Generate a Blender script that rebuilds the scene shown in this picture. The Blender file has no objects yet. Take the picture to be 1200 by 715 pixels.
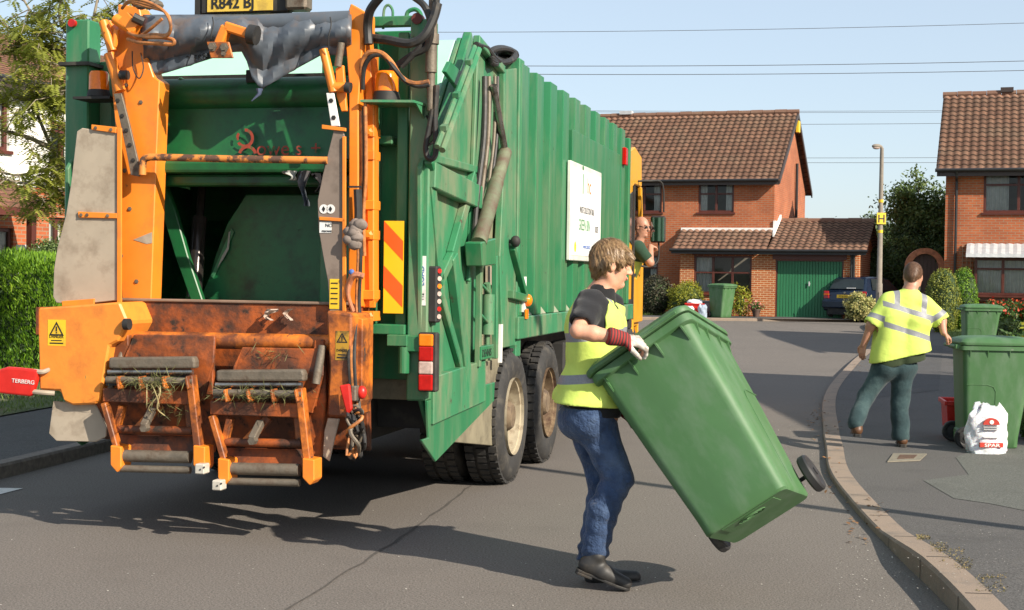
import bpy, bmesh, math, random
import numpy as np
from math import sin, cos, pi, radians, atan2, sqrt
from mathutils import Vector, Matrix, Euler
random.seed(7); rng = np.random.default_rng(7)
SC = bpy.context.scene; COL = SC.collection
# ------------------------------------------------------------------ camera
PIT, ROL, FPX, EYE = radians(1.23), radians(.8), 1680.0, 1.63
_f = Vector((0, cos(PIT), -sin(PIT))); _r = Vector((1, 0, 0)); _u = Vector((0, sin(PIT), cos(PIT)))
CR = _r*cos(ROL)+_u*sin(ROL); CU = -_r*sin(ROL)+_u*cos(ROL); CF = _f; CO = Vector((0, 0, EYE))
cd = bpy.data.cameras.new('camera'); cam = bpy.data.objects.new('camera', cd); COL.objects.link(cam)
m3 = Matrix((CR, CU, -CF)).transposed(); cam.matrix_world = Matrix.Translation(CO) @ m3.to_4x4()
cd.sensor_width = 36; cd.lens = 50.4; cd.clip_start = .05; cd.clip_end = 5000; SC.camera = cam
# ------------------------------------------------------------------ sky and sun
SUN_EL = radians(31); SUN_AZ = radians(133)          # azimuth clockwise from +Y
TO_SUN = Vector((sin(SUN_AZ)*cos(SUN_EL), cos(SUN_AZ)*cos(SUN_EL), sin(SUN_EL)))
W_ = bpy.data.worlds.new('World'); SC.world = W_; W_.use_nodes = True
nt = W_.node_tree; bg = nt.nodes['Background']; sk = nt.nodes.new('ShaderNodeTexSky')
sk.sky_type = 'NISHITA'; sk.sun_disc = False; sk.sun_elevation = SUN_EL; sk.sun_rotation = SUN_AZ
sk.air_density = .9; sk.dust_density = 1.0; sk.ozone_density = 1.6; sk.altitude = 50
mx_ = nt.nodes.new('ShaderNodeMix'); mx_.data_type = 'RGBA'; mx_.inputs[0].default_value = .5      # thin high haze: evens the clear-sky gradient
nt.links.new(sk.outputs[0], mx_.inputs[6]); mx_.inputs[7].default_value = (5.1, 5.8, 6.4, 1)
nt.links.new(mx_.outputs[2], bg.inputs[0]); bg.inputs[1].default_value = .10
sl = bpy.data.lights.new('sun', 'SUN'); sl.energy = 5.0; sl.angle = radians(.53); sl.color = (1, .90, .76)
so = bpy.data.objects.new('sun', sl); COL.objects.link(so); so.rotation_euler = TO_SUN.to_track_quat('Z', 'Y').to_euler()
SC.view_settings.view_transform = 'Standard'; SC.view_settings.look = 'None'
SC.view_settings.exposure = .68; SC.view_settings.gamma = 1; SC.view_settings.use_curve_mapping = False
SC.cycles.max_bounces = 6; SC.cycles.transparent_max_bounces = 12
# ------------------------------------------------------------------ tracing: a pixel of the photo -> point on a given real plane
def ray(x, y): return CF + CR*((x-600)/FPX) + CU*((357.5-y)/FPX)
def onY(x, y, Y):
    d = ray(x, y); return CO + d*(Y/d.y)
def gnd(x, y, z=0):
    d = ray(x, y); return CO + d*((z-EYE)/d.z)
# ------------------------------------------------------------------ objects
def setp(o, label=None, cat=None, group=None, kind=None):
    if label: o['label'] = label
    if cat: o['category'] = cat
    if group: o['group'] = group
    if kind: o['kind'] = kind
    return o
def thing(name, label, cat, loc=(0, 0, 0), rz=0, group=None):
    o = bpy.data.objects.new(name, None); COL.objects.link(o); o.empty_display_size = .2
    o.location = loc; o.rotation_euler = (0, 0, rz); return setp(o, label, cat, group)
def copy_tree(o, parent=None):
    c = o.copy(); COL.objects.link(c); c.parent = parent
    for ch in [x for x in list(bpy.data.objects) if x.parent is o]: copy_tree(ch, c)
    return c
class MB:
    def __init__(s): s.v = []; s.f = []; s.m = []; s.cm = 0
    def add(s, vs, fs):
        b = len(s.v); s.v += [tuple(v) for v in vs]; s.f += [tuple(i+b for i in f) for f in fs]; s.m += [s.cm]*len(fs); return s
    def box(s, x0, x1, y0, y1, z0, z1):
        return s.add([(x0,y0,z0),(x1,y0,z0),(x1,y1,z0),(x0,y1,z0),(x0,y0,z1),(x1,y0,z1),(x1,y1,z1),(x0,y1,z1)],
                     [(3,2,1,0),(4,5,6,7),(0,1,5,4),(1,2,6,5),(2,3,7,6),(3,0,4,7)])
    def obox(s, c, ax, ay, az):
        c, ax, ay, az = map(Vector, (c, ax, ay, az))
        vs = [c+ax*i+ay*j+az*k for k in (-1, 1) for j, i in ((-1,-1),(-1,1),(1,1),(1,-1))]
        return s.add(vs, [(3,2,1,0),(4,5,6,7),(0,1,5,4),(1,2,6,5),(2,3,7,6),(3,0,4,7)])
    def bar(s, p, q, w, h, up=(0, 0, 1)):
        p, q = Vector(p), Vector(q); d = (q-p); L = d.length; d.normalize(); a = d.cross(Vector(up))
        if a.length < 1e-4: a = d.cross(Vector((1, 0, 0)))
        a.normalize(); b = a.cross(d)
        return s.obox((p+q)/2, a*w/2, d*L/2, b*h/2)
    def prism(s, pts, d):
        pts = [Vector(p) for p in pts]; d = Vector(d); n = len(pts)
        return s.add(pts+[p+d for p in pts], [tuple(range(n))[::-1], tuple(range(n, 2*n))]+[(i,(i+1)%n,(i+1)%n+n,i+n) for i in range(n)])
    def quad(s, *p): return s.add(p, [tuple(range(len(p)))])
    def tube(s, pts, r, n=8, cap=True):
        pts = [Vector(p) for p in pts]; N = len(pts); rr = r if isinstance(r, (list, tuple)) else [r]*N
        vs = []; pa = None
        for i, p in enumerate(pts):
            d = (pts[min(i+1, N-1)]-pts[max(i-1, 0)]).normalized()
            if pa is None:
                pa = d.cross(Vector((0, 0, 1)));
                if pa.length < .05: pa = d.cross(Vector((1, 0, 0)))
            pa = (pa-d*pa.dot(d)).normalized(); b = d.cross(pa)
            vs += [p+(pa*cos(2*pi*k/n)+b*sin(2*pi*k/n))*rr[i] for k in range(n)]
        fs = [(i*n+k, i*n+(k+1)%n, (i+1)*n+(k+1)%n, (i+1)*n+k) for i in range(N-1) for k in range(n)]
        if cap: fs += [tuple(range(n))[::-1], tuple(range((N-1)*n, N*n))]
        return s.add(vs, fs)
    def cyl(s, p, q, r, r2=None, n=16): return s.tube([p, q], [r, r if r2 is None else r2], n)
    def lathe(s, prof, o, ax=(0, 0, 1), n=24, closed=False, cap=True):
        o, ax = Vector(o), Vector(ax).normalized(); a = ax.cross(Vector((0, 0, 1)))
        if a.length < .05: a = Vector((1, 0, 0))
        a.normalize(); b = ax.cross(a); vs = []
        for r, h in prof: vs += [o+ax*h+(a*cos(2*pi*k/n)+b*sin(2*pi*k/n))*r for k in range(n)]
        N = len(prof); fs = [(i*n+k, i*n+(k+1)%n, (i+1)%N*n+(k+1)%n, (i+1)%N*n+k) for i in range(N if closed else N-1) for k in range(n)]
        if not closed and cap:
            if prof[0][0] > 1e-5: fs.append(tuple(range(n))[::-1])
            if prof[-1][0] > 1e-5: fs.append(tuple(range((N-1)*n, N*n)))
        return s.add(vs, fs)
    def ell(s, c, r, n=14, m=9, rot=None, jit=0):
        c = Vector(c); vs = []; rot = rot or Matrix.Identity(3)
        for j in range(m+1):
            t = pi*j/m
            for k in range(n):
                q = 1+random.uniform(-jit, jit)
                vs.append(c+rot@Vector((r[0]*sin(t)*cos(2*pi*k/n)*q, r[1]*sin(t)*sin(2*pi*k/n)*q, r[2]*cos(t)*q)))
        return s.add(vs, [(j*n+k, (j+1)*n+k, (j+1)*n+(k+1)%n, j*n+(k+1)%n) for j in range(m) for k in range(n)])
    def build(s, name, mat=None, parent=None, smooth=False, bevel=0, seg=1, loc=None, weld=False):
        me = bpy.data.meshes.new(name); me.from_pydata(s.v, [], s.f); me.validate()
        mats = mat if isinstance(mat, (list, tuple)) else [mat]
        for m in mats:
            if m: me.materials.append(m)
        if len(mats) > 1 and len(me.polygons) == len(s.m): me.polygons.foreach_set('material_index', s.m)
        bm = bmesh.new(); bm.from_mesh(me)
        if weld: bmesh.ops.remove_doubles(bm, verts=bm.verts, dist=1e-4)
        bmesh.ops.recalc_face_normals(bm, faces=bm.faces); bm.to_mesh(me); bm.free()
        if smooth:
            me.polygons.foreach_set('use_smooth', [True]*len(me.polygons)); me.set_sharp_from_angle(angle=radians(38))
        o = bpy.data.objects.new(name, me); COL.objects.link(o); o.parent = parent
        if loc is not None: o.location = loc
        if bevel:
            b = o.modifiers.new('b', 'BEVEL'); b.width = bevel; b.segments = seg; b.limit_method = 'ANGLE'; b.angle_limit = radians(40)
        return o
def spline(P, n=8):
    P = [Vector(p) for p in P]; out = []
    for i in range(len(P)-1):
        a, b, c, d = P[max(i-1, 0)], P[i], P[i+1], P[min(i+2, len(P)-1)]
        for k in range(n):
            t = k/n; out.append(.5*((2*b)+(c-a)*t+(2*a-5*b+4*c-d)*t*t+(-a+3*b-3*c+d)*t**3))
    return out+[P[-1]]
def text(name, body, o, xa, ya, size, mat, parent, ext=.002, align='LEFT', sx=1, bold=0):
    cu = bpy.data.curves.new(name, 'FONT'); cu.body = body; cu.size = size; cu.extrude = ext; cu.align_x = align; cu.offset = bold
    t = bpy.data.objects.new('tmp_text', cu); COL.objects.link(t); bpy.context.view_layer.update()
    me = bpy.data.meshes.new_from_object(t.evaluated_get(bpy.context.evaluated_depsgraph_get())); bpy.data.objects.remove(t)
    xa, ya = Vector(xa).normalized(), Vector(ya).normalized(); za = xa.cross(ya); o = Vector(o)
    for v in me.vertices: v.co = o+xa*(v.co.x*sx)+ya*v.co.y+za*v.co.z
    me.materials.clear(); me.materials.append(mat); me.name = name
    ob = bpy.data.objects.new(name, me); COL.objects.link(ob); ob.parent = parent; return ob
def np_mesh(name, V, F, mat, parent=None, tint=None, smooth=False, attr=None):
    """V (n,3), F (m,k) arrays; tint: per-face float attribute"""
    me = bpy.data.meshes.new(name); V = np.ascontiguousarray(V, np.float32); F = np.ascontiguousarray(F, np.int32)
    me.vertices.add(len(V)); me.vertices.foreach_set('co', V.ravel()); k = F.shape[1]
    me.loops.add(F.size); me.loops.foreach_set('vertex_index', F.ravel())
    me.polygons.add(len(F)); me.polygons.foreach_set('loop_start', np.arange(0, F.size, k, dtype=np.int32))
    if tint is not None:
        a = me.attributes.new('tint', 'FLOAT', 'FACE'); a.data.foreach_set('value', np.asarray(tint, np.float32))
    if attr is not None:
        for nm, val in attr.items():
            a = me.attributes.new(nm, 'FLOAT', 'POINT'); a.data.foreach_set('value', np.asarray(val, np.float32))
    if smooth: me.polygons.foreach_set('use_smooth', [True]*len(F))
    me.update(calc_edges=True); me.materials.append(mat)
    o = bpy.data.objects.new(name, me); COL.objects.link(o); o.parent = parent; return o
# ------------------------------------------------------------------ materials
class NT:
    def __init__(s, name):
        s.m = bpy.data.materials.new(name); s.m.use_nodes = True; s.t = s.m.node_tree; s.b = s.t.nodes['Principled BSDF']; s.out = s.t.nodes['Material Output']
        s._tc = None
    def n(s, typ, **kw):
        x = s.t.nodes.new('ShaderNode'+typ)
        for k, v in kw.items(): setattr(x, k, v)
        return x
    def l(s, a, b): s.t.links.new(a, b)
    def obj(s):
        if not s._tc: s._tc = s.n('TexCoord')
        return s._tc.outputs['Object']
    def noise(s, scale, detail=3, rough=.55, vec=None, stretch=None):
        x = s.n('TexNoise'); x.inputs['Scale'].default_value = scale; x.inputs['Detail'].default_value = detail; x.inputs['Roughness'].default_value = rough
        v = vec or s.obj()
        if stretch:
            mp = s.n('Mapping'); mp.inputs['Scale'].default_value = stretch; s.l(v, mp.inputs[0]); v = mp.outputs[0]
        s.l(v, x.inputs['Vector']); return x.outputs[0]
    def ramp(s, src, a, b, va=0., vb=1.):
        x = s.n('MapRange'); x.inputs[1].default_value = a; x.inputs[2].default_value = b; x.inputs[3].default_value = va; x.inputs[4].default_value = vb
        s.l(src, x.inputs[0]); return x.outputs[0]
    def mix(s, fac, a, b, mode='MIX'):
        x = s.n('Mix', data_type='RGBA', blend_type=mode)
        if isinstance(fac, (int, float)): x.inputs[0].default_value = fac
        else: s.l(fac, x.inputs[0])
        for i, c in ((6, a), (7, b)):
            if isinstance(c, (tuple, list)): x.inputs[i].default_value = (*c[:3], 1)
            else: s.l(c, x.inputs[i])
        return x.outputs[2]
    def math(s, op, a, b=0.):
        x = s.n('Math', operation=op)
        for i, c in ((0, a), (1, b)):
            if isinstance(c, (int, float)): x.inputs[i].default_value = c
            else: s.l(c, x.inputs[i])
        return x.outputs[0]
    def attr(s, name):
        x = s.n('Attribute'); x.attribute_name = name; return x.outputs['Fac']
    def bump(s, src, st=.3, dist=.01):
        x = s.n('Bump'); x.inputs['Strength'].default_value = st; x.inputs['Distance'].default_value = dist
        s.l(src, x.inputs['Height']); s.l(x.outputs[0], s.b.inputs['Normal'])
    def col(s, c):
        if isinstance(c, (tuple, list)): s.b.inputs['Base Color'].default_value = (*c[:3], 1)
        else: s.l(c, s.b.inputs['Base Color'])
    def rough(s, v):
        if isinstance(v, (int, float)): s.b.inputs['Roughness'].default_value = v
        else: s.l(v, s.b.inputs['Roughness'])
def sc(c, k): return tuple(x*k for x in c)
MATS = {}
def paint(name, c, rough=.5, metal=0, var=.18, vs=3, dirt=None, da=(.55, .75), ds=3, bump=0, bs=60, rust=None, ra=(.6, .68), rs=9, spec=.5, st=None):
    N = NT(name); v = N.noise(vs, 4, .6, stretch=st)
    c1 = N.mix(N.ramp(v, .3, .7), sc(c, 1-var), sc(c, 1+var))
    if dirt:
        c1 = N.mix(N.ramp(N.noise(ds, 5, .65, stretch=st), da[0], da[1]), c1, dirt)
    if rust:
        rn = N.ramp(N.noise(rs, 6, .7), ra[0], ra[1]); c1 = N.mix(rn, c1, rust)
        N.rough(N.ramp(rn, 0, 1, rough, .9))
    else: N.rough(N.ramp(v, .2, .8, max(rough-.08, .02), min(rough+.1, 1)))
    N.col(c1); N.b.inputs['Metallic'].default_value = metal; N.b.inputs['Specular IOR Level'].default_value = spec
    if bump: N.bump(N.noise(bs, 4, .6), bump, .01)
    MATS[name] = N.m; return N.m
# ================================================================== SETTING MATERIALS
def asphalt(name, base, tint2, patch=.22):
    N = NT(name); g = N.noise(85, 3, .8); g2 = N.noise(30, 4, .8); w = N.noise(.35, 4, .6); w2 = N.noise(1.7, 5, .65)
    c = N.mix(N.ramp(g, .36, .66), sc(base, .5), sc(base, 1.55))
    c = N.mix(N.ramp(g2, .62, .72), c, sc(base, 1.85)); c = N.mix(N.ramp(g2, .36, .26), c, sc(base, .5))
    c = N.mix(N.math('MULTIPLY', N.ramp(w, .35, .65), .6), c, N.mix(N.ramp(g, .35, .68), sc(tint2, .62), sc(tint2, 1.4)))
    c = N.mix(N.math('MULTIPLY', N.ramp(w2, .52, .7), patch), c, sc(base, .6))
    N.col(c); N.rough(.92); N.b.inputs['Specular IOR Level'].default_value = .3; N.bump(g, .5, .006); return N.m
M_road = asphalt('road_asphalt', (.152, .135, .119), (.134, .120, .107))
M_pave = asphalt('footway_asphalt', (.092, .088, .085), (.108, .102, .097), .35)
M_patch = asphalt('patch_asphalt', (.115, .118, .106), (.105, .11, .1), .3)
M_dark = asphalt('dark_asphalt', (.075, .074, .074), (.09, .087, .084), .3)
N = NT('kerb_concrete'); g = N.noise(120, 3, .7); c = N.mix(N.ramp(g, .3, .7), (.20, .15, .115), (.31, .24, .18)); c = N.mix(N.ramp(N.noise(3, 5, .7), .5, .75), c, (.15, .13, .11))
N.col(c); N.rough(.9); N.bump(g, .4, .005); M_kerb = N.m
def foliage(name, c0, c1, c2=None, trans=.25):
    N = NT(name); t = N.attr('tint'); c = N.mix(N.ramp(t, 0, .6), c0, c1)
    if c2: c = N.mix(N.ramp(t, .75, 1), c, c2)
    N.col(c); N.rough(.55); N.b.inputs['Specular IOR Level'].default_value = .35
    tr = N.n('BsdfTranslucent'); N.l(c if not isinstance(c, tuple) else c, tr.inputs[0]); ms = N.n('MixShader'); ms.inputs[0].default_value = trans
    N.l(N.b.outputs[0], ms.inputs[1]); N.l(tr.outputs[0], ms.inputs[2]); N.l(ms.outputs[0], N.out.inputs[0]); return N.m
F_grass = foliage('grass_blades', (.08, .12, .025), (.16, .23, .05), (.30, .28, .10))
F_hedge = foliage('conifer_hedge', (.06, .15, .012), (.20, .36, .025), (.38, .52, .05))
F_dark = foliage('dark_leaves', (.03, .06, .018), (.07, .12, .03), (.15, .21, .06))
F_tree = foliage('garden_tree_leaves', (.06, .10, .025), (.13, .19, .05), (.24, .28, .11))
F_ash = foliage('feathery_leaves', (.24, .28, .05), (.42, .45, .09), (.62, .50, .14), .5)
F_gold = foliage('golden_shrub', (.14, .16, .015), (.32, .33, .03), (.5, .45, .08))
F_cream = foliage('variegated_shrub', (.16, .20, .05), (.60, .54, .22), (.78, .68, .36))
F_red = foliage('flower_petals', (.45, .03, .02), (.6, .09, .03), (.7, .25, .05))
F_weed = foliage('weed_leaves', (.04, .09, .02), (.09, .17, .04), (.2, .26, .08))
F_brown = foliage('purple_brown_leaves', (.03, .03, .02), (.07, .065, .035), (.14, .12, .06))
F_dry = foliage('dry_leaves', (.13, .065, .025), (.26, .13, .05), (.32, .22, .1), .1)
M_bark = paint('bark', (.24, .20, .15), .9, var=.35, vs=8, bump=.6, bs=30, st=(1, 1, .2))
M_soil = paint('grass_base', (.07, .09, .03), .95, var=.4, vs=3, dirt=(.12, .10, .05), da=(.5, .65), ds=1.2)
M_lawn = paint('lawn_green', (.085, .14, .03), .95, var=.3, vs=2.5, dirt=(.16, .17, .05), da=(.45, .7), ds=.9, bump=.6, bs=90)
M_grave = paint('garden_soil', (.09, .07, .05), .95, var=.4, vs=12, bump=.6, bs=40)
def leaves(P, size, spread=1.0, up=None, asp=.5, cup=.0, jit=.35, nrm=None, nk=.0):
    """each leaf a folded 4-vertex blade: P (n,3) -> V,F"""
    n = len(P); d = rng.normal(size=(n, 3))*spread
    if up is not None: d += np.asarray(up)
    d /= np.linalg.norm(d, axis=1, keepdims=True)+1e-9
    e = rng.normal(size=(n, 3));
    if nrm is not None: e = e*(1-nk)+np.cross(d, nrm)*nk*2
    e -= d*(e*d).sum(1, keepdims=True); e /= np.linalg.norm(e, axis=1, keepdims=True)+1e-9
    s = size*(1+rng.uniform(-jit, jit, (n, 1)))
    a = P; b = P+d*s*.5+e*s*asp*.5; c = P+d*s; q = P+d*s*.5-e*s*asp*.5
    V = np.stack([a, b, c, q], 1).reshape(-1, 3); F = np.arange(4*n).reshape(-1, 4); return V, F
def lumpy(n, c, r, shell=.35, lump=.18, freq=3.0, seed=0, zmin=None):
    """points in the outer shell of a lumpy ellipsoid"""
    g = np.random.default_rng(seed); d = g.normal(size=(n, 3)); d /= np.linalg.norm(d, axis=1, keepdims=True)
    ph = g.uniform(0, 6.28, 6); L = 1+lump*(np.sin(d[:, 0]*freq*2+ph[0])*np.sin(d[:, 1]*freq*2+ph[1])+np.sin(d[:, 2]*freq*2.3+ph[2]+d[:, 0]*freq)*.7+.35*np.sin(d[:, 0]*freq*5+ph[3])*np.sin(d[:, 2]*freq*5+ph[4]))
    k = (1-shell*g.random(n)**1.3)[:, None]; P = np.asarray(c)+d*np.asarray(r)*L[:, None]*k
    if zmin is not None:
        m = P[:, 2] > zmin; P = P[m]; d = d[m]
    return P, d
def tints(n, P=None, f=2.5):
    t = rng.random(n)*.75
    if P is not None: t += .28*np.sin(P[:, 0]*f+1)*np.sin(P[:, 2]*f*1.2)*np.sin(P[:, 1]*f+2)
    return np.clip(t, 0, 1)
def core(mb, c, r, seed=1):
    random.seed(seed); mb.ell(c, r, 18, 12, jit=.12)
def bush(name, label, cat, base, r, zc, nleaf, size, fmat, mc, shell=.3, lump=.14, seed=1, up=(0, 0, .3), asp=.5, group=None, corek=.80, box=False, freq=3.):
    t = thing(name, label, cat, base, 0, group)
    P, d = lumpy(nleaf, (0, 0, zc), r, shell, lump, freq, seed, .02)
    V, F = leaves(P, size, .75, None, asp); 
    V, F = leaves(P, size, 1, None, asp) if up is None else leaves(P+0, size, .8, None, asp, nrm=d, nk=.5)
    np_mesh('foliage', V, F, fmat, t, tints(len(P), P, 6/max(r[0], .4)))
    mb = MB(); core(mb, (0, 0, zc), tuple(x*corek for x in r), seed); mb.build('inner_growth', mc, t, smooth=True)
    s = MB()
    for k in range(3): s.tube([(0, 0, -.05), (.08*cos(k*2.1), .08*sin(k*2.1), zc*.5), (.3*r[0]*cos(k*2.1), .3*r[1]*sin(k*2.1), zc)], [.03, .022, .01], 6)
    s.build('stem', M_bark, t); return t
# ================================================================== GROUND, ROADS
def rise(y): 
    t = min(max((y-22)/26, 0), 1); return .19*t*t*(3-2*t)
g = MB(); g.box(-900, 900, -60, 2500, -1.2, -.45); setp(g.build('ground', M_lawn), kind='structure')
def sheet(name, xs, ys, zf, mat, label=None):
    V = [(x, y, zf(x, y)) for y in ys for x in xs]; n = len(xs); F = [(j*n+i, j*n+i+1, (j+1)*n+i+1, (j+1)*n+i) for j in range(len(ys)-1) for i in range(n-1)]
    m = MB(); m.add(V, F); return setp(m.build(name, mat, smooth=True), kind='structure')
sheet('road', [-40, -20, -10, -5, 0, 5, 10, 20, 40, 70], [-12, 0]+[4*k for k in range(1, 16)]+[75], lambda x, y: rise(y), M_road)
# --- right kerb line
KR = spline([(1.55, -6, 0), (1.75, 1, 0), (1.93, 4.6, 0), (2.19, 7.06, 0), (2.28, 8.31, 0), (2.44, 10.15, 0), (2.65, 11.86, 0), (3.0, 13.6, 0), (3.35, 15.32, 0), (4.28, 19.47, 0), (6.1, 25.82, 0), (7.6, 30.6, 0), (8.9, 35, 0), (10, 40, 0), (11, 44.5, 0), (12.6, 47.1, 0), (16, 48.6, 0), (30, 50, 0)], 10)
def kh(y):
    if y < 7.9: b = .125
    elif y < 9.0: b = .125-.075*(y-7.9)/1.1
    elif y < 17: b = .05
    else: b = min(.05+(y-17)*.02, .11)
    return b
def off(P, d, i):
    a = P[max(i-1, 0)]; b = P[min(i+1, len(P)-1)]; t = (b-a).normalized(); return P[i]+Vector((t.y, -t.x, 0))*d
def kerb(name, P, hf, w, side, label, mat):
    # kerb stones: one profile swept along the line, grooves as material joints every 0.91 m
    prof = [(0, -.1), (0, .82), (.22, 1.0), (1, 1.0)]; V = []; F = []
    for i in range(len(P)):
        z0 = rise(P[i].y); h = hf(P[i].y)
        for u_, k in prof:
            q = off(P, side*u_*w*(.35 if u_ == .22 else 1), i) if u_ else P[i]
            V.append((q.x, q.y, z0+(h*k if k > 0 else -.05)))
    n = len(prof)
    for i in range(len(P)-1):
        for k in range(n-1): F.append((i*n+k, i*n+k+1, (i+1)*n+k+1, (i+1)*n+k))
    m = MB(); m.add(V, F); return setp(m.build(name, mat), kind='structure')
def resample(P, step):
    out = [P[0]]; acc = 0
    for a, b in zip(P, P[1:]):
        L = (b-a).length; t = step-acc
        while t <= L: out.append(a+(b-a)*(t/L)); t += step
        acc = (acc+L) % step
    return out
KRs = resample(KR, .3)
kerb('kerb_right', KRs, kh, .16, 1, '', M_kerb)
# joints between the kerb stones (thin dark mortar strips standing 2 mm proud)
M_mort = paint('kerb_mortar', (.07, .06, .05), .95)
jm = MB()
for i in range(4, len(KRs)-60, 3):
    P = KRs; z = rise(P[i].y); h = kh(P[i].y); t = (P[i+1]-P[i-1]).normalized()*.005; a = off(P, -.003, i); b = off(P, .16, i); c = off(P, .034, i)
    for p, q, z0, z1 in ((a, a, 0, h*.82), (a, c, h*.82, h), (c, b, h, h)):
        jm.add([p-t+Vector((0, 0, z+z0+.002)), p+t+Vector((0, 0, z+z0+.002)), q+t+Vector((0, 0, z+z1+.002)), q-t+Vector((0, 0, z+z1+.002))], [(0, 1, 2, 3)])
setp(jm.build('kerb_joints', M_mort), kind='structure')
# --- right footway and drives: strip from the kerb outwards
offs = [.16, .5, 1, 1.6, 2.4, 3.5, 5, 8, 12, 20, 34]
V = []; NX = len(offs); PR = [KRs[i] for i in range(0, len(KRs), 2)]
def hr(x, y, o): return rise(y)+kh(y)+min(max(o-2.4, 0)*.02, .3)*min(max((y-18)/15, 0), 1)+ (.1*min(max((y-28)/12, 0), 1) if o > 3.4 else 0)
for i, p in enumerate(PR):
    for o in offs:
        q = off(PR, min(o, 40), i); q = p+(q-p).normalized()*o if i else q
        if o > 2.4: q = Vector((p.x+o, p.y+ (p.y-8)*.004*o, 0))
        V.append((q.x, q.y, hr(q.x, q.y, o)-.003))
F = [(i*NX+k, i*NX+k+1, (i+1)*NX+k+1, (i+1)*NX+k) for i in range(len(PR)-1) for k in range(NX-1)]
m = MB(); m.add(V, F); setp(m.build('footway_right', M_pave), kind='structure')
def kx(y):
    for a, b in zip(KR, KR[1:]):
        if a.y <= y <= b.y: return a.x+(b.x-a.x)*(y-a.y)/(b.y-a.y+1e-9)
    return KR[-1].x
def hR(x, y): return hr(x, y, x-kx(y))
# asphalt reinstatement patches on the footway (a different mix, an uneven outline)
_bv = {}
def patch(name, pts, zf, mat, dz=.005):
    from mathutils.bvhtree import BVHTree
    if 'f' not in _bv:
        fo = bpy.data.objects['footway_right'].data; _bv['f'] = BVHTree.FromPolygons([v.co[:] for v in fo.vertices], [tuple(p.vertices) for p in fo.polygons])
    zf0 = zf
    def zf(x, y):
        h = _bv['f'].ray_cast(Vector((x, y, 5)), Vector((0, 0, -1))); return h[0].z if h[0] else zf0(x, y)

    V = [Vector((p[0], p[1], 0)) for p in pts]; bm = bmesh.new(); vs = [bm.verts.new(v) for v in V]; bm.faces.new(vs)
    for _ in range(1): bmesh.ops.triangulate(bm, faces=bm.faces[:]); bmesh.ops.subdivide_edges(bm, edges=bm.edges[:], cuts=9, use_grid_fill=True)
    for v in bm.verts: v.co.z = zf(v.co.x, v.co.y)+dz
    me = bpy.data.meshes.new(name); bm.to_mesh(me); bm.free(); me.materials.append(mat); o = bpy.data.objects.new(name, me); COL.objects.link(o); return setp(o, kind='structure')
def G(x, y, z=.05): p = gnd(x, y, z); return (p.x, p.y)
patch('footway_patch', [G(*p) for p in ((1082, 563), (1118, 584), (1160, 590), (1230, 604), (1330, 618), (1330, 520), (1150, 524), (1120, 536), (1135, 556))], hR, M_patch, .003)
patch('footway_patch', [G(*p) for p in ((1016, 470), (1100, 462), (1105, 412), (1060, 408), (1032, 418))], hR, M_dark, .003)
# --- left kerb and footway
KL = resample(spline([(-7.3, -6, 0), (-6.0, .5, 0), (-3.93, 10.9, 0), (-3.56, 12.8, 0), (-2.6, 17.6, 0), (-.2, 28, 0), (2.0, 38, 0), (3.2, 43.5, 0), (2.2, 46.6, 0), (-3, 47.4, 0), (-14, 47.8, 0)], 10), .3)
khl = lambda y: .115
kerb('kerb_left', KL, khl, .14, -1, '', paint('kerb_grey', (.17, .145, .125), .9, var=.3, vs=20, bump=.4, bs=100))
def strip(name, P, o0, o1, side, zf, mat, n=3, i0=0, i1=None):
    V = []; P = P[i0:i1]
    for i in range(0, len(P)):
        for k in range(n+1):
            q = off(P, side*(o0+(o1-o0)*k/n), i); V.append((q.x, q.y, zf(q.x, q.y, i)))
    F = [(i*(n+1)+k, i*(n+1)+k+1, (i+1)*(n+1)+k+1, (i+1)*(n+1)+k) for i in range(len(P)-1) for k in range(n)]
    m = MB(); m.add(V, F); return setp(m.build(name, mat), kind='structure')
M_lpave = asphalt('left_footway_asphalt', (.08, .079, .078), (.10, .094, .09), .35)
iL = next(i for i, p in enumerate(KL) if p.y > 42)
strip('footway_left', KL, .14, 1.9, -1, lambda x, y, i: rise(y)+.112, M_lpave, 2, 0, iL)
strip('verge', KL, 1.9, 30, -1, lambda x, y, i: rise(y)+.125, M_soil, 4, 0, iL)
# --- far side: kerb, footway, drives and front gardens of the houses across the end of the road
KF = resample([Vector((-30, 47.1, 0)), Vector((4, 47.3, 0)), Vector((7.8, 47.4, 0)), Vector((11.6, 47.9, 0))], .5)
kerb('kerb_far', KF, lambda y: .09, .16, -1, '', M_kerb)
sheet('footway_far', [-30, 0, 4.2, 8, 13, 18], [47.45, 48.6, 49.5], lambda x, y: rise(y)+.088, M_dark)
sheet('lawn_far', [-60, -30, 0, 6.6], [49.4, 52, 56, 70], lambda x, y: rise(y)+.10, M_lawn)
sheet('driveway_far', [6.6, 9, 13, 16, 22], [49.4, 50, 56, 70], lambda x, y: rise(y)+.09, M_dark)
# lawn and beds on the right
def lawnR(name, pts, mat, dz): return patch(name, pts, hR, mat, dz)
lawnR('lawn_right', [(10.3, 33.5), (22, 33), (30, 34), (30, 47), (13.5, 46), (11.8, 40)], M_lawn, .02)
lawnR('garden_bed', [(5.75, 15.2), (9, 15), (13, 17), (15, 24), (9.4, 24.5), (7.2, 20)], M_grave, .02)
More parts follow.
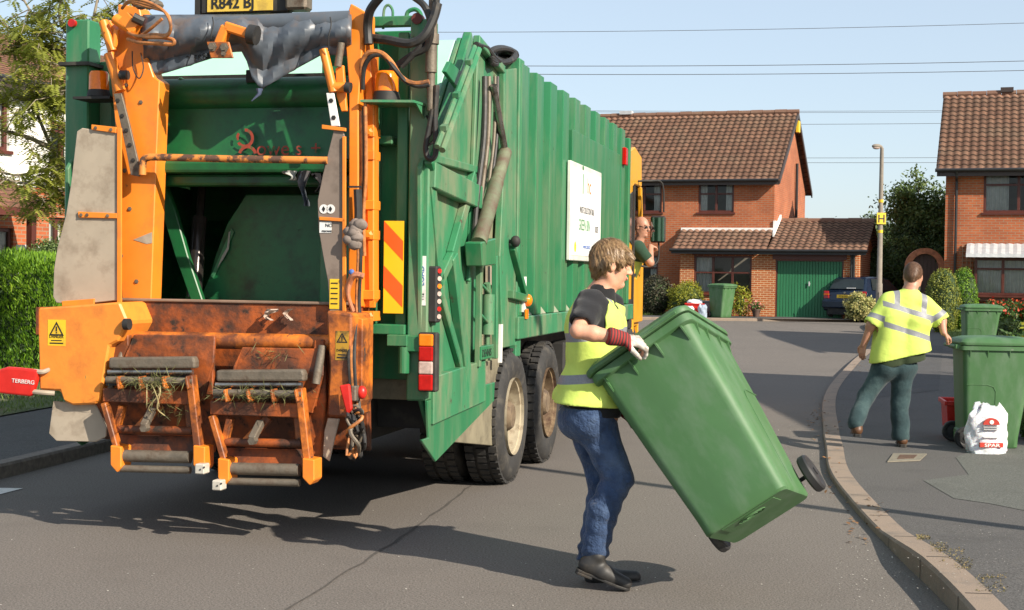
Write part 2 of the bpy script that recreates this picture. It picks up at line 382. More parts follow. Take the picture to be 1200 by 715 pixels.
# grass as stuff
def grass(name, label, poly, n, h, zf, mat=F_grass, seed=3):
    g = np.random.default_rng(seed); xs = [p[0] for p in poly]; ys = [p[1] for p in poly]; P = []
    from mathutils.geometry import intersect_point_tri_2d
    while len(P) < n:
        x = g.uniform(min(xs), max(xs)); y = g.uniform(min(ys), max(ys)); ins = False; j = len(poly)-1
        for i in range(len(poly)):
            if (poly[i][1] > y) != (poly[j][1] > y) and x < (poly[j][0]-poly[i][0])*(y-poly[i][1])/(poly[j][1]-poly[i][1])+poly[i][0]: ins = not ins
            j = i
        if ins: P.append((x, y, zf(x, y)))
    P = np.array(P); V, F = leaves(P, h, .35, (0, 0, 1), .16, jit=.5); o = np_mesh(name, V, F, mat, None, tints(n, P, 1.2)); return setp(o, label, 'grass', kind='stuff')
_L = lambda y, o: (next(p.x for p in KL if p.y >= y)-o, y)
grass('verge_grass', 'rough grass verge behind the left footway', [_L(9, 1.95), _L(14, 1.95), _L(20, 1.95), _L(26, 1.95), (-7, 26), (-12, 20), (-11, 9)], 36000, .06, lambda x, y: rise(y)+.125)
grass('lawn_grass', 'lawn grass in front of the right brick house', [(10.4, 33.6), (22, 33.2), (28, 34), (28, 42), (13.5, 42), (11.9, 40)], 30000, .07, lambda x, y: hR(x, y)+.02)
grass('lawn_grass', 'strip of lawn under the bushes of the far house', [(0, 49.5), (6.5, 49.5), (6.5, 53), (0, 53)], 9000, .07, lambda x, y: rise(y)+.1)
# crack / tar joint in the road, utility cover, road marking, litter
M_tar = paint('tar', (.07, .062, .054), .9, var=.3, vs=30)
random.seed(3); pts = []
for k in range(41):
    t = k/40; p = Vector((-1.12, 6.6, 0)).lerp(Vector((.5, 14.6, 0)), t); p.x += .09*sin(t*5)+random.uniform(-.012, .012)-.1*sin(pi*t); pts.append(p)
m = MB()
for a, b in zip(pts, pts[1:]):
    w = random.uniform(.003, .012); m.quad((a.x-w, a.y, .004), (a.x+w, a.y, .004), (b.x+w, b.y, .004), (b.x-w, b.y, .004))
setp(m.build('road_joint', M_tar), kind='structure')
M_white = paint('road_paint', (.62, .61, .58), .7, var=.1, vs=20, dirt=(.25, .23, .2), da=(.58, .72), ds=18)
m = MB(); m.quad(*[(p.x, p.y, .005) for p in (gnd(-60, 584), gnd(0, 580), gnd(27, 573), gnd(-30, 572))]); setp(m.build('road_marking', M_white), kind='structure')
m = MB(); z = .062
pc = [gnd(x, y, .056) for x, y in ((1040, 541), (1078, 539.5), (1086, 532), (1047, 531.5))]
m.prism([(p.x, p.y, z-.012) for p in pc], (0, 0, .010)); cv = m.build('utility_cover', paint('cover_concrete', (.19, .17, .13), .9, var=.2, vs=20))
setp(cv, 'small concrete utility cover with an iron plate set in the footway', 'cover')
c0 = sum(pc, Vector())/4; m = MB(); m.prism([((c0+(p-c0)*.52).x, (c0+(p-c0)*.52).y, z-.004) for p in pc], (0, 0, .005)); m.build('iron_plate', paint('cast_iron', (.10, .055, .035), .8, var=.4, vs=40), cv)
def litter(name, label, n, boxes, mat, size, z=lambda x, y: .003, seed=5, flat=.2):
    g = np.random.default_rng(seed); P = []
    for k in range(n):
        b = boxes[g.integers(len(boxes))]; p = gnd(g.uniform(b[0], b[2]), g.uniform(b[1], b[3]), .05 if b[0] > 1000 else 0); P.append((p.x, p.y, z(p.x, p.y)))
    P = np.array(P); d = g.normal(size=(n, 3)); d[:, 2] *= .12; d /= np.linalg.norm(d, axis=1, keepdims=True); e = np.cross(d, (0, 0, 1.))+g.normal(size=(n, 3))*.12
    s = size*g.uniform(.4, 1.3, (n, 1)); up = np.array([0, 0, 1.])
    V = np.stack([P, P+d*s*.5+e*s*.35+up*s*flat, P+d*s+up*s*.1, P+d*s*.5-e*s*.35+up*s*flat*.3], 1).reshape(-1, 3); V[:, 2] = np.maximum(V[:, 2], np.repeat(P[:, 2], 4)+.001)
    return setp(np_mesh(name, V, np.arange(4*n).reshape(-1, 4), mat, None, g.random(n)), label, 'litter', kind='stuff')
litter('fallen_leaves', 'dry brown leaves gathered along the right kerb', 240, [(950, 470, 972, 520), (945, 480, 966, 500), (990, 590, 1040, 640), (1000, 430, 1025, 445), (960, 500, 985, 590)], F_dry, .035, lambda x, y: .004 if x < kx(y) else hR(x, y)+.002)
litter('grit', 'pale grit and chips scattered on the road', 900, [(0, 590, 1080, 714), (740, 400, 960, 600), (980, 600, 1100, 714), (900, 440, 970, 600)], paint('pale_grit', (.5, .47, .42), .9), .011, lambda x, y: .002)
litter('grit', 'pale grit scattered on the right footway', 330, [(1100, 560, 1199, 714), (1040, 600, 1199, 714), (990, 440, 1100, 540), (1060, 640, 1199, 700)], paint('pale_grit', (.42, .40, .36), .9), .008, lambda x, y: hR(x, y)+.002, 8)
litter('kerb_weeds', 'dry moss and weeds along the back of the kerb', 700, [(1075, 630, 1090, 640), (1090, 645, 1110, 662), (1120, 670, 1140, 685), (1145, 690, 1180, 712), (1100, 655, 1130, 675)], foliage('dry_moss', (.10, .10, .03), (.24, .18, .08), None, .1), .011, lambda x, y: hR(x, y)+.001, 9, .6)
# ================================================================== HOUSES
def brick(name, c1, c2, mort, sx=1.0):
    N = NT(name); tc = N.obj(); sep = N.n('SeparateXYZ'); N.l(tc, sep.inputs[0]); geo = N.n('TexCoord'); sn = N.n('SeparateXYZ'); N.l(geo.outputs['Normal'], sn.inputs[0])
    isx = N.math('GREATER_THAN', N.math('ABSOLUTE', sn.outputs[0]), .6)
    ua = N.math('ADD', N.math('MULTIPLY', sep.outputs[0], N.math('SUBTRACT', 1., isx)), N.math('MULTIPLY', sep.outputs[1], isx))
    cb = N.n('CombineXYZ'); N.l(ua, cb.inputs[0]); N.l(sep.outputs[2], cb.inputs[1])
    b = N.n('TexBrick'); N.l(cb.outputs[0], b.inputs['Vector']); b.inputs['Scale'].default_value = 1; b.inputs['Brick Width'].default_value = .225; b.inputs['Row Height'].default_value = .075
    b.inputs['Mortar Size'].default_value = .011; b.inputs['Mortar Smooth'].default_value = .2; b.inputs['Bias'].default_value = -.1
    b.inputs['Color1'].default_value = (*c1, 1); b.inputs['Color2'].default_value = (*c2, 1); b.inputs['Mortar'].default_value = (*mort, 1)
    w = N.noise(.9, 5, .6, vec=cb.outputs[0]); c = N.mix(N.ramp(w, .3, .7), b.outputs[0], N.mix(1., b.outputs[0], (.62, .58, .58), 'MULTIPLY'))
    c = N.mix(N.ramp(N.noise(14, 2, .6, vec=cb.outputs[0], stretch=(.33, 1, 1)), .55, .75), c, N.mix(1., b.outputs[0], (.72, .62, .6), 'MULTIPLY'))
    N.col(c); N.rough(.9); N.bump(b.outputs['Fac'], -.4, .01); return N.m
M_br = brick('red_brick', (.50, .130, .042), (.38, .092, .032), (.36, .23, .14))
M_brp = brick('pale_jointed_brick', (.52, .145, .035), (.40, .095, .025), (.66, .48, .28))
def tilemat(name, c0, c1, moss):
    N = NT(name); t = N.attr('tint'); c = N.mix(t, c0, c1); lap_shade = N.math('LESS_THAN', t, -.5); w = N.noise(1.1, 5, .65); c = N.mix(N.math('MULTIPLY', N.ramp(w, .48, .72), .55), c, moss)
    c = N.mix(N.ramp(N.noise(30, 3, .7), .6, .8), c, sc(moss, 1.4)); c = N.mix(lap_shade, c, (.062, .038, .026)); N.col(c); N.rough(.85); return N.m  # riser faces painted dark, standing in for shade under each tile lap
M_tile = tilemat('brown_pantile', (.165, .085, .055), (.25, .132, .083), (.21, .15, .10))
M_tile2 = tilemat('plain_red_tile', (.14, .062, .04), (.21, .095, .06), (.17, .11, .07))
M_frame = paint('mahogany_stain', (.085, .022, .014), .4, var=.2)
M_black = paint('black_plastic', (.015, .015, .016), .4)
M_bargeb = paint('dark_fascia', (.045, .03, .025), .5)
M_lead = paint('white_lead', (.46, .47, .48), .45, var=.15, vs=6)
M_cur = paint('net_curtain', (.72, .70, .64), .9, var=.12, vs=6)
M_inner = paint('room_wall', (.22, .19, .15), .9)
M_render = paint('white_render', (.80, .78, .72), .9, var=.04, dirt=(.6, .57, .5), da=(.6, .8), ds=1.2)
M_winwhite = paint('upvc_white', (.7, .7, .69), .4)
M_gdoor = paint('green_steel_door', (.02, .15, .062), .5, var=.15, vs=2, st=(1, 1, .3))
N = NT('window_glass'); fr = N.n('Fresnel'); fr.inputs[0].default_value = 1.5; gl = N.n('BsdfGlossy'); gl.inputs['Roughness'].default_value = .03; tr = N.n('BsdfTransparent'); tr.inputs[0].default_value = (.75, .78, .78, 1)
ms = N.n('MixShader'); N.l(N.math('ADD', fr.outputs[0], .0), ms.inputs[0]); N.l(tr.outputs[0], ms.inputs[1]); N.l(gl.outputs[0], ms.inputs[2]); N.l(ms.outputs[0], N.out.inputs[0]); M_glass = N.m
def wall(mb, x0, x1, z0, z1, y, holes=(), dep=.12, ax='x'):
    """wall in plane y with rectangular holes and reveals; ax='y' swaps x and y"""
    T = (lambda x, yy, z: (x, yy, z)) if ax == 'x' else (lambda x, yy, z: (yy, x, z))
    xs = sorted({x0, x1, *[h[0] for h in holes], *[h[1] for h in holes]}); zs = sorted({z0, z1, *[h[2] for h in holes], *[h[3] for h in holes]})
    for a, b in zip(xs, xs[1:]):
        for c, d in zip(zs, zs[1:]):
            if any(h[0] <= a and b <= h[1] and h[2] <= c and d <= h[3] for h in holes): continue
            mb.quad(T(a, y, c), T(b, y, c), T(b, y, d), T(a, y, d))
    for h in holes:
        a, b, c, d = h[:4]; y2 = y+dep
        mb.quad(T(a, y, c), T(a, y2, c), T(a, y2, d), T(a, y, d)); mb.quad(T(b, y, c), T(b, y2, c), T(b, y2, d), T(b, y, d))
        mb.quad(T(a, y, c), T(b, y, c), T(b, y2, c), T(a, y2, c)); mb.quad(T(a, y, d), T(b, y, d), T(b, y2, d), T(a, y2, d))
def window(par, x0, x1, z0, z1, y, cols=2, rows=1, mat=None, transom=None, curtain='sides', sill=True, fw=.07, ax='x', label=None, gr=None):
    mat = mat or M_frame; s = 1
    def bx(m, a, b, c, d, e, f):
        if ax == 'x': m.box(a, b, c, d, e, f)
        else: m.box(c, d, a, b, e, f)
    f = MB(); ya, yb = y+.05*s, y+.115*s
    ya, yb = min(ya, yb), max(ya, yb)
    bx(f, x0, x0+fw, ya, yb, z0, z1); bx(f, x1-fw, x1, ya, yb, z0, z1); bx(f, x0+fw, x1-fw, ya, yb, z0, z0+fw); bx(f, x0+fw, x1-fw, ya, yb, z1-fw, z1)
    W = (x1-x0)/cols
    for i in range(1, cols): bx(f, x0+W*i-fw*.6, x0+W*i+fw*.6, ya, yb, z0+fw, z1-fw)
    if transom:
        for i in range(cols): bx(f, x0+W*i+(fw if i == 0 else fw*.6), x0+W*(i+1)-(fw if i == cols-1 else fw*.6), ya+.004, yb-.004, transom-.03, transom+.03)
    fo = f.build('window', mat, par, bevel=.006)
    p = MB(); yy = y+.085
    if ax == 'x': p.quad((x0+.02, yy, z0+.02), (x1-.02, yy, z0+.02), (x1-.02, yy, z1-.02), (x0+.02, yy, z1-.02))
    else: p.quad((yy, x0+.02, z0+.02), (yy, x1-.02, z0+.02), (yy, x1-.02, z1-.02), (yy, x0+.02, z1-.02))
    p.build('pane', M_glass, fo)
    if sill:
        q = MB(); bx(q, x0-.06, x1+.06, y-.06, y+.05, z0-.07, z0-.004); q.build('sill', mat, fo, bevel=.006)
    if curtain:
        c = MB(); yc = y+.16
        spans = {'sides': [(0, .24), (.76, 1)], 'full': [(0, 1)], 'left': [(0, .3)], 'blind': [(0, 1)]}[curtain]
        for a, b in spans:
            xa, xb = x0+(x1-x0)*a, x0+(x1-x0)*b; n = max(int((xb-xa)/.02), 6); vs = []
            for i in range(n+1):
                xx = xa+(xb-xa)*i/n; w = .025*sin(i*1.15)
                for zz in (z0+.03, z1): vs.append((xx, yc+w, zz) if ax == 'x' else (yc+w, xx, zz))
            c.add(vs, [(2*i, 2*i+2, 2*i+3, 2*i+1) for i in range(n)])
        c.build('curtain', M_cur, fo, smooth=True)
    return fo
def tiles(name, par, o, u, L, v, S, mat, tw=.235, th=.30, amp=.024, edge=.05, seed=0, plain=False):
    """roof covering as real tile relief; o lower-left corner, u along eaves, v up the slope"""
    o, u, v = Vector(o), Vector(u).normalized(), Vector(v).normalized(); n = u.cross(v).normalized()
    if n.z < 0: n = -n
    nc = max(int(round(L/tw)), 1); nr = max(int(round(S/th)), 1); k = 3 if plain else 6; xs = np.linspace(0, L, nc*k+1); wv = amp*np.array([-1, .2, .9, 1., .5, -.9])[np.arange(nc*k+1) % 6] if not plain else ((np.arange(nc*k+1) % k == 0)*-.012)
    V = []; 
    for r in range(nr):
        for q, hh in ((r*S/nr-.02, edge), ((r+1)*S/nr, 0.0)):
            for x, w in zip(xs, wv): V.append(tuple(o+u*x+v*q+n*(w+hh+.03)))
    nx = len(xs); F = []; t = []; g = np.random.default_rng(seed)
    for r in range(nr):
        tr = g.random(nc+1); sh = (r % 2)*(k//2) if plain else 0
        for i in range(nx-1): F.append(((2*r)*nx+i, (2*r)*nx+i+1, (2*r+1)*nx+i+1, (2*r+1)*nx+i)); t.append(tr[min((i+sh)//k, nc)])
        if r < nr-1:
            for i in range(nx-1): F.append(((2*r+1)*nx+i, (2*r+1)*nx+i+1, (2*r+2)*nx+i+1, (2*r+2)*nx+i)); t.append(-1.)  # negative tint marks risers for the painted shade line
    # drip edge
    b = len(V)
    for x in xs: V.append(tuple(o+u*x-n*.03))
    for i in range(nx-1): F.append((b+i, b+i+1, i+1, i)); t.append(.1)
    ob = np_mesh(name, np.array(V), np.array(F), mat, par, t); return ob
def ridge(par, a, b, mat):
    m = MB(); a, b = Vector(a), Vector(b); L = (b-a).length; n = int(L/.45); d = (b-a).normalized()
    for i in range(n): m.tube([a+d*(i*L/n), a+d*((i+1)*L/n-.01)], [.105+.012*(i % 2)]*2, 8)
    return m.build('ridge_tiles', mat, par, smooth=True)
# ---- the house across the end of the road
HA = radians(-19)
o0 = gnd(905, 374.6, .19); bc = onY(905, 374, 51.2)
H1 = thing('brick_house', 'detached red brick house with brown pantiled roof and attached green-door garage', 'house', (bc.x, bc.y, .19), HA)
wl, D1, EV, RZ = 7.35, 8.2, 5.12, 7.75     # main block: x -wl..0, y 0..D1
m = MB(); up1 = (-2.75, -1.45, 3.78, 4.9); up0 = (-5.45, -4.1, 3.78, 4.9); dn0 = (-5.5, -4.2, 1.05, 2.2)
wall(m, -wl, 0, -.3, EV-.03, 0, [up1, up0, dn0]); wall(m, 0, D1, -.3, EV, 0, [(3.9, 4.3, 2.3, 3.35)], dep=-.12, ax='y')
m.quad((-wl, 0, -.3), (-wl, D1, -.3), (-wl, D1, EV), (-wl, 0, EV)); m.quad((-wl, D1, -.3), (0, D1, -.3), (0, D1, EV), (-wl, D1, EV))
for x in (0, -wl): m.add([(x, 0, EV), (x, D1, EV), (x, D1/2, RZ)], [(0, 1, 2)])
m.build('wall', M_br, H1)
m = MB(); m.box(-wl+.3, -.3, 3, 3.1, 0, EV); m.box(-wl+.3, -.3, .3, 3, 2.6, 2.7); m.build('room_wall', M_inner, H1)
m = MB(); m.box(-3.0, -.2, -.5, -.45, 0, 2.55); m.build('bay_room_wall', M_inner, H1)
window(H1, *up1, 0, 2, 1, transom=4.45); window(H1, *up0, 0, 2, 1, transom=4.45); window(H1, *dn0, 0, 2, 1, transom=1.75)
sv = Vector((0, D1/2, RZ-EV)); S1 = sv.length
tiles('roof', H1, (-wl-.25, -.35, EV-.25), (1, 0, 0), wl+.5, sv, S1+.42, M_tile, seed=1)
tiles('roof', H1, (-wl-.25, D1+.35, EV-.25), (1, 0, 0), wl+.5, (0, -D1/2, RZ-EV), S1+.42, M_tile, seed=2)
ridge(H1, (-wl-.27, D1/2, RZ+.05), (.27, D1/2, RZ+.05), M_tile)
m = MB(); m.box(-wl-.2, .2, -.37, -.33, EV-.38, EV-.2); m.build('fascia', M_bargeb, H1)
m = MB(); m.tube([(-wl-.2, -.43, EV-.22), (.2, -.43, EV-.22)], .055, 8); m.build('gutter', M_black, H1, smooth=True)
for sgn in (0, 1):
    y1 = -.38 if sgn == 0 else D1+.38; m = MB(); m.prism([(.2, y1, EV-.36), (.2, y1, EV-.16), (.2, D1/2, RZ+.06), (.2, D1/2, RZ-.16)], (.05, 0, 0)); m.build('bargeboard', M_bargeb, H1)
m = MB(); m.tube([(.09, 5.0, 2.3), (.09, 5.0, 5.9)], .055, 8); m.build('flue_pipe', M_black, H1)
m = MB(); m.box(.16, .30, D1/2-.2, D1/2+.12, RZ-.75, RZ-.3); m.build('alarm_box', paint('yellow_plastic', (.7, .5, .03), .4), H1, bevel=.02)
m = MB(); m.box(-wl+.55, -wl+1.05, D1/2-.15, D1/2+.15, RZ+.1, RZ+.24); m.build('roof_vent', M_lead, H1)
m = MB(); m.box(.001, .03, 3.9, 4.3, 2.3, 3.35); m.build('window', M_frame, H1)
# porch / bay and garage block in front (y -1.35..0)
GX0, GX1, GY = -3.1, 3.12, -1.3; GE = 2.5
m = MB(); bay = (-2.6, -.55, .85, 2.2); gd = (.28, 2.6, 0.02, 2.08)
wall(m, GX0, GX1, -.3, GE, GY, [bay, gd], dep=.2)
m.quad((GX0, GY, -.3), (GX0, -.003, -.3), (GX0, -.003, GE), (GX0, GY, GE)); m.quad((GX1, GY, -.3), (GX1, 5, -.3), (GX1, 5, GE+.3), (GX1, GY, GE)); m.quad((.003, 5, -.3), (GX1, 5, -.3), (GX1, 5, GE), (.003, 5, GE))
m.add([(GX0, GY, GE), (GX0, -.003, GE), (GX0, -.003, GE+.6)], [(0, 1, 2)]); m.add([(GX1, GY, GE), (GX1, GY+2.64, GE+1.0), (GX1, 4, GE), (GX1, 4, GE-.1), (GX1, GY, GE-.1)], [(0, 1, 2, 3, 4)])
m.build('garage_wall', M_brp, H1)
window(H1, *bay, GY, 3, 1, transom=1.6, curtain='left')
m = MB(); m.box(-2.65, -.5, GY-.03, GY+.03, 2.22, GE-.02); m.box(gd[0]-.1, gd[1]+.1, GY-.03, GY+.03, gd[3]+.005, GE-.02); m.build('timber_lintel', M_frame, H1)
gdm = MB(); x = gd[0]+.05; n = 22; w = (gd[1]-gd[0]-.1)/n
for i in range(n): gdm.box(x+i*w+.008, x+(i+1)*w-.008, GY+.09, GY+.125, .04, gd[3]-.04)
gdm.box(x, x+n*w, GY+.125, GY+.15, .04, gd[3]-.04)
go = gdm.build('garage_door', M_gdoor, H1, bevel=.004); m = MB(); m.cyl(((gd[0]+gd[1])/2, GY+.09, 1.25), ((gd[0]+gd[1])/2, GY+.04, 1.25), .03); m.box((gd[0]+gd[1])/2-.02, (gd[0]+gd[1])/2+.02, GY+.03, GY+.05, 1.17, 1.33); m.build('handle', M_lead, go)
m = MB(); m.box(gd[0], gd[0]+.05, GY+.04, GY+.15, .02, gd[3]); m.box(gd[1]-.05, gd[1], GY+.04, GY+.15, .02, gd[3]); m.box(gd[0]+.05, gd[1]-.05, GY+.04, GY+.15, gd[3]-.05, gd[3]); m.build('door_frame', M_frame, H1)
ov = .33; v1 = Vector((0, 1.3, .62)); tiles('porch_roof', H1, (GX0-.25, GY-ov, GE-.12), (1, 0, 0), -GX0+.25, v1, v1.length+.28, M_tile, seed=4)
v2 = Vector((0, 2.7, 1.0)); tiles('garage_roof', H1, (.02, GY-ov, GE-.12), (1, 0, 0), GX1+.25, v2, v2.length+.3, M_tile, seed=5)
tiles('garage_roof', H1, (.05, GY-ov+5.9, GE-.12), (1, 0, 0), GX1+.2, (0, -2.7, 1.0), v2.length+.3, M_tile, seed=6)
ridge(H1, (.1, GY+2.62, GE+1.02), (GX1+.27, GY+2.62, GE+1.02), M_tile)
m = MB(); m.box(GX0-.25, 0, -.10, -.004, GE+.50, GE+.72); m.box(-.02, .05, -.06, 1.2, GE+.46, GE+.98); m.prism([(.01, -.35, GE+.40), (.01, 1.3, GE+1.10), (.01, 1.3, GE+1.25), (.01, -.35, GE+.56)], (.06, 0, 0)); m.build('lead_flashing', paint('mortar_white', (.75, .74, .71), .8, var=.12, vs=12), H1)
m = MB(); m.tube([(GX0-.3, GY-.39, GE-.12), (GX1+.3, GY-.39, GE-.12)], .055, 8); m.box(GX0-.25, GX1+.25, GY-.35, GY-.31, GE-.25, GE-.1); m.build('gutter', M_black, H1)
m = MB(); m.tube([(GX1-.25, GY-.07, -.1), (GX1-.25, GY-.07, GE-.15)], .04, 8); m.tube([(2.95, GY-.07, -.1), (2.95, GY-.07, GE-.15)], .04, 8); m.build('downpipe', M_black, H1)
# ---- the right-hand brick house
hb = onY(1105, 380, 47.2); GZ = .31
H2 = thing('brick_house', 'red brick house at the right edge with white leaded bay roof above red flowers', 'house', (hb.x, hb.y, GZ), radians(-19)); H2.scale = (1.08, 1.08, 1.08)
W2, D2, E2, R2 = 9.5, 7.8, 4.72, 7.25
m = MB(); u1 = (1.1, 4.1, 3.28, 4.5); b1 = (.85, 4.1, .75, 1.85)
wall(m, 0, W2, -.4, E2-.03, 0, [u1, b1]); m.quad((0, 0, -.4), (0, D2, -.4), (0, D2, E2), (0, 0, E2)); m.quad((W2, 0, -.4), (W2, D2, -.4), (W2, D2, E2), (W2, 0, E2)); m.quad((0, D2, -.4), (W2, D2, -.4), (W2, D2, E2), (0, D2, E2))
for x in (0, W2): m.add([(x, 0, E2), (x, D2, E2), (x, D2/2, R2)], [(0, 1, 2)])
m.build('wall', M_br, H2); m = MB(); m.box(.3, W2-.3, 2.5, 2.6, 0, E2); m.box(.3, W2-.3, .3, 2.5, 2.6, 2.7); m.build('room_wall', M_inner, H2)
window(H2, *u1, 0, 3, 1, transom=4.12, curtain='sides')
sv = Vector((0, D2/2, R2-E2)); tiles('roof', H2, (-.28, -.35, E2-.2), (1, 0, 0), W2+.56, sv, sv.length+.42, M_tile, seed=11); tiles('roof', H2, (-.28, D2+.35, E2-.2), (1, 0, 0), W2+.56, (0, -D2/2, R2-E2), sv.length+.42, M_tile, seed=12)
ridge(H2, (-.3, D2/2, R2+.08), (W2+.3, D2/2, R2+.08), M_tile)
m = MB(); m.box(-.25, W2+.25, -.37, -.33, E2-.36, E2-.15); m.build('fascia', M_bargeb, H2)
m = MB(); m.tube([(-.3, -.43, E2-.18), (W2+.3, -.43, E2-.18)], .055, 8); m.tube([(.32, -.43, E2-.2), (.32, -.3, E2-.38), (.32, -.07, E2-.5), (.32, -.07, -.3)], .04, 8); m.build('gutter', M_black, H2)
m = MB(); m.prism([(-.24, -.38, E2-.33), (-.24, -.38, E2-.12), (-.24, D2/2, R2+.06), (-.24, D2/2, R2-.16)], (.05, 0, 0)); m.build('bargeboard', M_bargeb, H2)
m = MB(); m.box(1.5, 1.9, D2/2-.15, D2/2+.15, R2+.12, R2+.27); m.build('roof_vent', M_bargeb, H2)
# bay
m = MB(); BY = -.62; m.box(.9, 4.05, BY+.05, -.003, .62, .78); m.box(1.2, 3.8, BY+.2, -.003, -.4, .62); m.build('bay_base', M_frame, H2)
bw = window(H2, .9, 4.1, .8, 1.9, BY, 4, 1, transom=1.58, curtain='full')
m = MB(); m.box(.9, .97, BY+.115, -.003, .8, 1.9); m.box(4.03, 4.1, BY+.115, -.003, .8, 1.9); m.build('bay_cheek', M_frame, H2)
m = MB(); m.prism([(.65, BY-.25, 1.93), (4.4, BY-.25, 1.93), (4.4, BY-.25, 1.98), (.65, BY-.25, 1.98)], (0, .02, 0))
nn = 34; vs = []
for i in range(nn+1):
    x = .65+3.75*i/nn; w = .02*(i % 2); vs += [(x, BY-.28, 1.92+w*.2), (x, BY-.25, 2.02+w), (x, -.01, 2.34+w)]
m.add(vs, [(3*i+k, 3*i+3+k, 3*i+4+k, 3*i+1+k) for i in range(nn) for k in (0, 1)]); m.build('bay_roof', M_lead, H2)
m = MB()
for k in range(6): m.cyl((1.3+k*.48, BY+.32, .82), (1.3+k*.48, BY+.32, .9), .05); 
for k in range(6): m.ell((1.3+k*.48, BY+.32, .96), (.075, .05, .07), 8, 6)
m.build('ornaments', paint('blue_white_china', (.5, .55, .62), .3), bw)
m = MB(); 
for i in range(4): m.box(.52+i*.12, .54+i*.12, -.04, -.015, 1.1, 2.3)
for i in range(9): m.box(.5, .92, -.06, -.04, 1.12+i*.14, 1.14+i*.14)
m.build('trellis', paint('trellis_wood', (.35, .2, .12), .8), H2)
m = MB()
for k in range(26):
    a = random.uniform(0, 6.28); r = random.uniform(0, .16); m.ell((2.6+cos(a)*r, .35, 3.75+sin(a)*r*.8), (.05, .05, .05), 6, 4)
m.build('flower_vase', F_red, H2)
# arched garden gate wall beside the house
ga = onY(1082, 380, 48.8); AR = thing('garden_gateway', 'round brick arch with a dark timber gate beside the right brick house', 'gateway', (ga.x, ga.y, GZ-.1), radians(-8)); AR.scale = (1.08, 1.08, 1.08)
m = MB(); ro, ri, n = .60, .42, 20; zc = 1.72
for i in range(n):
    a0, a1 = pi*i/n, pi*(i+1)/n; q = [(ri*cos(a0), -.12, zc+ri*sin(a0)), (ro*cos(a0), -.12, zc+ro*sin(a0)), (ro*cos(a1), -.12, zc+ro*sin(a1)), (ri*cos(a1), -.12, zc+ri*sin(a1))]; m.prism(q, (0, .24, 0))
m.box(-ro, -ri, -.12, .12, -.3, zc); m.box(ri, ro, -.12, .12, -.3, zc); m.build('brick_arch', paint('arch_brick', (.40, .16, .08), .9, var=.35, vs=9), AR)
m = MB()
for k in range(7):
    x0 = -ri+.01+k*.124; zz = zc+sqrt(max(ri**2-(x0+.06)**2, 0))-.01; m.box(x0, x0+.115, .01, .04, -.25, zz)
m.build('gate', paint('dark_timber', (.07, .045, .035), .7), AR)
m = MB(); m.box(ro+.003, 1.3, -.1, .1, -.4, 1.5); m.build('brick_wall', M_br, AR)
# ---- the white rendered house on the left
hl = onY(60, 300, 27.5); hl.z = 0
H3 = thing('rendered_house', 'white rendered house with red tiled roof behind the left hedge', 'house', (hl.x, hl.y, .15), radians(67))
# local x runs along the facade away from us (23 deg east of north); front faces the road
m = MB(); ups = [(-2.6, -1.15, 3.62, 4.62), (-.05, .72, 3.5, 4.3), (4, 5.4, 3.5, 4.4)]; dns = [(-.05, .5, 1.2, 2.45), (-2.9, -1.0, .8, 2.2)]
wall(m, -5, 7, 3.0, 5, 0, ups); m.quad((-5, 0, 3.0), (-5, 8, 3.0), (-5, 8, 5), (-5, 0, 5)); m.add([(-5, 0, 5), (-5, 8, 5), (-5, 4, 6.5)], [(0, 1, 2)]); m.quad((7, 0, -.2), (7, 8, -.2), (7, 8, 5), (7, 0, 5)); m.add([(7, 0, 5), (7, 8, 5), (7, 4, 6.5)], [(0, 1, 2)])
m.build('rendered_wall', M_render, H3); m = MB(); wall(m, -5, 7, -.3, 3.0, .02, [(a, b, c, d) for a, b, c, d in dns]); m.quad((-5, .02, -.3), (-5, 8, -.3), (-5, 8, 3.0), (-5, .02, 3.0)); m.build('brick_wall', M_br, H3)
m = MB(); m.box(-4.7, 6.7, 2.4, 2.5, 0, 5); m.build('room_wall', M_inner, H3)
for w in ups: window(H3, *w, 0, 2, 1, curtain='sides', transom=w[2]+.6, mat=M_frame)
for w in dns: window(H3, *w, .02, 2, 1, curtain='full', mat=M_frame)
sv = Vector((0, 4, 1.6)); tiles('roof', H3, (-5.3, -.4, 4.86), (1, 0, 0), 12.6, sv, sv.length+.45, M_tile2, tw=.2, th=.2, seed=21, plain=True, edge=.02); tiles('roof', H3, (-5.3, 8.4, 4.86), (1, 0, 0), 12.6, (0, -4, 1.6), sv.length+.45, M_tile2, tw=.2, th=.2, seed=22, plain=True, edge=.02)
m = MB(); m.box(-5.2, 7.2, -.42, -.37, 4.72, 4.9); m.build('fascia', M_bargeb, H3); m = MB(); m.tube([(-5.2, -.47, 4.86), (7.2, -.47, 4.86)], .055, 8); m.build('gutter', M_black, H3)
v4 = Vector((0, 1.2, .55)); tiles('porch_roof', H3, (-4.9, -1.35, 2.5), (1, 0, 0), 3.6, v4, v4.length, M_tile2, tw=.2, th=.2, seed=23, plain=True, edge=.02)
m = MB(); m.box(-4.9, -1.7, -1.4, -1.33, 2.37, 2.51); m.box(-1.8, -1.7, -1.3, -.01, 2.4, 2.55); m.build('porch_beam', M_frame, H3)
m = MB(); m.box(-1.95, -1.83, -1.25, -1.13, -.2, 2.38); m.box(-4.4, -4.28, -1.25, -1.13, -.2, 2.38); m.build('porch_post', M_frame, H3)
m = MB(); m.prism([(-1.0, -.05, .9), (-.75, -.4, .9), (-.75, -.4, 1.9), (-1.0, -.05, 1.9)], (.03, .03, 0)); m.build('open_casement', M_winwhite, H3)
